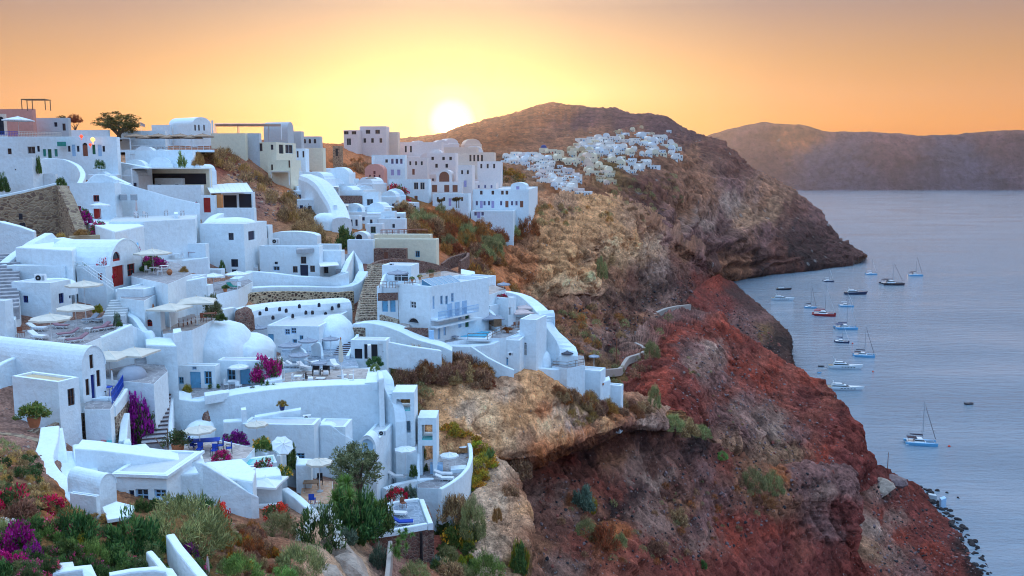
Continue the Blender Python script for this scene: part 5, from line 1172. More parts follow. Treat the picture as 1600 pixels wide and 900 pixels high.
# row 2: dinner terrace, little pool, flower tower
z=DINNER=terrace([(262,702),(330,686),(398,700),(384,716),(318,722),(285,718)],(320,708,69),3,PAVEP)
wall('white parapet behind the blue dinner table',[(338,688,73),(370,695,73),(402,703,73),(416,709,72)],1.2,.3)
block('pale rim of the little turquoise pool',[(366,718),(428,710),(433,722),(374,731)],P(400,720,68.5).z,1.2,WHITE,'pool_rim','pool',.03)
block('little turquoise plunge pool left of the tilted parasol',[(377,719.5),(426,712.5),(428.5,720),(379,727.5)],P(400,719.5,68.5).z+.012,.3,POOLP,'plunge_pool','pool',0)
parasol('round cream parasol over the dinner table with blue cloth',313,703,z,51,CANVAS,topy=669)
table('dinner table with blue cloth under the round cream parasol',322,701,z,2.2,1.1,.25,CUSHB)
for(x,y,r_)in((303,704,1.3),(312,710,0),(335,712,0),(345,704,-1.4),(300,699,1.6),(358,708,-1.2)):
 chair('dark folding chair at the dinner table with blue cloth',x,y,z,r_,BLACKM,CUSHB,'dark chairs round the blue dinner table',True)
pot('terracotta pot with red flowers left of the dinner table',280,708,z,17,None,('redbloom',1.1))
shrub('pink bougainvillea spilling over in front of the dinner table','bougainvillea',346,717,34,17,66.5,'bougainvillea','shrub')
block('white tower block with climbing flowers, right of the pool',[(432,690),(446,688),(447,700),(434,703)],P(440,694,72).z,4.5)
wall('white side wall of the orange patio, left',[(438,712,70),(447,704,72),(464,714,73),(466,726,72)],4.5,.35)
block('white patio house wall beside the orange patio',[(462,715),(488,716),(486,726),(462,726)],P(470,718,72).z,4.5)
z=PATIO=terrace([(468,788),(520,788),(520,752),(472,752)],(492,774,69),2,PAVET)
parasol('cream parasol with scalloped edge over the orange patio',500,768,z,43,CANVAS,topy=716)
table('dark wooden table on the orange patio',487,766,z,1.3,.8,.1,WOOD)
chair('dark blue chair at the front of the orange patio',488,788,z,3.1,CUSHB,CUSHB,None);chair('dark chair behind the wooden patio table',500,757,z,.2,BLACKM,BLACKM,None,True)
parasol('white parasol tipped towards the viewer beside the orange rose bush',433,716,P(433,716,70.5).z,34,CANVASW,tilt=(.75,.1),pole=2.0)
shrub('orange flowered bush behind the tipped white parasol','orangeflower',411,702,38,26,73,cat='shrub')
shrub('small bush with red flowers in front of the tipped parasol','redbloom',413,746,42,36,67.5)
shrub('tall green climber on the tower right of the tipped parasol','shrubgreen',452,728,28,46,71.5)
shrub('orange flowers in the planter below the green climber','orangeflower',444,742,30,20,67)
shrub('purple bougainvillea under the air conditioners of the long white wall','purplebloom',366,694,46,26,74.5,'bougainvillea','shrub')
parasol('cream parasol half hidden behind the orange flowered bush',402,692,P(402,692,75.5).z,38,CANVAS,topy=669)
# the long white retaining wall and its lower house fronts
wall('long tall white retaining wall under the sofa terrace',[(258,621,80),(285,624.5,80),(308,627.5,80.2),(330,624,80.4),(370,616,81),(420,609,82),(470,604.5,83.3),(530,601.5,84.7),(592,600,86)],8.5,2.6,name='retaining_wall',n=26)
wall('white stepped shoulder with ragged edge at the right end of the long wall',[(590,580,88),(597,590,87.4),(600,604,86.8),(606,618,86.2),(612,628,86),(616,640,85.6),(618,660,85.2)],7,1.1,name='wall_shoulder',n=16)
block('white pier on top of the stepped shoulder',[(589,578),(597,579),(600,590),(592,592)],P(594,580,88.4).z,3)
corner_house('white_house','low white house front with curved eaves under the long wall','house',(492,722,77.5),3,112,10,664,[(W_,'L',463,708,476,718,LBLUE)],par=.06)
corner_house('white_house','white house front with rounded shoulder right of the low front','house',(541,726,79),3,46,10,667,[(W_,'L',503,706,512,716,LBLUE)],par=.06)
wall('white curved flying buttress sloping off the house front',[(500,664,79),(516,664,79),(526,671,79),(533,677,79),(541,681,79),(552,686,80)],5,1.2,name='buttress',n=14)
corner_house('white_house','white house with arched niche behind the olive tree','house',(590,744,80),6,28,36,690,[(DA,'L',566,684,584,712,PBLUE)],par=.06)
corner_house('white_house','white arched porch niche behind the olive tree top','house',(588,735,79),4,27,6,681,[('dark_arch','L',565,686,583,720,BLUEW)],roof='vaultL',spring=.6)
wall('white ledge running under the cactus pot',[(398,652,79.5),(430,647,80),(470,640,80.5)],2,.9)
block('white chimney on the long wall by the air conditioners',[(376,637),(384,636),(385,640),(377,641)],P(380,637,79).z,3,name='chimney',cat='chimney',ch=.04)
block('white niche frame round the pair of air conditioners',[(348,655),(378,653),(378,657),(349,659)],P(362,655,78.5).z,.15)
air_conditioner('left one of two air conditioners side by side on the long wall',356,668,78.2,14,0);air_conditioner('right one of two air conditioners side by side on the long wall',370,667,78.2,13,0)
air_conditioner('single air conditioner on the long wall below the cactus pot',480,658,80,13,.3)
air_conditioner('air conditioner on the roof ledge above the arched niche',597,681,81,12,0)
pot('cactus in a blue pot on the ledge of the long white wall',P(441,641,80),None,None,9,BLUEPOT,('yellowbush',1.1));
mound('dark ragged lava rock left bare in the white wall',320,672,78.6,14,26,.5,STONED,'bare_rock','rock',4,.3,16)
mound('white swelling with pale blue windows below the bare lava rock',298,692,76,44,24,2.2,None,'white_vault','roof dome',3)
# tower terraces at the right end
def tower(label,cx,top,base,Y,wpx,dm,gaps):
 loc=P(cx,base,Y);h=P(cx,top,Y).z-loc.z;w_=M(wpx,Y);root=empty('stair_tower',label,'tower',loc)
 mb=MB();t=.4
 mb.box(-w_/2,0,-3,-w_/2+t,dm,h);mb.box(w_/2-t,0,-3,w_/2,dm,h-.001);mb.box(-w_/2+t,.002,h-.7,w_/2-t,dm,h-.003)
 for z0,z1 in gaps:mb.box(-w_/2+t,.05,z0*h,w_/2-t,dm-.05,z1*h)
 mb.build('frame_wall',WHITE,root);return root,w_,h
tw,w_,h_=tower('white open tower frame with plunge pools, left of two',632,613,745,86,35,3.2,[(.66,.78),(.36,.52)])
MB().box(-w_/2+.4,.06,h_*.78-.02,w_/2-.4,1.2,h_*.79).build('pool_surface',POOLP,tw)
MB().box(-w_/2+.41,1.2,h_*.52,w_/2-.41,2.9,h_*.76).build('back_wall',BLUEW,tw)
tw,w_,h_=tower('white open tower frame with plunge pool, right of two',668,653,720,86.5,30,3.0,[(.35,.48)])
MB().box(-w_/2+.4,.06,h_*.48-.02,w_/2-.4,1.2,h_*.50).build('pool_surface',POOLP,tw)
zt=TOWT=terrace([(620,698),(652,698),(654,668),(626,668)],(636,690,87.5),5)
zq=QUAD=terrace([(652,762),(690,764),(724,742),(738,720),(733,694),(716,668),(682,656),(655,660),(652,700)],(695,716,92),4)
wall('tall thin white dividing wall between the two terraces',[(652,650,91),(651,700,87),(651,752,84)],6,.3)
wall('curved white parapet wrapping round the cliff edge terrace',[(x,y,PZ(x,y,zq+.95).y)for x,y in((722,676),(732,684),(738,698),(739,714),(734,730),(724,742),(711,752),(698,760),(690,764))],3.5,.42,n=26)
wall('white front wall with hollow shoulders under the loungers',[(604,764,80.5),(622,757,82),(645,752,83.6),(668,748.5,85),(680,750,85.3),(688,760,85),(696,768,84.6)],4,.6,n=20)
parasol('round white parasol at the back of the cliff edge terrace',697,700,zq,33,CANVASW,topy=668);parasol('round white parasol at the front of the cliff edge terrace',702,736,zq,33,CANVASW,topy=708)
parasol('round white parasol on the terrace left of the dividing wall',634,742,P(634,742,83.5).z,36,CANVASW,topy=697)
table('small round white table by the curved parapet',723,708,zq,.9,.9,0,WHITEP,BLACKM,round_=True);chair('white chair at the small round table by the curved parapet',714,702,zq,-1.2);table('small round table in the niche of the left tower',632,684,zt,.8,.8,0,WHITEP,round_=True);chair('white chair in the niche of the left tower',632,690,zt,3)
lounger('white cushioned lounger on the cliff edge terrace, back one',695,744,zq,1.5,CUSHW,WHITEP,'white loungers on the cliff edge terrace',.4);lounger('white cushioned lounger on the cliff edge terrace, front one',697,751,zq,1.5,CUSHW,WHITEP,'white loungers on the cliff edge terrace',.4)
lounger('white lounger behind the low wall left of the dividing wall',622,748,P(622,748,84).z,1.4,CUSHW)
block('white lattice cupboard on the cliff edge terrace, back',[(683,683),(711,682),(711,687),(683,688)],zq+1.15,1.3,PBLUE,'lattice_cupboard','cupboard',.02);block('white lattice cupboard on the cliff edge terrace, front',[(672,722),(692,722),(692,727),(672,727)],zq+.9,1.0,PBLUE,'lattice_cupboard','cupboard',.02)
block('low white planter on the cliff edge terrace',[(704,728),(728,726),(728,732),(704,734)],zq+.4,.5,name='planter',cat='planter',ch=.03)
shrub('round green plant in the planter on the cliff edge terrace','shrubgreen',716,732,18,12,P(716,730,92).y);shrub('orange flowered plant against the dividing wall','orangeflower',660,718,15,24,88.5);shrub('small round shrub at the foot of the dividing wall','shrubgreen',662,736,18,16,88);shrub('green shrub in front of the dividing wall','shrubgreen',646,742,16,20,83)
wall('white rim of the small box terrace, front',[(582,832,69),(612,828,70),(640,823,71),(668,818,72)],.55,.35);wall('white rim of the small box terrace, right',[(669,818,72),(662,800,75),(655,780,78.5)],.6,.45);wall('white rim of the small box terrace, back',[(655,779,78.5),(632,782,77.5),(606,787,76)],.9,.35)
z=BOXT=terrace([(584,832),(666,819),(654,782),(606,788)],P(625,812,72.6),3)if False else terrace([(585,834),(667,821),(653,783),(606,789)],P(625,824,70.8).z-.45,2,PAVEB)
wall('red brown rubble wall holding up the small box terrace, front',[(580,837,69.4),(612,832,70.3),(640,827,71.2),(669,823,72.2)],6,.5,STONED,'stone_wall',ch=.03);wall('red brown rubble wall holding up the small box terrace, side',[(669,823,72.3),(665,805,75),(660,790,78)],6,.5,STONED,'stone_wall',ch=.03)
closed_parasol('white folded parasol on the small box terrace',613,820,z,46,CANVASW);lounger('lounger with blue cover at the front of the small box terrace',632,820,z,1.7,CUSHB,WHITEP,None);lounger('white lounger under the folded parasol of the box terrace',622,806,z,1.4,CUSHW,WHITEP,None);chair('wooden chair in the back corner of the box terrace',630,793,z,.6,WOODR,WOODR,None)
block('small oven shaped stone block beside the box terrace',[(584,812),(598,810),(598,816),(584,818)],P(590,812,71).z,1.6,WHITE2,'stone_oven','oven',.1)
MBp=MB();q0=P(658,832,71.5);MBp.bar((0,0,0),(0,0,-5.2),.12,6);tag(MBp.build('drain_pipe',BLACKM,loc=q0),'dark drain pipe on the rubble wall under the box terrace','pipe')
wall('low curved stone kerb left of the rubble base',[(606,845,66),(604,870,62),(602,890,59.5),(600,905,58)],3.5,.35,PATHW,'stone_wall',n=10)
# row 3 left: the big vaulted house
V=corner_house('white_house','big white barrel vaulted house with dark blue doors, gable turned right','house',(131,630,68),24,190,34,545,[(D_,'R',142.5,585,149,623,DBLUE),(W_,'R',134,592,140,618,BROWNP),(W_,'R',151,578,157,604,BROWNP),(W_,'R',140,554,146,576,BROWNP),(D_,'L',3,607,23,652,DBLUE)],roof='vaultR',spring=.62,deep=5)
corner_house('white_house','white flat roofed annex box in front of the big vaulted house','house',(95,664,64),24,74,30,597,[(W_,'R',106,607,117,634,BROWNP)],roofmat=BEIGE,par=.15)
zv=terrace([(132,640),(172,640),(194,606),(160,590),(134,612)],P(150,622,69.5).z,3.5)
corner_house('white_house','white basement block with dark blue door under the railed balcony','house',(172,686,68.5),8,40,8,624,[(D_,'L',140,646,157,678,DBLUE)],par=.02)
wall('white parapet of the balcony beside the vaulted house, front',[(150,621,68.8),(172,620,68.6),(175,634,67.8)],.8,.25)
railing('bright blue railing on the balcony beside the vaulted house',[(175,632,zv),(184,619,zv),(193,604,zv)],1.0,CUSHB,.3);wall('white parapet under the bright blue railing',[(174,634,67.8),(184,622,69.6),(194,607,72)],3.2,.3)
wall('stone retaining wall under the bright blue railing',[(174,652,67.6),(184,640,69.5),(194,626,71.8)],4,.35,STONE,'stone_wall',ch=.03);wall('stone retaining wall left of the basement door',[(77,667,63.2),(100,657,64.5),(118,648,66),(132,643,67.5)],4.5,.4,STONE,'stone_wall',ch=.03);wall('stone wall corner below the annex plant',[(30,676,61),(55,672,61.8),(78,668,62.8)],4,.4,STONE,'stone_wall',ch=.03)
block('orange painted board beside the dark blue basement door',[(158,656.5),(169,656),(169,657.5),(158,658)],P(160,657,68.2).z,1.9,ORANGEW,'painted_board','board',.01)
stairs('short flight of grey steps below the dark blue basement door',(146,697,66),(149,679,68.3),1.25,5,STEPG)
dish('pale satellite dish on the wall left of the basement door',130,638,67.2,17,.3,stand=.9)
pot('large terracotta pot with orange flowering bush on the annex corner',P(54,667,62.3),None,None,20,None,('orangeflower',1.4))
block('red cloth hanging on the wall below the orange board',[(157,685),(168,683),(169,688),(158,690)],P(162,685,66.5).z,.8,FABRICR,'red_cloth','cloth',.02);block('turquoise cloth hanging on the wall below the orange board',[(166,687),(174,685),(175,692),(167,694)],P(170,688,66).z,.8,FABRICT,'turquoise_cloth','cloth',.02);block('pink cloth on the wall left of the turquoise one',[(151,695),(160,693),(161,698),(152,700)],P(155,696,65).z,.6,FABRICP,'pink_cloth','cloth',.02)
wall('white rounded wall stub right of the basement door',[(190,646,70),(187,665,68.5),(185,690,66.5)],3,.6);block('white wall block with chimney at the foot of the long staircase',[(170,700),(228,692),(236,700),(230,712),(175,712)],P(200,700,65).z,2.5)
block('white chimney block beside the foot of the long staircase',[(192,686),(203,684),(205,690),(193,692)],P(198,686,66.5).z,2.5,name='chimney',cat='chimney')
table('small table on the balcony beside the vaulted house',168,618,zv,.7,.7,0,CUSHB);closed_parasol('folded white parasol behind the railed balcony',176,606,zv,30,CANVASW)
chair('dark chair on the balcony beside the vaulted house',160,620,zv,.8,BLACKM,BLACKM,None)
wall('low rough stone wall on the slope at the left edge',[(-20,676,59),(20,680,59.6),(60,690,59)],3,.5,STONER,'stone_wall',ch=.03)
zp=terrace([(158,592),(240,600),(262,580),(250,556),(165,556)],(205,585,76),4,PAVE)
parasol('cream parasol behind the vaulted house, left of two',172,586,zp,66,CANVAS,True,topy=556);parasol('cream parasol behind the vaulted house, right of two',212,580,zp,66,CANVAS,True,topy=545)
mound('grey tarpaulin lying over a rock behind the parasols',194,599,73.5,46,20,1.6,CANVASG,'grey_tarpaulin','tarpaulin',6)
shrub('leafy green bush beside the grey tarpaulin','shrubgreen',222,596,30,18,75.5)
stairs('long staircase with dark edged steps climbing between the white walls',(240,694,70),(254,588,84),1.9,18,STEPG,STEPD)
wall('white stepped wall left of the long staircase',[(232,652,73.5),(236,620,78),(243,590,82.5)],2.4,.35);wall('white wall right of the long staircase',[(262,690,71),(262,650,76),(264,620,80),(266,600,83)],2.2,.4)
shrub('tall purple bougainvillea hanging down left of the staircase','purplebloom',220,684,54,84,72,'bougainvillea','shrub')
shrub('green climber at the top of the purple bougainvillea','shrubgreen',200,625,26,30,74)
pot('terracotta pot with red bougainvillea at the foot of the staircase',P(276,706,68.5),None,None,16,None,('redbloom',1.6))
MBp=MB();MBp.bar((0,0,0),(.05,0,2.3),.05,5);MBp.bar((-.1,0,.3),(-1.0,0,1.6),.04,5);tag(MBp.build('dead_trunk',WOOD,loc=P(263,714,68)),'thin bare trunk at the foot of the staircase','trunk')
# row 3 right: house with light blue doors, sofa terrace
zb=terrace([(300,622),(396,606),(445,592),(445,575),(330,595),(296,608)],(360,605,85),3,PAVE)
corner_house('white_house','white house with light blue doors under the whitewashed dome','house',(338,618,84.5),5,72,7,572,[(D_,'L',297,581,314,617,LBLUE),(W_,'L',319,580,331,601,LBLUE),(W_,'L',279,589,287,600,LBLUE),(W_,'L',300,572.6,307,578,PBLUE)],par=.05)
corner_house('white_house','low white annex with light blue door under the pink bougainvillea','house',(416,606,86),4,76,8,564,[(D_,'L',375,576,391,605,LBLUE),(W_,'L',355,577,368,596,LBLUE)],par=.05)
corner_house('white_house','white upper house with small light blue window left of the dome','house',(300,600,88),10,32,20,540,[(W_,'L',271,549,278,562,LBLUE)],par=.05)
mound('whitewashed rocky dome roof above the house with light blue doors',326,574,89,104,62,4.5,WHITE,'white_vault','roof dome',2,.1,64)
mound('smaller whitewashed hump left of the dome',288,575,87.5,44,30,2.5,WHITE,'white_vault','roof dome',5,.1,40)
mound('whitewashed rocky hump right of the dome with scattered stones',372,566,91,80,34,4,WHITE,'white_vault','roof dome',7,.1,64)
wall('white planter wall in front of the light blue doors',[(264,609,82.5),(285,612,82.3),(303,620,82),(305,617,82.6)],1.6,.3);block('white planter box with green hedge by the light blue window',[(319,613),(349,609),(350,614),(320,619)],zb+.55,.8,name='planter',cat='planter',ch=.04)
shrub('green hedge in the white planter by the light blue window','shrubgreen',333,612,26,16,84.6);shrub('yellow green round shrub left of the light blue door','yellowbush',293,612,18,14,83.2);shrub('red flowered bush at the left end of the light blue house','redbloom',271,606,14,24,83)
parasol('white parasol shading the annex with the light blue door',374,604,zb,34,CANVASW,topy=568)
table('white table outside the light blue annex door',364,606,zb,.9,.8,.2);[chair('white chair at the table outside the light blue annex door',x,y,zb,r_,group='white chairs outside the light blue annex')for x,y,r_ in((355,607,1.4),(373,609,2.9))];block('white bench cube outside the annex',[(347,610),(357,608),(358,613),(348,615)],zb+.5,.6,name='bench',cat='bench',ch=.03)
shrub('bright magenta bougainvillea arching over the annex corner','bougainvillea',415,590,54,42,86.5,'bougainvillea','shrub');shrub('white flowers beside the magenta bougainvillea','whiteflower',437,574,14,22,89)
block('low white planter under the magenta bougainvillea',[(412,588),(440,584),(441,592),(414,597)],zb+.7,.9,name='planter',cat='planter',ch=.04);shrub('spiky green plant in front of the low white planter','yucca',418,612,26,18,84);pot('terracotta pot on the parapet below the annex',P(394,613,83),None,None,7,None,('redbloom',.8))
zs=SOFA=terrace([(440,610),(592,599),(586,576),(500,574),(432,585)],(520,590,90),4,PAVEP)
for i,(x,y,r_)in enumerate(((482,597,1.5),(494,586,.1),(508,586,-.2))):
 chair('dark wicker armchair with white cushion on the sofa terrace',x,y,zs,r_,BLACKM,BLACKM,'dark wicker armchairs on the sofa terrace',True).scale=(1.7,1.6,1.05)
for i,(x,y)in enumerate(((485,594),(494,584.5),(509,584.5))):block('white cushion on a dark wicker armchair',[(x-4,y-6),(x+4,y-6),(x+4,y-3),(x-4,y-3)],zs+.75,.25,CUSHW,'cushion','cushion',.05,'white cushions on the wicker armchairs')
table('low white coffee table between the wicker armchairs',501,597,zs,.9,.7,0,CUSHW,BLACKM,h=.45)
for x,y,r_ in((539,599,1.3),(549,600,-1.3),(538,592,1.5),(549,592,-1.5)):chair('white chair beside the tall folded parasol',x,y,zs,r_,group='white chairs beside the tall folded parasol')
table('white table left of the wicker armchairs',466,598,zs,.8,.8,0);[chair('white chair at the table left of the wicker armchairs',x,598,zs,r_,group='white chairs left of the wicker armchairs')for x,r_ in((460,1.4),(473,-1.4))]
closed_parasol('tall folded beige parasol at the back of the sofa terrace',533.5,588,zs,62,CANVAS)
wall('white low wall at the back of the sofa terrace',[(446,584,92),(480,580,93),(520,577,94),(560,576,95),(584,575,95)],1.0,.35)
block('white planter with trimmed hedge at the right end of the sofa terrace',[(570,598),(590,597),(592,572),(576,574)],zs+.5,.8,name='planter',cat='planter',ch=.04)
for x,y,w_,h_ in((578,598,22,14),(583,588,20,12),(586,578,18,12)):shrub('bright green clipped hedge plant at the end of the sofa terrace','greendome',x,y,w_,h_,P(x,y-6,91).y,group='hedge plants at the end of the sofa terrace')
zc=COURT=terrace([(435,578),(560,572),(545,540),(440,545)],(490,562,98),4,PAVEB)
corner_house('white_house','white courtyard house with pale blue windows below the whitewashed slope','house',(500,560,103),6,82,46,510,[(W_,'L',445,514,453,523,PBLUE),(W_,'L',454.5,512,463,521.5,PBLUE),(D_,'L',418,522,428,552,LBLUE),(W_,'L',457,530,464,540,LBLUE),(W_,'L',468,524,474,536,LBLUE),(W_,'R',503,532,508,548,LBLUE),(D_,'R',515,530,522,555,LBLUE)],par=.05)
mound('white swelling vault at the head of the courtyard',515,545,104,60,44,4,None,'white_vault','roof dome',9,.1)
for x,y,w_,t,l in((404,540,28,508,'dark grey parasol with pointed top at the left of the courtyard'),(454,566,36,535,'grey parasol near the pale blue windows'),(482,560,32,528,'grey parasol in the middle of the courtyard'),(517,556,28,525,'grey parasol at the right of the courtyard'),(468,580,34,550,'grey parasol nearest the sofa terrace wall'),(500,592,24,568,'small grey parasol beside the wicker armchairs')):
 parasol(l,x,y,zc if y<585 else zs,w_,CANVASG,topy=t)
for x,y,r_ in((452,574,1.5),(462,574,1.5),(524,574,.5),(490,570,2.4),(476,577,.9)):lounger('white lounger in the sunken courtyard',x,y,zc,r_,CUSHW,group='white loungers in the sunken courtyard')
wall('white curved screen wall between two courtyard parasols',[(486,540,100),(494,534,100),(500,538,99.5),(502,556,98.5)],2.2,.25,n=12);wall('white curved screen wall left of the courtyard parasol',[(455,548,97),(466,542,97),(475,548,96.5),(477,558,96)],1.8,.25,n=12)
stairs('dark stepped stairs climbing right of the courtyard',(529,562,99),(551,518,111),1.7,14,PAVEB,STEPD)
wall('white wall right of the dark stepped stairs',[(540,556,98.5),(549,540,102.5),(556,522,108)],1.4,.4)
wall('long white wall with rounded crest above the cave house',[(551,506,109),(575,504.5,108),(600,509,107),(625,518,106),(650,530,105.5),(690,541,105),(706,548,105)],5.5,2.5,name='house_wall',n=22)
corner_house('white_house','white cave house front with half open white doors','house',(604,562,99),5,56,6,532,[(DK,'L',569,538,590,562,BLACKR),(D_,'L',591,537,599,562,WHITEP),(DK,'L',554,545,566,562,BLACKR)],par=.03)
block('white open door leaf of the cave house',[(574,538),(579,537),(580,539),(575,540)],P(577,538,98.6).z,1.7,WHITEP,'door_leaf','door',.01)
wall('white slope wall from the cave house to the knoll',[(604,534,100),(640,541,101),(690,548,102.5)],3,.8)
shrub('dark green shrub in front of the cave house','oleander',586,570,30,16,97)
# row 4 left: lounger terrace under three parasols
zl=LOUN=terrace([(20,548),(112,546),(205,508),(190,496),(60,498),(20,512)],(90,530,76.5),4,PAVE)
wall('white wall along the front of the lounger terrace',[(30,566,72.5),(70,562,73),(110,548,74.5),(160,527,77.5),(207,507,80.5)],6,.5)
wall('curved white shoulder wall below the lounger terrace, left',[(-30,590,68),(8,566,70),(30,556,71.5),(60,553,72.5)],3,.5)
wall('tall white wall between the lounger terrace and the parasols of the vaulted house',[(150,532,80),(205,508,82),(214,512,83),(262,540,84)],7,1.2,name='house_wall')
corner_house('white_house','white house with rounded corners and blue windows behind the parasols','house',(82,508,84.5),10,62,30,442,[(W_,'L',36,462,44,473,DBLUE),(W_,'R',92,458,100,474,DBLUE),(W_,'R',108,461,114,466,DBLUE)],par=.06)
mound('low white vault roof over the house with rounded corners',62,452,86,78,13,2.2,None,'white_vault','roof dome',3,.06)
corner_house('white_house','white block behind the left parasols with an air conditioner on its roof edge','house',(104,462,91),6,92,14,416,par=.05)
corner_house('white_house','narrow white house at the left edge with dark blue door','house',(12,540,77),20,60,10,470,[(D_,'R',2,485,5,515,DBLUE)],par=.05)
for l,x,y,w_,t in(('cream parasol at the left front of the lounger terrace',81,537,64,492),('cream parasol in the middle of the lounger terrace',120,518,60,476),('cream parasol at the back of the lounger terrace by the blue window',135,505,55,440)):parasol(l,x,y,zl,w_,CANVAS,topy=t)
for x,y,r_,m_,l in((62,530,1.25,WHITEP,'white framed lounger under the left front parasol'),(104,526,-.9,MAUVE,'mauve lounger beside the little white table'),(118,535,-.75,MAUVE,'mauve lounger at the front wall of the terrace'),(155,517,-.6,MAUVE,'mauve lounger at the right end of the terrace, left of two'),(172,514,-.6,MAUVE,'mauve lounger at the right end of the terrace, right of two'),(95,513,1.3,MAUVE,'mauve lounger lying flat along the back wall'),(60,517,1.4,WHITEP,'white lounger at the back left of the terrace')):lounger(l,x,y,zl,r_,m_)
lounger('dark lounger under the back parasol, left of two',141,503,zl,-.3,CANVASG,WHITEP);lounger('grey lounger under the back parasol, right of two',158,503,zl,-.3,CANVASG,WHITEP)
table('little white stool table between the mauve loungers',96,536,zl,.55,.55,.2,WHITEP,h=.45);table('little white table by the right pair of loungers',138,520,zl,.6,.6,0,WHITEP,h=.45)
shrub('yellow green shrub at the left front corner of the lounger terrace','yellowbush',24,549,24,18,73.5);shrub('green shrub on the front wall of the lounger terrace','shrubgreen',50,546,20,14,73.5);shrub('green plant at the right end of the lounger terrace','succulent',153,486,18,14,84);shrub('small olive bush growing above the right pair of loungers','bluegreen',183,506,14,22,81.5);shrub('low planting at the foot of the small olive bush','shrubgreen',186,509,12,8,81)
chair('dark chair at the left edge of the lounger terrace',33,527,zl,1,WOODR,WOODR,None)
air_conditioner('air conditioner on the white block behind the left parasols',62,440,87,16,0)
stairs('grey stone stairs at the left edge climbing between white walls',(4,485,79),(10,396,98),2.6,17,STEPG)
wall('white wall beside the left edge stairs',[(14,500,78.5),(22,470,83),(18,440,89),(10,418,93),(14,408,96)],2.6,.5,n=14)
wall('great white sloping wall climbing to the ruin',[(6,416,93),(30,396,96),(56,378,99),(82,364,102),(90,372,103)],6.5,1.0,name='house_wall')
block('white slope block behind the great sloping wall',[(24,386),(84,375),(126,382),(112,391)],P(84,375,101).z-.3,4)
wall('white gable wall right of the great sloping wall',[(84,372,99),(104,376,98.5),(122,381,98)],5.5,1.5,name='house_wall')
wall('smooth white sloping wall at the left edge under the ruin',[(-30,344,104),(0,347,104),(30,354,104.5),(53,362,105)],5.5,1.5,name='house_wall')
zr=REDT=terrace([(188,466),(225,470),(280,440),(262,418),(205,420),(186,448)],(215,452,94),4,PAVE)
corner_house('white_house','white vaulted house with red arched fanlight and red door','house',(175,466,93),4,54,47,378,[(W_+'_arch','R',176,393,188,408,REDP),(D_,'R',176,415,194,447,REDP),(W_,'R',199,412,211,431,REDP)],roof='vaultR',spring=.5,L=7)
bpy.data.objects.get('white_house')
corner_house('white_house','small white block with red window left of the red door','house',(166,447,92),8,46,9,416,[(W_,'L',153,427,160,438,REDP)],par=.04)
table('blue wooden bench table beside the red door',215,444,zr,1.15,.4,.2,CUSHB,h=.5)
shrub('climbing bougainvillea over the wall left of the red door','redbloom',164,432,34,34,93.5,'bougainvillea','shrub');shrub('thin climber along the wall top left of the red door','shrubgreen',138,416,40,10,94)
railing('white stair railing sloping down in front of the small white block',[(108,424,P(108,424,92).z),(130,424,P(130,424,92).z),(178,458,P(178,458,89).z)],1.0,WHITEP,.5,rails=3)
wall('white stair parapet running down from the red door terrace',[(180,452,91),(186,462,90.5),(184,476,89.5),(180,492,88)],2.6,.5);stairs('pale steps running down between the parasols and the big white block',(178,496,84),(190,468,89),2,7,ROOFW)
zt2=terrace([(205,432),(262,444),(300,428),(280,412),(240,404),(212,412)],(240,428,97),3,PAVE)
parasol('cream parasol on the terrace right of the red door house',240,428,zt2,56,CANVAS,topy=391)
for x,y,l in((241,428,'white folding table under the parasol right of the red door house'),(257,425,'second white folding table right of the red door house')):table(l,x,y,zt2,.9,.8,.2)
for x,y,r_ in((231,428,1.4),(250,430,-1.3),(264,424,-1.2)):chair('white folding chair on the terrace right of the red door house',x,y,zt2,r_,group='white folding chairs right of the red door house')
shrub('pink bougainvillea hedge above the terrace right of the red door house','bougainvillea',238,416,44,20,101,'bougainvillea','shrub');shrub('green shrub under the pink bougainvillea hedge','shrubgreen',228,422,24,16,99);pot('orange terracotta jar on the terrace right of the red door house',265,430,zt2,9,None,None,kind='jar',name='jar');shrub('dry bush in the corner behind the folding tables','drygold',287,426,18,12,99)
corner_house('white_house','big white windowless block with low parapet under the folding tables','house',(226,500,88),8,42,98,452,[(W_,'R',299,458,306,467,BROWNP)],par=.12)
wall('long white wall stepping up to the right of the dish',[(196,478,87.5),(206,466,89),(228,452,90.5),(275,442,93.5),(322,433,96.5)],5,.6)
corner_house('white_house','little white house with red arched window below the satellite dish','house',(252,523,86),3,46,6,484,[('window_arch','L',229,499,238,510,REDP)],par=.06)
dish('pale satellite dish on the little house roof',220,476,87.5,15,.3,stand=.4);mound('terracotta coloured water tank beside the satellite dish',231,484,88,14,11,.5,TERRA,'water_tank','tank',2,.03,14)
wall('curving white wall sweeping from the dish to the courtyard stairs',[(193,478,87),(196,490,86),(208,498,85),(218,512,84),(226,520,83.5),(232,526,83.5)],4,.6,n=16)
mound('small white chimney stub with two holes right of the lounger terrace wall',230,530,83,16,12,.6,None,'chimney','chimney',3,.1,14);block('white wall block stepping down to the twin parasols',[(226,524),(268,528),(276,540),(228,538)],P(245,528,83.5).z,6)
zd=terrace([(254,522),(300,516),(345,494),(330,480),(272,490),(254,502)],(290,506,90),3,PAVEP)
parasol('square cream parasol over the wooden chairs, left of two',267,517,zd,58,CANVAS,True,topy=476);parasol('square cream parasol over the wooden table, right of two',309,508,zd,62,CANVAS,True,topy=466)
table('long wooden table under the right square parasol',326,500,zd,1.7,.9,.3,WOODR)
for x,y,r_ in((283,511,.5),(290,509,.5),(296,507,.5),(302,505,.5)):chair('wooden chair with white cushion in the row under the square parasols',x,y,zd,r_,WOODR,CUSHW,'wooden chairs in a row under the square parasols',True)
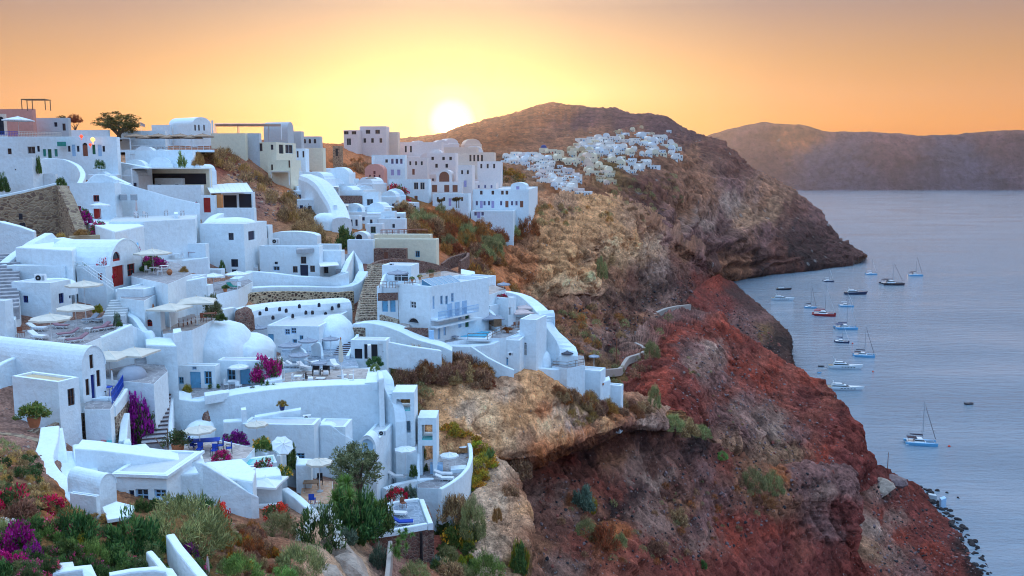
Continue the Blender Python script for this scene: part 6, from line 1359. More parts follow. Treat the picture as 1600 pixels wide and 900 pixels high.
for x,y,r_ in((318,503,1.2),(334,500,-1.2)):chair('dark wooden chair at the table under the right square parasol',x,y,zd,r_,WOODR,WOODR,'dark wooden chairs under the right square parasol')
shrub('large olive brown bush beside the right square parasol','olivecrown',334,485,38,44,94.5,'shrub');shrub('low green plants at the foot of the large olive brown bush','shrubgreen',345,499,22,12,92);block('white planter cube at the front of the wooden chairs',[(270,514),(282,512),(284,518),(271,521)],zd+.6,.9,name='planter',cat='planter',ch=.04)
corner_house('white_house','white house wall behind the square parasols with brown window','house',(326,490,97),8,60,8,446,[(W_,'L',299,458,306,466,BROWNP),(D_,'L',303,480,311,496,REDP)],par=.05)
# the ruin and the red window houses
wall('ruined brown stone wall with white cap at the left',[(-20,314,117),(0,309,117.5),(30,303,118.5),(60,296,119.5),(88,289,120.5)],6.5,1.2,STONER,'stone_wall',ch=.04)
wall('white sloping cap along the top of the ruined wall',[(-20,309,118),(0,305.5,118.5),(30,299,119.5),(60,292.5,120.5),(88,285.5,121.5)],.9,.8);wall('crumbling end of the ruined brown stone wall',[(88,290,120.4),(97,306,119),(105,325,117.5),(112,345,116),(118,360,115)],6,1.4,STONER,'stone_wall',ch=.03)
for x,y,w_,h_ in((32,338,6,9),(35,353,9,10),(10,350,6,9)):
 block('small dark opening in the ruined stone wall',[(x-w_/2,y-h_/2),(x+w_/2,y-h_/2),(x+w_/2,y-h_/2+.6),(x-w_/2,y-h_/2+.6)],P(x,y-h_/2,116.3).z,M(h_,116),BLACKR,'wall_opening','opening',0,'openings in the ruined stone wall')
wall('beige plastered terrace wall below the ruin',[(108,369,111),(150,367,111),(192,367,111),(193,372,110)],2.2,.6,BEIGE,'garden_wall');block('orange plastered wall end beside the bougainvillea',[(192,373),(206,376),(208,380),(193,379)],P(198,374,109).z,1.8,ORANGEP,'wall_end','wall',.05)
shrub('golden dry shrub at the foot of the ruined wall','drygold',128,366,28,10,111);shrub('golden dry shrub at the top of the great sloping wall','drygold',94,374,20,12,104)
shrub('magenta bougainvillea beside the little door, upper clump','bougainvillea',132,348,28,26,119,'bougainvillea','shrub');shrub('magenta bougainvillea beside the orange wall end, lower clump','bougainvillea',156,366,32,24,115,'bougainvillea','shrub')
corner_house('white_house','white house with curved parapet and small red window above the bougainvillea','house',(182,343,128),6,72,8,286,[(W_,'L',145.5,305,155,315,REDP),(D_,'L',146,326,158,342,REDP),(W_,'L',120,322,127,330,REDP)],par=.05)
wall('white curved parapet rising over the small red window',[(110,298,129),(118,288,129),(134,285,129),(146,274,129.5),(158,272,130),(172,276,130),(181,281,129.5)],2.6,.5,n=20)
parasol('white parasol outside the small red window house',157,341,P(157,341,124).z,32,CANVASW,topy=317);block('white paved block below the small red window house',[(120,344),(190,340),(225,352),(180,362),(150,352)],P(170,346,123).z,4)
wall('long white wall sloping down to the right below the glass restaurant',[(182,284,132),(205,290,132.5),(240,300,134),(275,310,136),(312,318,138)],6.5,2.5,name='house_wall')
for x in(193,209):block('white louvred shutter on the long sloping wall',[(x-5.5,303),(x+5.5,303),(x+5.5,303.8),(x-5.5,303.8)],P(x,303,131.6).z,.85,GREYM,'shutter','shutter',.01,'shutters on the long sloping wall')
zch=terrace([(170,346),(225,346),(305,342),(310,330),(230,334),(180,338)],(240,338,131),3,ROOFW)
for x,y,r_,l in((213,341,.7,'red wooden deck chair below the shutters, left of two'),(227,340,1.2,'red wooden deck chair below the shutters, right of two'),(260,337,.3,'wooden deck chair in the middle of the deck chair terrace'),(285,337,0,'wooden deck chair beside the chimney cube')):chair(l,x,y,zch,r_,WOODR,CUSHW,'deck chairs on the white terrace',True)
block('white chimney cube between the deck chairs',[(272,331),(278,331),(278,334),(272,334)],P(275,331,131).z,1.4,name='chimney',cat='chimney',ch=.04);closed_parasol('thin folded parasol on the deck chair terrace',214,340,zch,27,CANVASP)
wall('low white parapet under the deck chairs',[(160,350,126),(200,347,127),(240,343,128),(275,340,129),(305,338,130)],1.5,.4)
corner_house('white_house','white house with dark red door and three small red windows under the deck chairs','house',(302,381,128),4,86,6,340,[(D_,'L',245,361,261,380,REDP),(W_,'L',231,364.5,238.5,372,REDP),(W_,'L',248,345,253,354,REDP),(W_,'L',283,349.5,290,356,REDP),(W_,'L',269,362,273.5,368,REDP)],par=.03)
mound('white sloping hump roof left of the dark red door house',214,374,124,46,30,3,None,'white_vault','roof dome',8,.12);mound('rounded white vault end left of the dark red door',228,376,126,22,28,2.2,None,'white_vault','roof dome',11,.08)
zj=terrace([(225,384),(300,380),(300,374),(232,376)],(262,381,126),2,ROOFW)
pot('large clay jar left of the dark red door',242,382,zj,12,None,None,kind='jar',name='jar');closed_parasol('pinkish folded parasol right of the dark red door',267,378,zj,24,CANVASP);table('little table beside the pinkish folded parasol',277,377,zj,.8,.6);pot('potted plant left of the clay jar',230,385,zj,6,None,('shrubgreen',.8))
corner_house('white_house','white house with red door on the terrace below the clay jar','house',(322,408,122),4,88,5,381,[(D_,'L',256,391,263.5,407,REDP),(W_,'L',268,393,272,399,BROWNP),(W_,'L',282,392,286,399,BROWNP)],par=.03)
wall('white parapet in front of the house with red door below the clay jar',[(262,410,118),(285,407,119),(325,402,121)],2.5,.5)
zz=terrace([(258,408),(325,402),(325,396),(258,402)],(290,404,120.5),1.5,ROOFW);[chair('white chair outside the house with the lower red door',x,405,zz,r_,CUSHW,CUSHW,'white chairs outside the lower red door')for x,r_ in((268,.6),(283,-.6))];table('white table outside the house with the lower red door',276,405,zz,1.0,.8);table('little pink table at the right end of the lower red door terrace',301,402,zz,1,.6,0,MAUVE)
block('blue painted chest at the wall end beside the orange plaster',[(206,376),(216,378),(217,386),(207,384)],P(211,380,109).z,1.6,LBLUE,'blue_gate','gate',.03)
shrub('pink bougainvillea beside the blue painted gate','bougainvillea',213,396,14,16,108,'bougainvillea','shrub')
stairs('stone stairs with dark risers left of the tall white house',(294,374,132),(307,343,143),1.6,12,STONEB)
corner_house('white_house','tall white house with navy windows beside the rocky slope','house',(384,440,128),6,70,34,350,[(W_,'L',357,364,365,375,NAVY),(W_,'L',361,405,372,417,NAVY),(D_,'L',362,421,371,428,NAVY),(D_,'R',388,361,398,375,NAVY)],par=.06)
mound('smooth white swelling roof of the tall white house',350,356,132,78,14,4,None,'white_vault','roof dome',4,.06,36)
wall('white curved wall left of the tall white house',[(313,372,130),(316,350,134),(328,338,138),(340,333,140)],5,1.2,n=14)
corner_house('white_house','white porch house with dark doorway at the foot of the rocky slope','house',(420,376,140),5,36,6,352,[(D_,'L',388,361,398,375,NAVY),(D_,'L',410,353,418,372,NAVY)],par=.05)
pergola('white cloth awning over the dark doorway of the porch house',[(388,374),(414,374),(416,370),(390,370)],P(400,374,139).z,1.7,WHITEP,CANVASW,0,.08,name='awning',cat='awning')
stairs('pale stairs between the tall white house and the row with brown shutters',(397,420,131),(405,382,142),1.1,14,ROOFW)
corner_house('white_house','white row house with brown shutters and open dark door','house',(500,432,131),4,94,5,385,[(W_,'L',427,416,437,423,PBLUE),(W_,'L',470,401,478.5,412,BROWNP),(W_,'L',457.5,416,465,426,BROWNP),(D_,'L',469,414,481.5,432,NAVY),(W_,'L',484.5,415,492,425,BROWNP),(W_,'L',429,409,434,413,NAVY)],par=.1)
corner_house('white_house','white row house right of the brown shutters with small awning','house',(534,430,133),4,34,5,392,[(W_,'L',506,417,513,427,NAVY)],par=.1);slab('little white sloping awning right of the brown shutters',[(498,409),(526,407),(530,414),(500,416)],P(510,411,131).z,.12,CANVASW,'awning','awning')
corner_house('white_house','white upper house with vaulted end behind the brown shutters','house',(496,390,142),5,80,6,362,roof='vaultL',spring=.75)
mound('white hump roof above the row with brown shutters',440,382,143,66,14,4,None,'white_vault','roof dome',13,.08)
corner_house('white_house','white house with stepped roofline left of the steep grey stairs','house',(530,400,139),5,34,4,382,par=.08)
stairs('steep grey stairs rising past the stepped roofline',(533,424,132),(541,397,142),1.6,14,STEPG);wall('white wall with rounded crest right of the steep grey stairs',[(540,425,131),(549,405,136),(553,392,139),(559,412,138),(562,432,136)],5,.8)
for x,y in((313,392),(428,370),(545,392)):pass
block('pile of broken wooden chairs on the row house roof',[(462,385),(492,383),(492,387),(463,389)],P(477,385,133.5).z,.7,GREYM,'furniture_pile','furniture pile',.2)
air_conditioner('air conditioner on the tall white house side wall',321,382,129,10,0);air_conditioner('air conditioner on the row house roof terrace',430,381,137,11,0)
wall('long white curved parapet under the row with brown shutters',[(348,470,116),(366,458,118.5),(395,450,121),(430,448,123),(480,448,125.5),(530,449,128),(553,446,130),(566,438,131),(575,424,133)],3.4,1.6,n=30)
wall('curved pebbled stone wall under the long white parapet',[(352,478,114),(370,466,116.8),(396,458,119.2),(430,455.5,121.2),(480,456,123.5),(530,457,126),(553,455,128)],5.5,.8,STONEB,'stone_wall',n=30,ch=.03)
wall('white house terrace wall below the row with brown shutters',[(372,436,122),(395,424,125),(430,427,126),(470,432,127.5),(520,434,129.5),(545,425,131)],4.5,1.5)
wall('whitewashed rock slope below the pebbled wall',[(372,500,104),(384,492,106),(400,482,108),(440,476,110),(490,473,112),(530,470,114),(550,469,115)],9,4,WHITE2,'rock_bank','rock',20,1.1)
za=terrace([(330,462),(372,452),(395,440),(378,430),(345,432),(330,445)],(355,445,118),3,PAVE)
parasol('white parasol over the little terrace left of the long parapet, front',334,453,za,34,CANVASW,topy=428);parasol('white parasol over the little terrace left of the long parapet, right',371,448,za,38,CANVASW,topy=426)
corner_house('white_house','white little house wall with rounded top behind the white parasols','house',(346,445,123),5,26,6,421,[(DA,'L',323,437,327,452,REDP)],par=.03)
lounger('green deck chair on the little terrace left of the long parapet',364,451,za,.9,TEAL,WHITEP,None);pot('terracotta pot with plant by the green deck chair',352,456,za,7,None,('shrubgreen',1.0));chair('white chair beside the green deck chair',374,452,za,.4);shrub('climber on the tall white house wall','shrubgreen',347,424,12,20,126.5)
stairs('broad brown stone stairs climbing beside the pebbled wall',(580,498,113),(590,412,141),3.2,26,STONE);wall('brown stone wall along the broad stairs, left',[(554,500,113),(560,470,121),(570,438,131),(580,415,139)],3.5,.5,STONE,'stone_wall',ch=.03)
terrace([(551,512),(640,512),(640,494),(560,494)],(590,503,112.5),3,PAVEP,'stone_landing',STONE)
wall('white retaining wall left of the whitewashed rock slope',[(318,492,97),(345,484,100),(366,480,103),(380,488,103)],6,.6);mound('heap of reddish rock left of the whitewashed slope',376,502,101,30,18,1.5,STONED,'bare_rock','rock',6,.3,18)
for i in range(14):mound('dark stone showing through the whitewashed rock slope',405+i*10.3,490-8*math.sin(i*2.3)-i*.6,105.5+i*.7-.4,4.5,3,.3,BLACKR,'bare_stone','rock',i,.3,8)['group']='dark stones in the whitewashed slope'
# the hotel on the cliff
HOT=corner_house('hotel','white hotel block with pale blue balcony facing right','hotel',(672,534,109),35,49,92,448,[(W_,'L',641,471,650,482,WHITEP),('window_arch','L',637,496.5,655,506,WHITEP),(D_,'R',676,463,679,483,PBLUE),(W_,'R',688,462,692,476,PBLUE),(W_,'R',696,462,700,476,PBLUE),(W_,'R',705,458,709,472,PBLUE),(D_,'R',684,510,688,530,PBLUE),(D_,'R',693,506,697,524,PBLUE),(DA,'R',716,490,721,512,PBLUE),(D_,'R',727,492,733,511,GREENP)],par=.5)
corner_house('hotel','left wing of the white hotel with two pale blue doors in a stone niche','hotel',(622,488,112),8,33,30,448,[(DA,'L',597,466,606,488,LBLUE),(D_,'L',609.5,468,618,488,LBLUE)],par=.5)
wall('brown stone facing round the pale blue arched door',[(590,458,111),(621.5,457,111.2)],1.0,.06,STONED,'stone_facing','wall',ch=.01)
wall('rough stone base wall below the hotel left wing',[(593,492,110),(607,496,109.5),(621,500,109)],3,.5,STONE,'stone_wall',ch=.03);wall('rough stone base wall under the half round hotel window',[(632,512,107.6),(669,513,108)],3,.3,STONED,'stone_wall',ch=.02)
block('pale blue door leaf at the foot of the hotel corner',[(670.5,516),(678,515.5),(678,516.5),(670.5,517)],P(674,516,107.6).z,1.9,PBLUE,'door_leaf','door',.01)
corner_house('hotel','white rooftop room of the hotel with pale sliding doors','hotel',(643,444,117),10,46,12,415,[(W_,'L',615,424,638,440,WHITEP)],par=.05)
zro=P(630,452,111).z
wall('white rooftop parapet of the hotel, left end',[(592,446,112),(597,432,116),(603,424,119)],1.4,.35);air_conditioner('round grey rooftop unit on the rooftop room',612,417,118,8,0)
parasol('grey white parasol on the hotel roof terrace',622,447,P(622,447,112).z,34,CANVASG,topy=424)
for x0,y0,x1,y1,l in((593,450,604,450,'brown wooden railing on the hotel left wing, left'),(609,450,622,450,'brown wooden railing on the hotel left wing, right'),(632,446,649,444,'brown wooden railing at the front of the hotel roof'),(655,442,688,433,'light wooden railing along the hotel roof edge')):
 zq_=P(x0,y0,112).z;railing(l,[(x0,y0,zq_),(x1,y1 if abs(y1-y0)>3 else y0,zq_)],.8,WOODR if y0>445 else WOODL,.3)
wall('white rooftop parapet post line of the hotel',[(646,443,110.5),(652,444,110.3),(656,446,110)],1.2,.4)
pot('round clipped plant on the hotel roof, left',P(644,440,112),None,None,5,TERRA,('greendome',1.0));pot('round clipped plant on the hotel roof, right',P(656,437,114),None,None,5,TERRA,('greendome',1.0));pot('bowl of red flowers on the hotel roof edge',P(674,434,117),None,None,8,TERRA,('redbloom',1.0))
Rr_,L_,h_=HOT['_dims']
sk=MB();sk.box(.6,.1,h_-.6,6.4,1.9,h_-.01);sk.build('skylight_kerb',WHITE,HOT)
sk=MB();sk.quad((.7,.12,h_+.01),(6.3,.12,h_+.01),(6.3,1.85,h_+.75),(.7,1.85,h_+.75));sk.add([(.7,.12,h_),(.7,1.85,h_+.74),(.7,1.85,h_),(6.3,.12,h_),(6.3,1.85,h_+.74),(6.3,1.85,h_)],((0,1,2),(3,5,4)));so=sk.build('skylight',GLASSB,HOT)
for i in range(6):q=MB();q.bar((.7+i*1.12,.12,h_+.03),(.7+i*1.12,1.85,h_+.77),.04,4);q.build('glazing_bar',WHITEP,so)
bz=2.85;BL=min(8.4,Rr_-.3);bo=MB().box(.15,-1.25,bz-.2,BL,-.002,bz).build('balcony',WHITE,HOT)
q=MB();q.box(.15,-1.25,bz+.92,BL,-1.19,bz+1.0);q.box(.15,-1.24,bz+.08,BL,-1.2,bz+.14);q.build('handrail',PBLUE,bo)
q=MB()
for i in range(int(BL/.22)):x=.2+i*.22;q.box(x,-1.235,bz,x+.05,-1.205,bz+.92);q.box(x-.04,-1.23,bz+.42,x+.1,-1.21,bz+.6)
q.build('baluster',PBLUE,bo)['kind']='stuff'
for x in(2.2,3.7,5.2):MB().box(x,-1.1,bz,x+.9,-1.02,bz+1.75).build('balcony_screen',PBLUE,HOT)
MB().box(.1,-1.1,1.75,BL+1,-.002,1.92).build('canopy',WHITE,HOT)
corner_house('white_house','white stepped house behind the hotel skylight','house',(725,470,125),30,40,50,440,[(W_,'L',706,433,711,444,PBLUE),(W_,'R',738,466,748,472,BROWNP)],par=.2)
corner_house('white_house','white house at the right end of the hotel terrace with pinkish roof terrace','house',(794,506,122),40,28,12,466,[(W_,'R',795,480,799,493,WHITEP)],par=.15,roofmat=ROOFD)
corner_house('white_house','white low house left of the pinkish roof terrace','house',(766,505,121),30,44,20,478,par=.1)
stairs('dark railed outdoor stairs behind the pool',(778,500,118),(742,474,126),1.1,10,WOOD);wall('white stair wall behind the pool',[(735,470,124),(752,474,123),(766,488,120),(776,500,118)],3,.5)
wall('white slope wall running down to the cliff behind the hotel',[(720,452,128),(755,462,128),(790,456,130),(812,462,130),(830,478,128),(842,492,125)],6,2.0,name='house_wall',n=16);
shrub('red planter on the pinkish roof terrace','redbloom',785,466,24,8,124);parasol('lilac parasol above the pinkish roof terrace',787,462,P(787,462,127).z,22,CANVASG,topy=449)
zp2=POOLT=terrace([(694,536),(728,530),(790,528),(835,510),(842,494),(800,496),(738,504),(700,516)],(750,522,116),4,PAVE)
block('pale rim of the blue hotel pool',[(712,529),(735,515),(772,517),(765,530)],zp2+.06,.3,WHITEP,'pool_rim','pool',.02);block('blue hotel swimming pool',[(719,526),(736,516.5),(766,518),(758,527.5)],zp2+.08,.2,POOLW,'swimming_pool','pool',0)
parasol('grey brown parasol beside the hotel pool, left',707,525,zp2,26,CANVASG,topy=510);parasol('large grey brown parasol beside the hotel pool',768,515,zp2,40,CANVASG,True,topy=499);parasol('pinkish square parasol on the upper deck, back',822,498,zp2,30,CANVASP,True,topy=486);parasol('pinkish square parasol on the upper deck, front',815,506,zp2,36,CANVASP,True,topy=492);parasol('folded lilac parasol at the cliff edge',840,490,zp2+.5,5,CANVASG,topy=473)
for x0,y0,x1,y1,l in((731,531,761,531,'wooden railing with white posts along the pool front'),(762,531,790,517,'wooden railing with white posts at the pool corner'),(794,521,816,519,'wooden railing with white posts below the pinkish parasols')):
 railing(l,[(x0,y0,zp2+.1),(x1,y1,zp2+.1)],.8,WOOD,1.6)
for x,y in((802,513),(812,512),(822,510),(830,507)):chair('dark chair under the pinkish square parasols',x,y,zp2,random.uniform(0,6),WOODR,WOODR,'dark chairs under the pinkish parasols')
pot('orange plant in a pot beside the large pool parasol',793,520,zp2,6,TERRA,('rustmat',1.5));lounger('dark lounger left of the hotel pool',708,529,zp2,1,CANVASG);lounger('dark lounger behind the left pool parasol',716,520,zp2,1,CANVASG)
wall('tall white curved retaining wall under the hotel pool',[(690,537,109),(712,541,109.5),(740,541,110.5),(770,537,112),(790,528,114),(815,524,116),(838,508,119)],8,1.5,name='retaining_wall',n=22)
wall('white wall sloping down from the pool to the sandy knoll',[(735,541,109),(762,559,108.5),(790,573,108),(803,578,108)],3.5,.5)
wall('white slope falling along the cliff edge with ragged crest',[(840,486,122),(846,500,121),(856,514,120.5),(868,530,120),(874,544,119.5),(874,556,119)],7,2.5,name='house_wall',n=14)
corner_house('white_house','white chimney like house tower at the cliff edge','house',(838,574,115.5),20,26,16,500,[('window_arch','L',818,535,823,556,WHITEP),(W_,'L',822,575,826,580,NAVY)],par=.05)
corner_house('white_house','white house under the pinkish parasols with an arched light blue door','house',(812,572,113),12,26,26,532,[(DA,'L',788,558,794,571,LBLUE)],par=.03)
mound('low white dome beside the lower cliff terrace',848,573,118,30,22,2,None,'white_vault','roof dome',6,.05)
air_conditioner('small unit with black fan under the hotel pool wall',798,556,111.5,8,.2)
zcl=terrace([(862,572),(886,576),(914,570),(912,556),(872,550),(860,560)],(886,566,121),3,PAVE)
wall('white front wall of the lower cliff terrace',[(832,574,116),(862,577,117),(888,577,118.5),(914,572,121)],6,1.2,name='retaining_wall');railing('wooden railing of the lower cliff terrace',[(864,574,zcl),(886,575,zcl),(912,570,zcl)],.8,WOOD,1.5)
parasol('slate grey parasol on the lower cliff terrace, left',877,566,zcl,22,CANVASD,topy=550);parasol('slate grey parasol on the lower cliff terrace, right',886,570,zcl,22,CANVASD,topy=556);closed_parasol('folded dark parasol on the lower cliff terrace',895,568,zcl,20,CANVASD)
table('round table on the lower cliff terrace',882,569,zcl,.9,.9,0,WHITEP,round_=True);[chair('chair on the lower cliff terrace',x,y,zcl,r_,WHITEP,group='chairs on the lower cliff terrace')for x,y,r_ in((872,569,1),(890,571,-1),(902,568,2))]
pot('terracotta pot on the lower cliff terrace',899,570,zcl,4,TERRA)
corner_house('white_house','long low white house stepping down the cliff below the slate parasols','house',(938,616,123),22,84,8,580,[(W_,'L',895,583,902,591,WHITEP),(W_,'L',871,586.5,875,590,BROWNP)],par=.12)
corner_house('white_house','last white house at the tip of the cliff with flat blue roof','house',(970,616,128),22,34,4,603,par=.15);block('white wall stub above the last house at the cliff tip',[(940,591),(952,587),(954,593),(942,597)],P(945,590,127).z,2.5)
parasol('small grey parasol right of the lower cliff terrace',928,574,P(928,574,127).z,18,CANVASG,topy=564);pot('red pot on the lower cliff house',P(942,602,124),None,None,4,TERRA)
PATHM=paving('path_stone',(.36,.30,.28),(.46,.40,.37),(.30,.24,.22),1.4)
wall('pale wall along the zigzag cliff path, upper bend',[(1080,476,322),(1060,478,312),(1042,482,300),(1024,490,290),(1010,499,280),(1003,512,268),(1008,521,260)],2.2,1.2,PATHW,'path_wall',n=22)
wall('pale wall along the zigzag cliff path, middle bend',[(994,518,255),(1010,522,256)],2,1.2,PATHW,'path_wall');wall('pale wall along the zigzag cliff path, lower bend',[(995,535,222),(1006,540,218),(1011,547,210),(1000,553,203),(984,558,197),(978,566,190),(972,575,182),(950,577,174),(925,575,168)],1.6,.8,PATHW,'path_wall',n=24)
for x,y0,y1,D,l in((963,575,526,190,'wooden telegraph pole beside the lower path bend'),(1007,526,486,262,'wooden telegraph pole beside the upper path bend'),(1387,728,707,300,'lone wooden pole on the skyline of the red scree')):
 b0,t0=P(x,y0,D),P(x,y1,D);mb=MB();mb.bar((0,0,-1),(0,0,t0.z-b0.z),.14,6,.1);tag(mb.build('telegraph_pole',WOODR,loc=b0),l,'pole')
 # upper rows and the ridge: (label, foot corner, turn, left, right, top, openings, roof, material)
def rows(tbl,name='white_house',cat='house',**kw):
 for t in tbl:
  l,c,a,wl,wr,top=t[:6];ops=t[6]if len(t)>6 else();rf=t[7]if len(t)>7 else 'flat';mt=t[8]if len(t)>8 else None
  corner_house(name,l,cat,c,a,wl,wr,top,ops,rf,mt,par=.15,deep=9,**kw)
def wins(face,xs,y0,y1,w,mat,kind='window'):return[(kind,face,x-w/2,y0,x+w/2,y1,mat)for x in xs]
rows([('pink house with cream cornice at the top left',(53,214,176),8,90,4,170,(),'flat',PINK),('pale grey house with sloping roofline right of the pink house',(108,212,180),6,55,3,184,wins('L',(87,),191,198,5,NAVY)+wins('L',(100,),193,204,5,BROWNP),'flat',GREYW),('peach house with stone arch at the left edge of the ridge',(9,212,170),5,50,2,178,[('dark_arch','L',-2,182,6,210,BLACKR)],'flat',PEACH_FLARE),('long white shop row with teal shutters and arched brown door',(184,252,160),3,240,4,214,wins('L',(15,),232,241,6,BROWNP)+wins('L',(49,),229,240,12,GREYM)+wins('L',(60,108,122,162),228,237,4,NAVY)+wins('L',(69.5,87.5),233,244.5,5,TEAL,D_)+wins('L',(77.5,),233,247,6,GREENP,D_)+wins('L',(115,156),226,244,6,PBLUE,D_)+wins('L',(146.5,),226,241,5,GREENP,D_)+wins('L',(133,),223,244,8,WOODR,'door_arch'),'flat',None),('low white house behind the end of the shop row',(169,216,192),4,62,3,203),('low white house with long flat roof right of the big tree',(258,218,198),4,74,3,204),('white flat block left of the ridge vault',(266,212,214),6,29,3,195),('white barrel vaulted house with three small windows on the ridge',(302,212,212),30,38,28,182,wins('R',(305,311,319),195,204,2.5,BROWNP),'vaultR'),('white terrace house with lattice gates under the brown parasols',(302,262,177),3,106,4,235,wins('L',(207,),241,258,8,WHITEP,D_),'flat',None),('white restaurant front wall below the slatted awning',(315,318,157),3,84,4,289),('shaded restaurant room behind the slatted awning',(328,296,168),3,120,3,262,wins('L',(216,226),268,289,7,GREYM,D_)+[(DK,'L',236,271,322,288,BLACKR)],'flat',WARMW),('white cube house with plants at the far left below the shops',(53,300,138),10,84,14,246,wins('L',(24,),264,266,2,BROWNP)),('small white cube right of the far left cube',(88,298,140),8,36,3,272),('white gate house with dark red door left of the awning restaurant',(336,338,150),4,24,3,305,wins('L',(323.5,),309,332,11,REDP,D_)),('glass sided room of the awning restaurant',(396,330,158),4,50,3,300,[(DK,'L',349,305,370,327,BLACKR),(DK,'L',373,303,393,325,BLACKR)]),('white block under the awning restaurant',(398,356,150),4,62,3,325),('brown shed end beside the dark red gate door',(347,332,151),4,10,2,304,(),'flat',ORANGEP),('cream house wall right of the brown parasols',(384,240,205),5,54,3,208,(),'flat',WARMW),('pale flat house with terrace right of the cream wall',(406,246,207),5,24,3,208,(),'flat',GREYW),('big cream house with glazed corner balcony above the rocky slope',(433,276,206),14,50,30,222,wins('L',(405,),224,236,10,BROWNP)+wins('L',(425,),226,234,4,NAVY)+[(DK,'R',436,226,443,240,BLACKR),(W_,'R',446,226,458,240,WHITEP)],'flat',WARMW),('pale greenish lower wing of the big cream house',(455,296,203),10,36,16,250,wins('L',(453,),246,262,5,BROWNP,D_)+wins('L',(425,),257,266,3,BROWNP),'flat',WARMW),('lilac grey twin vaulted house on the skyline, front vault',(450,226,245),20,38,9,190,(),'vaultR',GREYW),('lilac grey twin vaulted house on the skyline, rear vault',(443,224,252),20,30,10,191,(),'vaultR',GREYW),('small grey skyline house right of the twin vaults',(471,226,250),8,16,4,205,(),'flat',GREYW),('low skyline houses with arched windows',(500,228,258),6,38,4,213,wins('L',(468,476,484,492),217,224,4,BROWNP,'window_arch'),'flat',GREYW),('cream house below the skyline arches',(505,254,235),10,30,4,231,(),'flat',WARMW),('white house with steep gable below the cream house',(478,262,222),8,18,5,232,wins('L',(465,474),236,246,3,BROWNP),'flat',None),('white vaulted house with plain gable in the middle of the slope',(546,293,224),12,32,7,261,(),'vaultL'),('white terrace block under the plain vaulted house',(553,306,219),6,40,4,287,wins('L',(522,548),291,296,3,BROWNP)),('white house with brown stone front below the plain vault',(566,326,206),6,36,4,306,(),'flat',STONED),('pale roof house over the brown stone front',(568,308,209),6,38,20,297,(),'flat',None),('white boxy house with grey blue window right of the brown stone front',(592,334,206),5,27,4,300,wins('L',(578,),311,321,10,GREYM)),('small white arched house right of the tall chimney',(566,345,197),8,30,5,318,[('dark_arch','L',558,324,565,336,BLUEW)],'vaultL'),('white house with flat pale roof behind the bougainvillea steps',(600,352,190),5,30,4,338,wins('L',(580,592),343,349,4,NAVY)),('white house with three doors right of the leafy tree',(562,356,187),5,28,4,337,wins('L',(541,549,557),343,353,3.5,NAVY,D_)),('white stepped house beside the scrub slope, lower part',(633,366,188),5,42,3,342,wins('L',(615,),350,356,4,NAVY)),('white stepped house beside the scrub slope, upper part',(617,346,191),5,22,3,330),('white house with dark doorway above the cream terrace house',(598,372,178),5,26,3,350,wins('L',(583,),354,364,8,GREENP)),('low white house with arched top left of the dark doorway',(575,385,168),6,26,5,362,[('dark_arch','L',556,366,566,384,BLACKR)],'vaultL'),('white house with rooftop parapets left of the broad stairs',(583,408,150),5,40,3,375),('cream terrace house with pale blue window and flat restaurant roof',(682,410,151),5,98,4,374,wins('L',(652.5,),392,402,7,LBLUE),'flat',WARMW),('cream slab house under the rooftop restaurant',(672,382,156),4,88,4,367,(),'flat',WARMW),('brown stone gable left of the cream terrace house',(634,409,146),4,50,3,389,wins('L',(603,),394,404,6,WOODR,D_),'flat',STONED),])
rows([('pink church with arched gable and five red windows',(600,284,258),4,30,5,256,wins('L',(578,585,593),273,279,3,REDP)+wins('L',(585,),267,272,3.5,REDP),'vaultL',PINK)],'pink_church','church')
mb=MB();mb.box(-.9,0,0,-.6,.5,1.8);mb.box(.6,0,0,.9,.5,1.8);mb.box(-.9,.01,1.8,.9,.49,2.3);mb.bar((0,.25,1.8),(0,.25,1.2),.3,6,.4);mb.bar((0,.25,2.3),(0,.25,3.0),.06,4);mb.build('belfry',WHITE,bpy.data.objects['pink_church'],loc=(0,M(15,258),P(585,256,258).z-P(585,284,258).z-.1))
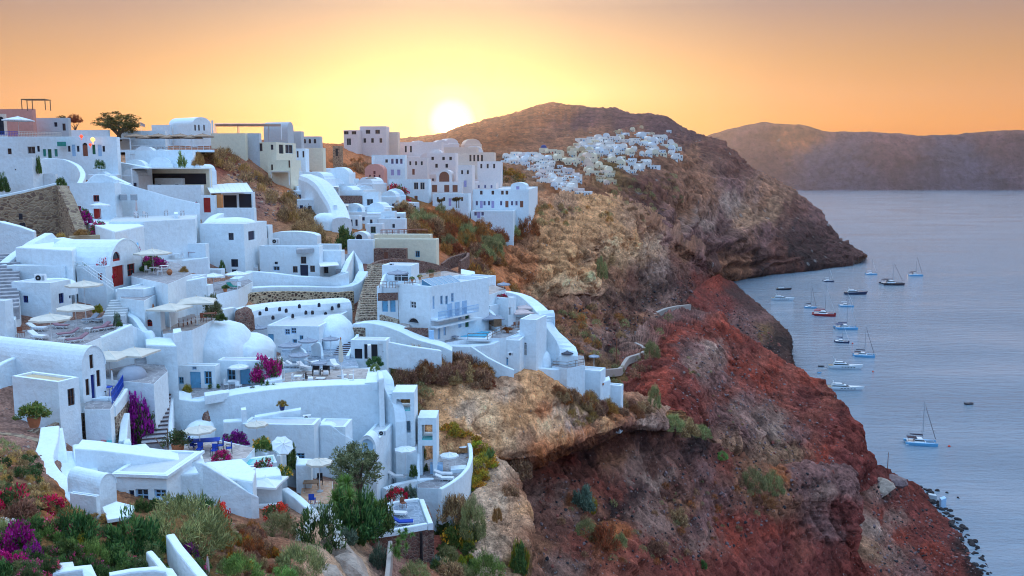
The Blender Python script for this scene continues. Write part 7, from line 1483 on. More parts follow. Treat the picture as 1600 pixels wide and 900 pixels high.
rows([('white balcony house with lilac shutters above the pink church',(633,280,268),4,52,3,242,wins('L',(613,620,627),248,256,4,LILAC)+wins('L',(604,),249,254,4,BROWNP)+wins('L',(613,623),265,274,5,LILAC,D_)),('white block house with painted flare tint beside the lilac shutters, lower left one',(668,276,282),4,35,3,247,wins('L',(641,650,659),252,258,3,BROWNP)+wins('L',(646,),264,273,4,WOODR,D_),'flat',FLARE_WHITE),('white block house with painted flare tint beside the lilac shutters, taller right one',(712,274,290),4,45,4,239,wins('L',(676,693,704),245,250,4,BROWNP)+wins('L',(682,698),256,262,4,BROWNP),'flat',FLARE_WHITE),('white vaulted attic between the flare tinted blocks',(690,250,296),4,20,3,233,wins('L',(680,),240,246,3,BROWNP),'vaultL',FLARE_WHITE),('white gabled house with wide window below the flare tinted block',(670,318,252),6,62,4,280,wins('L',(650,660),285,296,7,PEACH_FLARE)+wins('L',(650,),306,313,5,WOODR,D_)),('white small house left of the wide window house',(640,318,254),6,30,3,290,wins('L',(625,632),300,308,3,BROWNP)),('white vault with painted flare tint and dark red arch',(706,286,262),5,24,4,265,[('dark_arch','L',686,268,702,284,WOODR)],'vaultL',FLARE_WHITE),('white terrace house with painted flare tint and red brown doors',(722,306,258),4,48,3,284,wins('L',(679,698,711),289,300,8,WOODR,D_),'flat',FLARE_WHITE),('white tall block right of the red brown doors',(738,312,262),4,22,4,258,wins('L',(722,731),266,272,3,BROWNP)+wins('L',(727,),282,292,4,LILAC,D_),'flat',FLARE_WHITE),('big white wall house under the red brown doors',(732,332,250),4,56,4,303,wins('L',(684,694,712,722),308,314,3,BROWNP)+wins('L',(703,),310,322,4,LILAC,D_)),('lilac windowed hotel front on the edge of the cliff',(826,338,262),4,96,14,296,wins('L',(737,752,770,785,792),298,304,4,WOODR)+wins('L',(737,752,770),314,325,4.5,LILAC,D_)+wins('L',(745,757,764,783,800,807),314,321,3.5,LILAC)+wins('L',(792,815),314,324,5,WOODR,D_)),('white vaulted top house of the lilac windowed hotel',(822,300,264),5,24,4,285,wins('L',(809,),291,299,5,LILAC,D_),'vaultL'),('white lower terrace block of the lilac windowed hotel',(802,366,252),4,66,22,330,wins('L',(743,754),331,337,4,LILAC)+wins('L',(748,),331,341,5,LILAC,D_)+wins('L',(762,768),350,355,3,LILAC)),('white top block behind the lilac windowed hotel',(775,304,272),4,44,4,286,wins('L',(738,748,758,768),289,294,3,LILAC),'flat',FLARE_WHITE),('white flat house with painted flare tint above the scrub right of the sun',(782,268,300),4,36,3,252,wins('L',(752,762,772),256,263,3,BROWNP),'flat',FLARE_WHITE),('long white house with painted flare tint under the sun with dark slots',(772,256,320),4,62,3,238,wins('L',(735,741,747,753),242,252,3,BROWNP),'flat',PEACH_FLARE),('white skyline house with painted flare tint left of the sun',(690,242,345),4,66,4,222,wins('L',(634,642),228,238,3,BROWNP),'flat',FLARE_WHITE),('low skyline house below the sun',(745,246,360),4,58,3,230,(),'flat',PEACH_FLARE),('skyline house with dark upper storey, left of the ridge gap',(559,232,330),8,22,6,203,wins('L',(541,553),205,210,7,BROWNP)+wins('L',(545,),216,227,7,WHITEP),'flat',FLARE_WHITE),('skyline house with flat projecting roof right of the dark storey',(604,230,334),6,42,5,197,wins('L',(575,590),203,209,7,BROWNP)+wins('L',(570,582,595),216,223,4,BROWNP),'flat',FLARE_WHITE),('small skyline house at the right of the flat projecting roof',(622,228,338),5,18,3,206,(),'flat',PEACH_FLARE),('ruined stone hut on the bare slope under the skyline houses',(532,248,268),8,12,4,228,wins('L',(526,),232,244,4,BROWNP),'flat',STONER)])
mb=MB()
for x in(-2.0,-.1,2.2):mb.bar((x,0,0),(x,0,1.9),.09,4)
for x in(-2.0,2.2):mb.bar((x,1.8,0),(x,1.8,1.9),.09,4)
for y in(0,1.8):mb.bar((-2.1,y,1.9),(2.3,y,1.9),.09,4)
for x in(-2.0,-.1,2.2):mb.bar((x,0,1.9),(x,1.8,1.9),.08,4)
tag(mb.build('roof_frame',WOOD,loc=P(52,172,162)),'bare wooden frame standing on the pink house roof','pergola')
zca=P(30,213,161).z
parasol('white cafe parasol in front of the pink house',30,211,zca,46,CANVASW,topy=185);terrace([(-20,213.5),(180,213.5),(180,217),(-20,217)],zca,.5)
railing('bright blue lattice railing at the left end of the shop roof',[(0,213,zca),(28,213.5,zca)],.9,CUSHB,.25,rails=3);railing('cream lattice railing on the shop roof',[(29,213.5,zca),(96,215,zca)],.9,CANVAS,.25,rails=3)
tree('broad dark tree on the ridge behind the shop row','darkcrown',186,216,76,42,196,trunk=.15);tree('small tree with painted orange sunlight behind the grey house','orangedry',118,208,24,26,200,trunk=.2);tree('small dark tree top over the grey house roof','darkcrown',96,190,16,10,185,trunk=.1)  # orange foliage paints the low sun's light on the small tree
mb=MB();mb.bar((0,0,0),(0,0,3),.05,5);fo=mb.build('flagpole',WHITEP,loc=P(221,212,196));tag(fo,'white flagpole with small flag right of the big tree','flagpole');MB().add([(0,0,2.9),(.9,.1,2.4),(.8,.1,1.8),(0,0,2.2)],((0,1,2,3),)).build('flag',CANVASP,fo)
for x,y,r_,m_,l in((145,218,.38,LAMP,'glowing orange globe lamp above the green shop door'),(127,213,.3,LAMPR,'glowing red lamp on the shop roof edge'),(141,226,.25,LAMPR,'glowing red oval sign beside the arched shop door')):
 mb=MB();mb.lathe([(r_*.3,-r_),(r_*.85,-r_*.5),(r_,0),(r_*.85,r_*.5),(r_*.3,r_)],10);mb.bar((0,0,-r_*2.2),(0,0,-r_),.05,4);tag(mb.build('globe_lamp',m_,None,True,P(x,y,158.5)),l,'lamp')
block('pale green sign board on the shop row',[(89,221.5),(103,221.5),(103,221.8),(89,221.8)],P(96,221.5,159).z,.75,TEAL,'sign_board','sign',.01)
zr_=terrace([(168,234),(335,234),(335,238),(190,238)],(250,234,188),.5)
for i,x in enumerate((214,232,249,266,283,300,318)):parasol('brown canvas parasol in the row on the ridge restaurant',x,235,zr_,36,CANVASB,topy=211+(i%2)*2,group='row of brown parasols on the ridge')
railing('white railing along the ridge restaurant with brown parasols',[(205,234.3,zr_),(328,234.3,zr_)],.9,WHITEP,1.2);pergola('low pergola with posts at the left of the brown parasols',[(172,234.3),(204,234.3),(206,237),(174,237)],zr_,2.4,WHITEP,WHITE,0)
for i in range(9):table('dark table under the brown parasols',212+i*13,235.5,zr_,1.2,.8,0,WOODR,group='tables under the brown parasols')
pergola('white slatted awning over the shaded restaurant',[(207,291),(329,290),(326,283),(212,284)],P(260,291,158).z,3.1,WHITEP,CANVASW,12,.1,name='awning',cat='awning');pergola('sloping white awning roof of the glass sided restaurant',[(330,330),(396,327),(385,316),(320,318)],P(370,328,157).z,3.0,WHITEP,CANVASW,8,.12,name='awning',cat='awning',slope=1.6)
pergola('white roofed pergola on the skyline terrace',[(336,213),(440,213),(440,216),(338,216)],P(390,214,226).z,3,WHITEP,WHITEP,0,.14);pergola('second white skyline pergola beside the twin vaults',[(372,215),(420,215),(420,217),(374,217)],P(390,216,236).z,3.4,WHITEP,WHITEP,0,.14)
block('white chimney on the ridge right of the vault',[(330,188),(333,188),(333,189),(330,189)],P(331,188,212).z,3,name='chimney',cat='chimney',ch=.03);block('tall white chimney column among the middle houses',[(521,318),(526,318),(526,320),(521,320)],P(523,318,190).z,6,name='chimney',cat='chimney',ch=.05)
wall('curving white wall below the shop row',[(52,252,150),(75,247,152),(100,249,153),(118,258,152),(126,272,148),(120,286,143)],7,.8,n=18);wall('white lane wall under the lattice gates',[(116,250,165),(150,262,160),(178,278,155),(200,288,150)],7,.8);wall('white bank wall right of the lane under the gates',[(150,248,172),(200,256,168),(230,262,165)],8,1)
wall('rough whitewashed rock bank below the big cream house',[(466,272,200),(478,276,196),(490,284,192),(500,298,188),(512,318,184),(518,340,178)],7,4,WHITE2,'rock_bank','rock',16,1.2);mound('white swelling wall under the rough whitewashed bank',505,350,178,44,16,3,None,'white_vault','roof dome',8)
pergola('pale canvas awning among the middle houses, left',[(506,336),(545,336),(545,332),(512,332)],P(520,336,188).z,1.8,WHITEP,CANVAS,0,.1,name='awning',cat='awning');pergola('white awning roof left of the pale canvas one',[(500,306),(530,308),(530,303),(505,301)],P(515,306,212).z,2.2,WHITEP,CANVASW,0,.1,name='awning',cat='awning');pergola('cream pavilion roof beside the cream house wing',[(424,286),(452,286),(450,281),(426,281)],P(440,286,201).z,2.4,WHITEP,CANVAS,0,.3)
zrr=P(630,368,158).z
railing('brown railing of the rooftop restaurant',[(594,368,zrr),(668,364,zrr)],.9,WOODR,.5)
for i in range(8):table('dark table in the rooftop restaurant',600+i*9,365,zrr,1.1,.9,0,WOODR,group='tables in the rooftop restaurant')
for x,y,t,w_,l in((608,335,326,16,'little white parasol above the stepped house'),(580,290,283,18,'dark red parasol left of the pink church')):parasol(l,x,y,P(x,y,200).z,w_,CANVASW if x>600 else CANVASB,topy=t)
wall('dark stone parapet wall curving down behind the hotel',[(580,414,140),(596,407,142),(618,404,144),(645,405,147),(680,412,150),(715,425,154),(750,439,157),(790,449,160)],3.2,.7,STONED,'stone_wall',n=26);wall('curved brown stone wall with white coping at the road bend',[(692,412,165),(705,402,168),(722,397,170),(730,394,171),(728,400,167),(716,408,163)],2.2,.5,STONED,'stone_wall',n=14);block('white stub with chimney at the road bend',[(720,420),(742,424),(742,430),(720,428)],P(730,422,158).z,3);terrace([(575,420),(650,414),(730,430),(790,452),(760,462),(690,440),(600,428)],P(650,416,148).z-1.2,1,PAVEP,'lane')
for x in(713,717,785):palm('small palm tree beside the lilac windowed hotel' if x>780 else 'one of two small palms above the scrub slope',x if x<780 else 690,322 if x<780 else 324,14,14,246,'palms above the scrub')
def far_house(v):
 r_=random.Random(v);w0,d0,h0=r_.uniform(5,8),r_.uniform(5,7),r_.uniform(3.2,5);mb=MB();mb.prism([(-w0/2,0),(w0/2,0),(w0/2,d0),(-w0/2,d0)],-5,h0,.15);parts=[]
 if v%3==0:mb.prism([(-w0/2-3,1),(-w0/2-.01,1),(-w0/2-.01,d0),(-w0/2-3,d0)],-5,h0*.6,.1)
 if v%3==1:
  n=8;mb.add([(x,y,h0-.02+1.8*math.sin(math.pi*i/n))for y in(.2,d0)for i,x in((i,-w0/2*.9*math.cos(math.pi*i/n))for i in range(n+1))],[(i,i+1,n+2+i,n+1+i)for i in range(n)]+[tuple(range(n+1))])
 dm=MB();dm.box(-.5,-.06,.1,.5,.02,2.1);wm=[]
 for x in(-w0*.33,w0*.3):
  q=MB();q.box(x-.45,-.06,1.3,x+.45,.02,2.3);wm.append(('window',q))
 return mb,dm,wm
FH={}
def far_parts(v,mat,acc):
 k=(v,mat.name)
 if k not in FH:
  a,d_,w_=far_house(v);FH[k]=[('wall',mk(a,mat),[]),('door',mk(d_,acc),[])]+[(n_,mk(q,NAVY),[])for n_,q in w_]
 return FH[k]
def village(label,group,poly,n,mats,size,seed,on=('mountain','pumice_cliff')):
 rng=random.Random(seed);xs=[p[0]for p in poly];ys=[p[1]for p in poly];k=t=0;got=[]
 while k<n and t<n*60:
  t+=1;x,y=rng.uniform(min(xs),max(xs)),rng.uniform(min(ys),max(ys))
  if not in_poly(x,y,poly)or any(abs(x-a)<5.2 and abs(y-b_)<2.2 for a,b_ in got):continue
  q=hit(x,y,on)
  if q is None:continue
  got.append((x,y));s=rng.uniform(*size)*q.y/800;mt=rng.choice(mats)
  place(far_parts(rng.randrange(9),mt,rng.choice((NAVY,LBLUE,BROWNP,REDP))),'village_house',label,'house',q-Vector((0,0,.6)),rng.uniform(-.5,.7),s,group);k+=1
village('small white house of the far village on the sunlit spur','white houses of the far village, near spur',[(785,246),(815,240),(850,246),(880,262),(900,275),(922,298),(918,306),(895,302),(860,292),(838,280),(830,262),(800,258)],84,[VWHITE,VWHITE,WHITE2,FLARE_WHITE],(.8,1.15),5)
village('small cream house in the middle of the far village','cream houses of the far village',[(850,238),(900,234),(935,248),(958,268),(960,292),(945,290),(925,276),(895,262),(870,250)],52,[WARMW,WARMW,BEIGE,PEACH_FLARE],(.85,1.2),6)
village('small white house of the far village on the right shoulder','white houses of the far village, right shoulder',[(898,226),(930,216),(960,212),(1000,216),(1040,218),(1066,240),(1062,250),(1035,256),(1010,270),(990,274),(965,262),(935,246),(905,236)],96,[VWHITE,VWHITE,VWHITE,WHITE2,WARMW],(.8,1.15),7)
village('small pale house high on the dark mountain side','scattered houses high on the mountain',[(960,205),(1000,200),(1040,205),(1062,212),(1000,212),(960,214)],12,[WHITE2,WARMW,BEIGE],(.5,.7),8)
village('small white house among the middle rows below the skyline','white houses filling the middle rows',[(455,285),(520,275),(600,300),(640,330),(620,360),(560,350),(500,350),(470,320)],34,[WHITE,WHITE,WHITE2],(2.6,3.4),11,('town_hillside',))
village('small pale house among the houses below the sun','pale houses below the sun',[(640,232),(700,228),(775,250),(790,280),(740,300),(660,300),(640,270)],30,[WHITE,FLARE_WHITE,FLARE_WHITE,PEACH_FLARE],(2.0,2.7),12,('town_hillside',))
village('small white house in the upper rows below the ridge road','white houses of the upper rows',[(110,262),(200,250),(330,250),(322,290),(240,300),(130,300)],16,[WHITE,WHITE2],(3.0,3.8),13,('town_hillside',))
q=hit(848,236,('mountain',))or P(848,236,900);k=M(1,q.y)
ch=corner_house('domed_church','church with blue dome on the far village skyline','church',(856,240,q.y),6,14,5,231,(),'flat',WARMW,big=False);mb=MB();mb.lathe([(5*k*math.cos(a*.157),5*k*math.sin(a*.157))for a in range(11)],16,cap=False);Rr_,L_,h_=ch['_dims'];mb.build('dome',DBLUE,ch,True,(min(Rr_,L_)/2,L_/2,h_));mb=MB();mb.box(-.6,-.6,-6,.6,.6,6*k);mb.build('bell_tower',PEACH_FLARE,ch,loc=(Rr_*.9,-.8,h_*.6))
# plants of the garden in front and of the slopes
G=shrub
for a in[('magenta bougainvillea at the bottom left corner, upper mass','bougainvillea',28,862,70,60,33),('magenta bougainvillea at the bottom left corner, lower mass','bougainvillea',14,892,60,40,31),('purple pink bougainvillea right of the bottom left corner','purplebloom',52,878,40,40,32.5),('white flowered oleander at the left edge above the bougainvillea','whiteflower',12,838,60,34,36),('red flowered thorn bush at the left edge under the rocks','redbloom',20,800,76,50,41),('dry red flowered shrub beside the buttress foot','redbloom',74,796,60,30,44),('brown dry shrub at the left edge under the flowers','dry',30,810,70,40,40),('golden dry grass tuft below the lowest white cube','drygold',98,812,80,20,42.5),('golden dry grass tuft right of the lowest white cube','drygold',150,812,40,14,44),('dark green oleander with upright shoots, left of the middle','oleander',120,852,100,66,38.5),('green oleander with pink flowers in the front garden','pinkflower',92,842,76,50,37),('broad grey green oleander in the centre of the front garden','oleander',208,862,110,82,40.5),('yellow green shrub between the two big oleanders','greendome',145,880,60,48,36.5),('yellow flowered shrub at the foot of the big oleander','yellowbush',125,862,50,34,37),('dark shrub in the hollow below the big oleander','shrubgreen',176,890,60,44,35.5),('huge olive green thorny cushion bush','dome',286,850,156,92,44),('thorny cushion bush shoulder to the right of the huge one','dome',330,850,80,62,45.5),('purple bougainvillea under the huge cushion bush','purplebloom',294,876,40,34,39,'bougainvillea'),('white flowered oleander behind the huge cushion bush','whiteflower',318,806,44,40,51.5),('red leaved shrub right of the white flowered oleander','redbloom',342,820,46,46,50),('slim dark shrub behind the huge cushion bush','oleander',284,794,24,28,53),('green shrub under the pale blue glazed house','oleander',222,798,30,28,51),('green shrub beside the pale blue glazed house, right','oleander',242,794,20,20,52.5),('low white flowered bush under the glazed house','whiteflower',262,792,40,16,52),('orange leaved shrub at the right foot of the huge cushion bush','orangedry',350,852,46,40,45),('rusty shrub on the bare bank left of the white wall','orangedry',396,868,56,34,45),('brown shrub at the bottom of the bare bank','dry',372,880,40,30,42),('bright green feathery bush at the bottom edge beside the folded parasol','greendome',372,905,90,44,36.5),('green flowering plants along the bottom edge','pinkflower',200,900,90,34,34.5),('small white flowered plant at the bottom edge','whiteflower',240,892,44,26,35.5),('green flowering plant behind the chimney stub','pinkflower',140,892,56,30,34.8),('succulent mat below the long garden wall','succulent',296,893,40,30,36),('yellow green mat between the two garden walls','succulent',255,862,36,34,40),('red pink flowers at the bottom left edge','redbloom',72,892,34,22,33),('grey thorny bush below the sunken terrace wall','dome',436,836,70,44,55),('red flowered shrub against the sunken terrace wall','redbloom',432,806,52,26,59),('big white flowered oleander below the orange patio','whiteflower',500,850,82,78,56),('olive thorny cushion bush at the bottom centre','dome',468,898,96,62,45),('green thorny bush right of the bottom centre cushion','greendome',440,912,60,34,41),('dry brown shrub between the cushion and the rocks','dry',416,868,44,30,47),('green wild plants at the foot of the white oleander','bluegreen',540,846,44,26,56),('golden dry grass below the box terrace','drygold',562,844,34,20,62),('grey green bush in front of the rubble base','bluegreen',592,886,36,44,58),('small green shrub at the left of the rubble base','shrubgreen',560,850,30,22,61),('dark spiky evergreen mass below the olive tree','oleander',560,826,92,84,66),('brown green evergreen right of the dark spiky mass','shrubgreen',590,824,60,66,67.5),('low dark evergreen under the olive tree','shrubgreen',534,812,44,50,66.5),('red leaved plant on the wall above the box terrace','redbloom',620,778,44,22,79),('thin grey plant on the wall above the box terrace','bluegreen',640,778,26,26,79.5),('dark brown twiggy bush under the curved parapet','dry',712,806,62,50,80.5),('olive brown bush on the shoulder above the pillar','dome',738,830,50,66,79),('dark green bush right of the rubble base','shrubgreen',684,832,48,46,75.5),('bright green bush with yellow flowers right of the rubble base','orangeflower',714,852,60,44,74.5),('grey green bush low on the right bank','dome',700,876,40,30,70),('light green cushion bush at the bottom right of the garden','greendome',760,900,70,48,68),('olive cushion bush at the bottom edge under the rubble base','dome',648,905,60,34,56),('brown dry shrub at the bottom right of the garden','dry',700,902,60,34,64),('pale grey bush beside the light green cushion','dome',722,905,44,30,64),('green shrub hanging at the foot of the pillar','succulent',812,886,36,52,76),('dark green climber at the lower right of the pillar','shrubgreen',810,890,30,54,77),('golden tuft on the pale pillar','drygold',778,812,22,26,82),('brown dry bush on the top right of the pillar','dry',797,778,36,30,87),('brown bush in the gully behind the pillar','dry',808,742,52,44,98),('grey green agave on the edge above the pillar','pale_agave',765,718,26,16,92),('magenta bougainvillea beside the restaurant red pot gate','bougainvillea',306,330,12,16,148,'bougainvillea'),('golden round bush on the crest of the knoll','yellowbush',705,575,50,28,107),('green bush beside the cave house on the knoll','dome',612,596,44,36,102),('grey green round bush on the dark slope, left of twin','dome',1176,762,46,38,None),('grey green round bush on the dark slope, right of twin','dome',1206,766,44,36,None),('dry straw bush under the twin round bushes','drygold',1196,788,40,20,None),('small pale green bush on the edge above the dark cave','greendome',1128,716,22,14,None),('olive bush clinging right of the big pale cliff','dome',938,432,26,34,None),('tall pale bush on the cliff tip beside the path','dome',1022,634,24,40,146),('olive bush in the bend of the zigzag path','dome',1018,558,30,30,198),('blue green bush on the middle of the dark slope','bluegreen',912,790,44,44,None),('yellow bush below the blue green one on the dark slope','yellowbush',926,800,20,28,None),('orange dry bush lower on the dark slope','orangedry',944,850,56,40,None),('olive cushion lower on the dark slope','dome',916,836,46,30,None),('olive cushion right of the orange dry bush','dome',968,854,30,26,None),('brown thorn bush on the right of the dark slope','dry',1056,816,44,30,None),('brown thorn bush low on the dark slope','dry',1026,862,40,26,None),('green bush low on the red cliff','shrubgreen',1098,886,16,14,None),('red bougainvillea beside the wide window house','redbloom',620,312,44,28,246,'bougainvillea'),('green tree like bush with red blossom among the middle houses','shrubgreen',538,384,36,36,163),('large brown round scrub beside the porch house','dry',496,380,44,36,164),('second brown round scrub behind the porch house','dry',470,366,36,26,170),('agave like palm plant on the terrace with the awning','pale_agave',286,256,20,16,170),('golden bush at the right end of the awning terrace','drygold',310,256,20,22,172),('flowering plants in black pots at the lane wall','whiteflower',156,262,18,14,158),('climber on the far left white cube','shrubgreen',60,268,10,26,139),('dark plant at the left edge by the white cube','oleander',4,296,22,32,136),('green plants under the little awning of the far left cubes','shrubgreen',96,290,18,14,140)]:
 l,k_,x,y,w_,h_,D=a[:7];D=None if y>786 and(y>830 or x<330)else D;G(l,k_,x,y,w_,h_,D,a[7]if len(a)>7 else 'shrub')
tree('round olive tree in front of the house with the arched niche','olivecrown',562,782,106,96,74.5,'olive_tree',trunk=.26);G('yucca with pale flower spike beside the orange patio','yucca',544,800,76,64,66.5,'yucca');G('spiky yucca on the rubble wall under the box terrace','yucca',634,846,34,24,67,'yucca');G('taller yucca below the spiky one on the rubble wall','yucca',622,880,36,44,62,'yucca');G('clump of yuccas right of the olive tree foot','yucca',580,806,52,40,69,'yucca')
for a in[('brown dry scrub on the crest of the sandy knoll',['dry','dry','orangedry'],[(606,572),(650,556),(700,556),(760,572),(775,590),(770,602),(740,596),(700,590),(650,592),(615,596)],30,(26,50)),('brown dry scrub along the top of the overhang',['dry','drygold','orangedry','dry'],[(862,596),(900,615),(960,622),(1005,630),(1015,646),(960,646),(915,640),(880,622)],34,(18,36)),('olive scrub hanging on the sandy knoll face',['dome','dry'],[(600,600),(660,600),(690,612),(650,640),(690,672),(660,690),(610,640)],24,(16,30)),('dry scrub hanging under the crest of the overhang',['dry','drygold'],[(880,640),(930,650),(920,665),(890,660)],6,(14,26)),('rust and green mat of plants around the curved parapet',['rustmat','succulent','rustmat','yellowbush'],[(700,670),(740,678),(760,700),(772,722),(764,740),(742,760),(724,776),(712,772),(738,742),(742,712),(732,684)],46,(16,30)),('orange flowered bush behind the cliff edge terrace',['yellowbush','rustmat'],[(684,664),(704,660),(722,676),(700,680)],7,(16,26)),('rusty brown scrub on the slope under the lilac windowed hotel',['orangedry','dry','orangedry','dome'],[(612,322),(650,330),(700,326),(735,345),(780,366),(815,345),(845,335),(830,360),(800,390),(770,430),(735,420),(700,395),(684,375),(640,362)],64,(20,46)),('reddish scrub on the slope above the dark stone wall',['orangedry','dry'],[(690,395),(740,405),(790,440),(820,470),(790,450),(740,430)],18,(14,30)),('orange scrub below the flare tinted houses under the sun',['orangedry','rustmat','darkcrown'],[(770,262),(800,262),(822,280),(810,290),(780,285),(760,276)],16,(12,24)),('dry golden scrub on the rocky slope above the porch house',['dry','drygold','dry'],[(325,236),(350,234),(385,256),(430,292),(470,305),(500,345),(480,360),(440,345),(410,320),(370,270),(335,258)],44,(12,30)),('dark shrub on the bare slope under the skyline houses',['orangedry','dry','dry'],[(505,246),(560,250),(620,246),(610,262),(570,275),(520,262)],26,(8,20)),('dark tree among the far village houses',['darkcrown','orangedry'],[(800,246),(900,262),(1040,230),(1000,268),(930,285),(850,275)],24,(5,10)),('small dark shrub on the hill under the far village',['dome','dry'],[(950,290),(1060,265),(1075,320),(1010,350),(960,320)],50,(6,13)),('brown scrub under the big pale cliff',['dry','dome','orangedry'],[(830,480),(930,478),(985,500),(960,560),(880,560),(840,520)],42,(9,22)),('dry scrub on top of the pale cliffs',['dry','orangedry','dome'],[(770,330),(860,316),(960,325),(985,345),(900,350),(800,360)],36,(8,18)),('olive scrub around the zigzag path',['dome','dry'],[(925,582),(990,560),(1040,490),(1060,490),(1030,540),(1005,600),(960,606)],26,(8,20)),('dry scrub dotted over the dark slope',['dry','dome','orangedry','dry'],[(850,800),(960,760),(1100,740),(1230,745),(1200,800),(1090,880),(900,890)],60,(7,20)),('small olive scrub on the red slope',['dome','dry'],[(1060,540),(1110,580),(1180,660),(1260,720),(1180,700),(1100,640)],20,(4,10)),('dry brown shrub on the bare bank in the front garden',['dry','orangedry','rustmat','dome'],[(335,812),(400,826),(430,850),(430,890),(380,900),(345,880)],30,(20,40)),('wild green plant on the bank below the cliff edge terrace',['shrubgreen','dome','bluegreen','succulent'],[(672,800),(740,790),(756,870),(740,896),(680,890)],22,(18,36)),('weed on the stony slope at the left edge',['dome','drygold','redbloom','dry'],[(-5,690),(55,700),(60,745),(100,790),(40,800),(-5,780)],70,(12,30)),('plant filling the front garden',['oleander','pinkflower','shrubgreen','dome','greendome'],[(-5,835),(60,815),(240,840),(330,880),(300,905),(0,905)],58,(26,56))]:
 scatter(a[0],a[1],a[2],a[3],a[4],a[0].replace(' ',' ')+'s' if False else 'group of '+a[0])
for a in(('olive scrub at the tip of the overhang, left clump','dome',1052,668,40,26,148),('dry brown scrub at the tip of the overhang, middle clump','dry',1072,676,44,30,152),('olive brown scrub at the tip of the overhang, right clump','dome',1096,682,36,22,160)):G(*a)
def boulder_mesh(v):
 rng=np.random.default_rng(v);bm=bmesh.new();bmesh.ops.create_icosphere(bm,subdivisions=2,radius=1);me=bpy.data.meshes.new('boulder')
 co=np.array([p.co[:]for p in bm.verts]);d=1+.45*fbm(co*1.1+v*9,3,ridge=True)
 for p,k in zip(bm.verts,d):p.co*=k
 for _ in range(5):
  nn=Vector(rng.normal(size=3)).normalized()
  for p in bm.verts:
   e=p.co.dot(nn)-.8
   if e>0:p.co-=nn*e
 bm.to_mesh(me);return me
LAVA=simple('black_lava',(.03,.025,.028),.85,.5,.8,.8,3,bdist=.3);REDR=simple('red_boulder',(.26,.08,.06),.9,.4,1,.8,3,bdist=.3);PALER=simple('pale_boulder',(.40,.30,.24),.9,.4,1,.8,3,bdist=.3);PURR=simple('purple_boulder',(.20,.13,.13),.9,.4,1,.8,3,bdist=.3)
BM={}
def boulder(label,px,py,wpx,mat,group,on=None,squash=.75):
 q=S(px,py)if on is None else hit(px,py,on)
 if q is None:return
 v=random.randrange(6);k=(v,mat.name)
 if k not in BM:
  BM[k]=boulder_mesh(v);BM[k].materials.append(mat)
 s=M(wpx,q.y)/2;o=link_mesh('boulder',BM[k],None,q,random.uniform(0,6),(s,s*random.uniform(.7,1.1),s*squash*random.uniform(.7,1.2)));tag(o,label,'rock',group)
def rocks(label,line,n,jit,size,mat,on=None,seed=1):
 rng=random.Random(seed+n);pts=catmull(np.array(line,float),n)
 for x,y in pts:boulder(label,x+rng.uniform(-jit,jit),y+rng.uniform(-jit*.4,jit*.5),rng.uniform(*size),mat if not isinstance(mat,list)else rng.choice(mat),label+' group',on)
rocks('black lava boulder on the shore of the near scree',[(1432,762),(1450,776),(1466,792),(1486,808),(1500,828),(1514,850),(1524,872),(1534,890),(1542,905)],98,11,(4,11),LAVA,seed=2)
rocks('black lava boulder along the shore below the bay slope',[(1130,436),(1160,460),(1190,488),(1214,508),(1228,524),(1232,540),(1222,552)],70,4,(3,8),LAVA,seed=3)
rocks('black boulder along the foot of the headland',[(1118,437),(1150,434),(1182,429),(1250,422),(1300,418),(1345,411)],46,1.5,(2,4.5),LAVA,seed=4)
for x,y,w_ in((1455,770,9),(1465,767,7),(1480,770,5),(1497,778,5),(1227,566,5),(1193,484,6),(1258,586,2.5),(1345,716,3)):boulder('lone black rock standing in the water off the shore',x,y,w_,LAVA,'lone rocks in the water')
def rockfield(label,poly,n,size,mats,on,seed):
 """stones too small to pick apart: one mesh per kind of stone"""
 rng=random.Random(seed);xs=[p[0]for p in poly];ys=[p[1]for p in poly];acc={}
 for t in range(n*4):
  x,y=rng.uniform(min(xs),max(xs)),rng.uniform(min(ys),max(ys))
  if not in_poly(x,y,poly)or sum(len(q)for q in acc.values())>=n:continue
  q=hit(x,y,on)
  if q is not None:acc.setdefault(rng.choice(mats).name,[]).append((q,M(rng.uniform(*size)*rng.uniform(.4,1),q.y)/2))
 base=boulder_mesh(seed%5);co=np.array([v.co[:]for v in base.vertices]);fa=[tuple(p.vertices)for p in base.polygons]
 for mn,lst in acc.items():
  vs=[];fs=[]
  for q,s_ in lst:
   t=rng.uniform(0,6.28);rot=np.array([[math.cos(t),-math.sin(t),0],[math.sin(t),math.cos(t),0],[0,0,rng.uniform(.5,1.1)]]);k=len(vs)*len(co);vs.append(co@rot.T*s_+np.array(q));fs+=[tuple(i+k for i in f)for f in fa]
  mesh_obj('scattered_stones',np.concatenate(vs),fs,MAT[mn])['kind']='stuff'
rockfield('loose boulder on the red slope',[(1050,500),(1120,510),(1200,575),(1300,650),(1340,720),(1250,730),(1130,690),(1040,600)],500,(1.5,6),[REDR,PURR,PURR],['red_slope'],1)
rockfield('loose boulder on the dark slope',[(840,740),(1000,740),(1100,700),(1320,740),(1230,790),(1100,890),(850,890)],700,(1.5,7),[PURR,REDR,LAVA],['dark_slope'],2)
rockfield('loose boulder on the bay slope',[(1100,445),(1180,500),(1225,540),(1200,575),(1140,530)],300,(1.5,5),[PURR,LAVA,REDR],['bay_slope'],3)
rockfield('loose boulder on the red scree',[(1360,740),(1430,775),(1520,860),(1540,900),(1360,900)],500,(1.5,6),[REDR,PURR,LAVA],['scree_slope'],4)
rockfield('loose boulder under the pale cliffs',[(850,480),(960,470),(1090,430),(1080,480),(1000,540),(880,560)],400,(1.5,6),[PURR,LAVA,REDR],['pumice_cliff'],5)
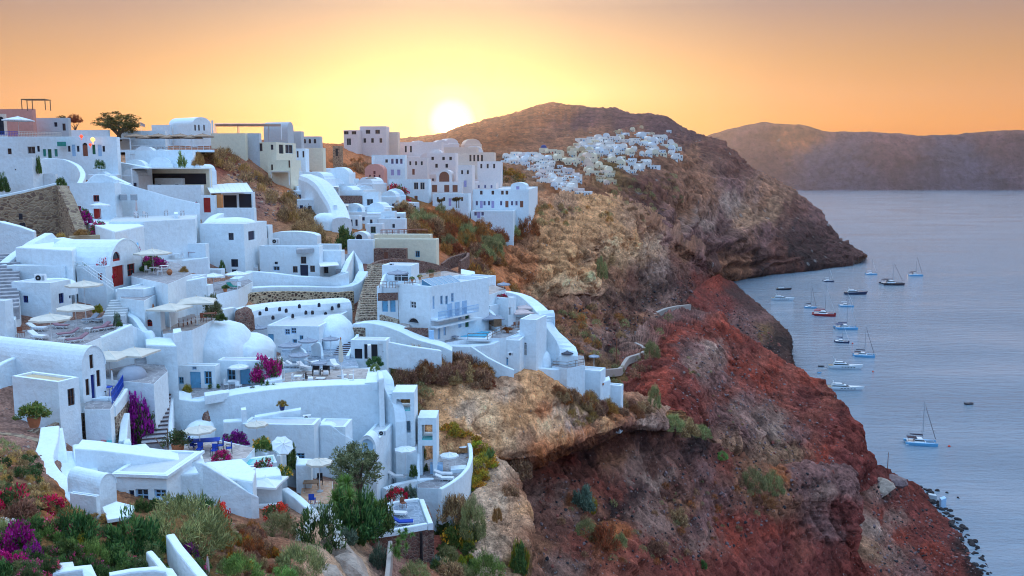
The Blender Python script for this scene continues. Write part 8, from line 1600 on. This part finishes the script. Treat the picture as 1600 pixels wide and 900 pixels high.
rockfield('loose boulder on the rocky slope above the porch house',[(330,240),(380,256),(440,300),(490,345),(440,350),(400,330)],300,(1.5,7),[PALER,PURR,REDR],['town_hillside'],6)
rockfield('loose stone on the stony slope at the left edge',[(0,690),(60,700),(80,760),(0,760)],40,(3,9),[PALER,PURR],['town_hillside'],7)
for x,y,w_,m_,l in((1378,762,36,PALER,'big pale boulder on the edge of the red scree'),(1395,752,34,PURR,'big purple boulder behind the pale one on the red scree'),(525,866,60,PALER,'big pale rock slab at the bottom centre'),(545,893,70,PALER,'second big pale rock slab at the bottom edge'),(512,900,50,PALER,'low pale rock at the bottom edge left of the slabs')):boulder(l,x,y,w_,m_,None,ALL_ROCK,.8)
block('little blue boat house on the black shore',[(1468,777),(1476,775),(1479,778),(1471,781)],3.4,4,PBLUE,'boat_house','house',.1);block('little white landing stage on the black shore',[(1450,770),(1462,772),(1464,775),(1452,773)],1.6,3,GREYW,'landing_stage','jetty',.1)
# say which one: things that share a label are told apart by their place
ONES=['','first','second','third','fourth','fifth','sixth','seventh','eighth','ninth','tenth','eleventh','twelfth','thirteenth','fourteenth','fifteenth','sixteenth','seventeenth','eighteenth','nineteenth']
TENS=['','','twentieth','thirtieth','fortieth','fiftieth','sixtieth','seventieth','eightieth','ninetieth'];TENP=['','','twenty','thirty','forty','fifty','sixty','seventy','eighty','ninety']
def ordinal(n):return ONES[n]if n<20 else(TENS[n//10]if n%10==0 else TENP[n//10]+' '+ONES[n%10])
by={}
for o in C.objects:
 if o.parent is None and o.get('label'):by.setdefault(o['label'],[]).append(o)
for l,os_ in by.items():
 if 1<len(os_)<100:
  os_.sort(key=lambda o:proj(np.array(o.location))[0]);n=len(os_)
  for i,o in enumerate(os_):o['label']=l+', '+('leftmost' if i==0 else 'rightmost' if i==n-1 else ordinal(i+1)+' from the left')
  if not os_[0].get('group'):
   for o in os_:o['group']=l
for o in C.objects:
 if o.parent is not None and o.name.split('.')[0]in('stern_step','rib','legs','rigging','grille','porthole','trampoline','frame','bimini','radar_arch','reflector','tube'):o['kind']='stuff'
HAZE=3.0e-5
# the air
hz=MB().box(-7500,-900,-2,13000,9300,960)
hm=bpy.data.materials.new('air');hm.use_nodes=True;nt=hm.node_tree;nt.nodes.clear()
pv=node(nt,'ShaderNodeVolumePrincipled');pv.inputs['Density'].default_value=HAZE;pv.inputs['Color'].default_value=(.90,.86,.93,1)
pv.inputs['Anisotropy'].default_value=.76
ou=node(nt,'ShaderNodeOutputMaterial');nt.links.new(pv.outputs[0],ou.inputs['Volume'])
ho=hz.build('haze',hm);ho['kind']='stuff'
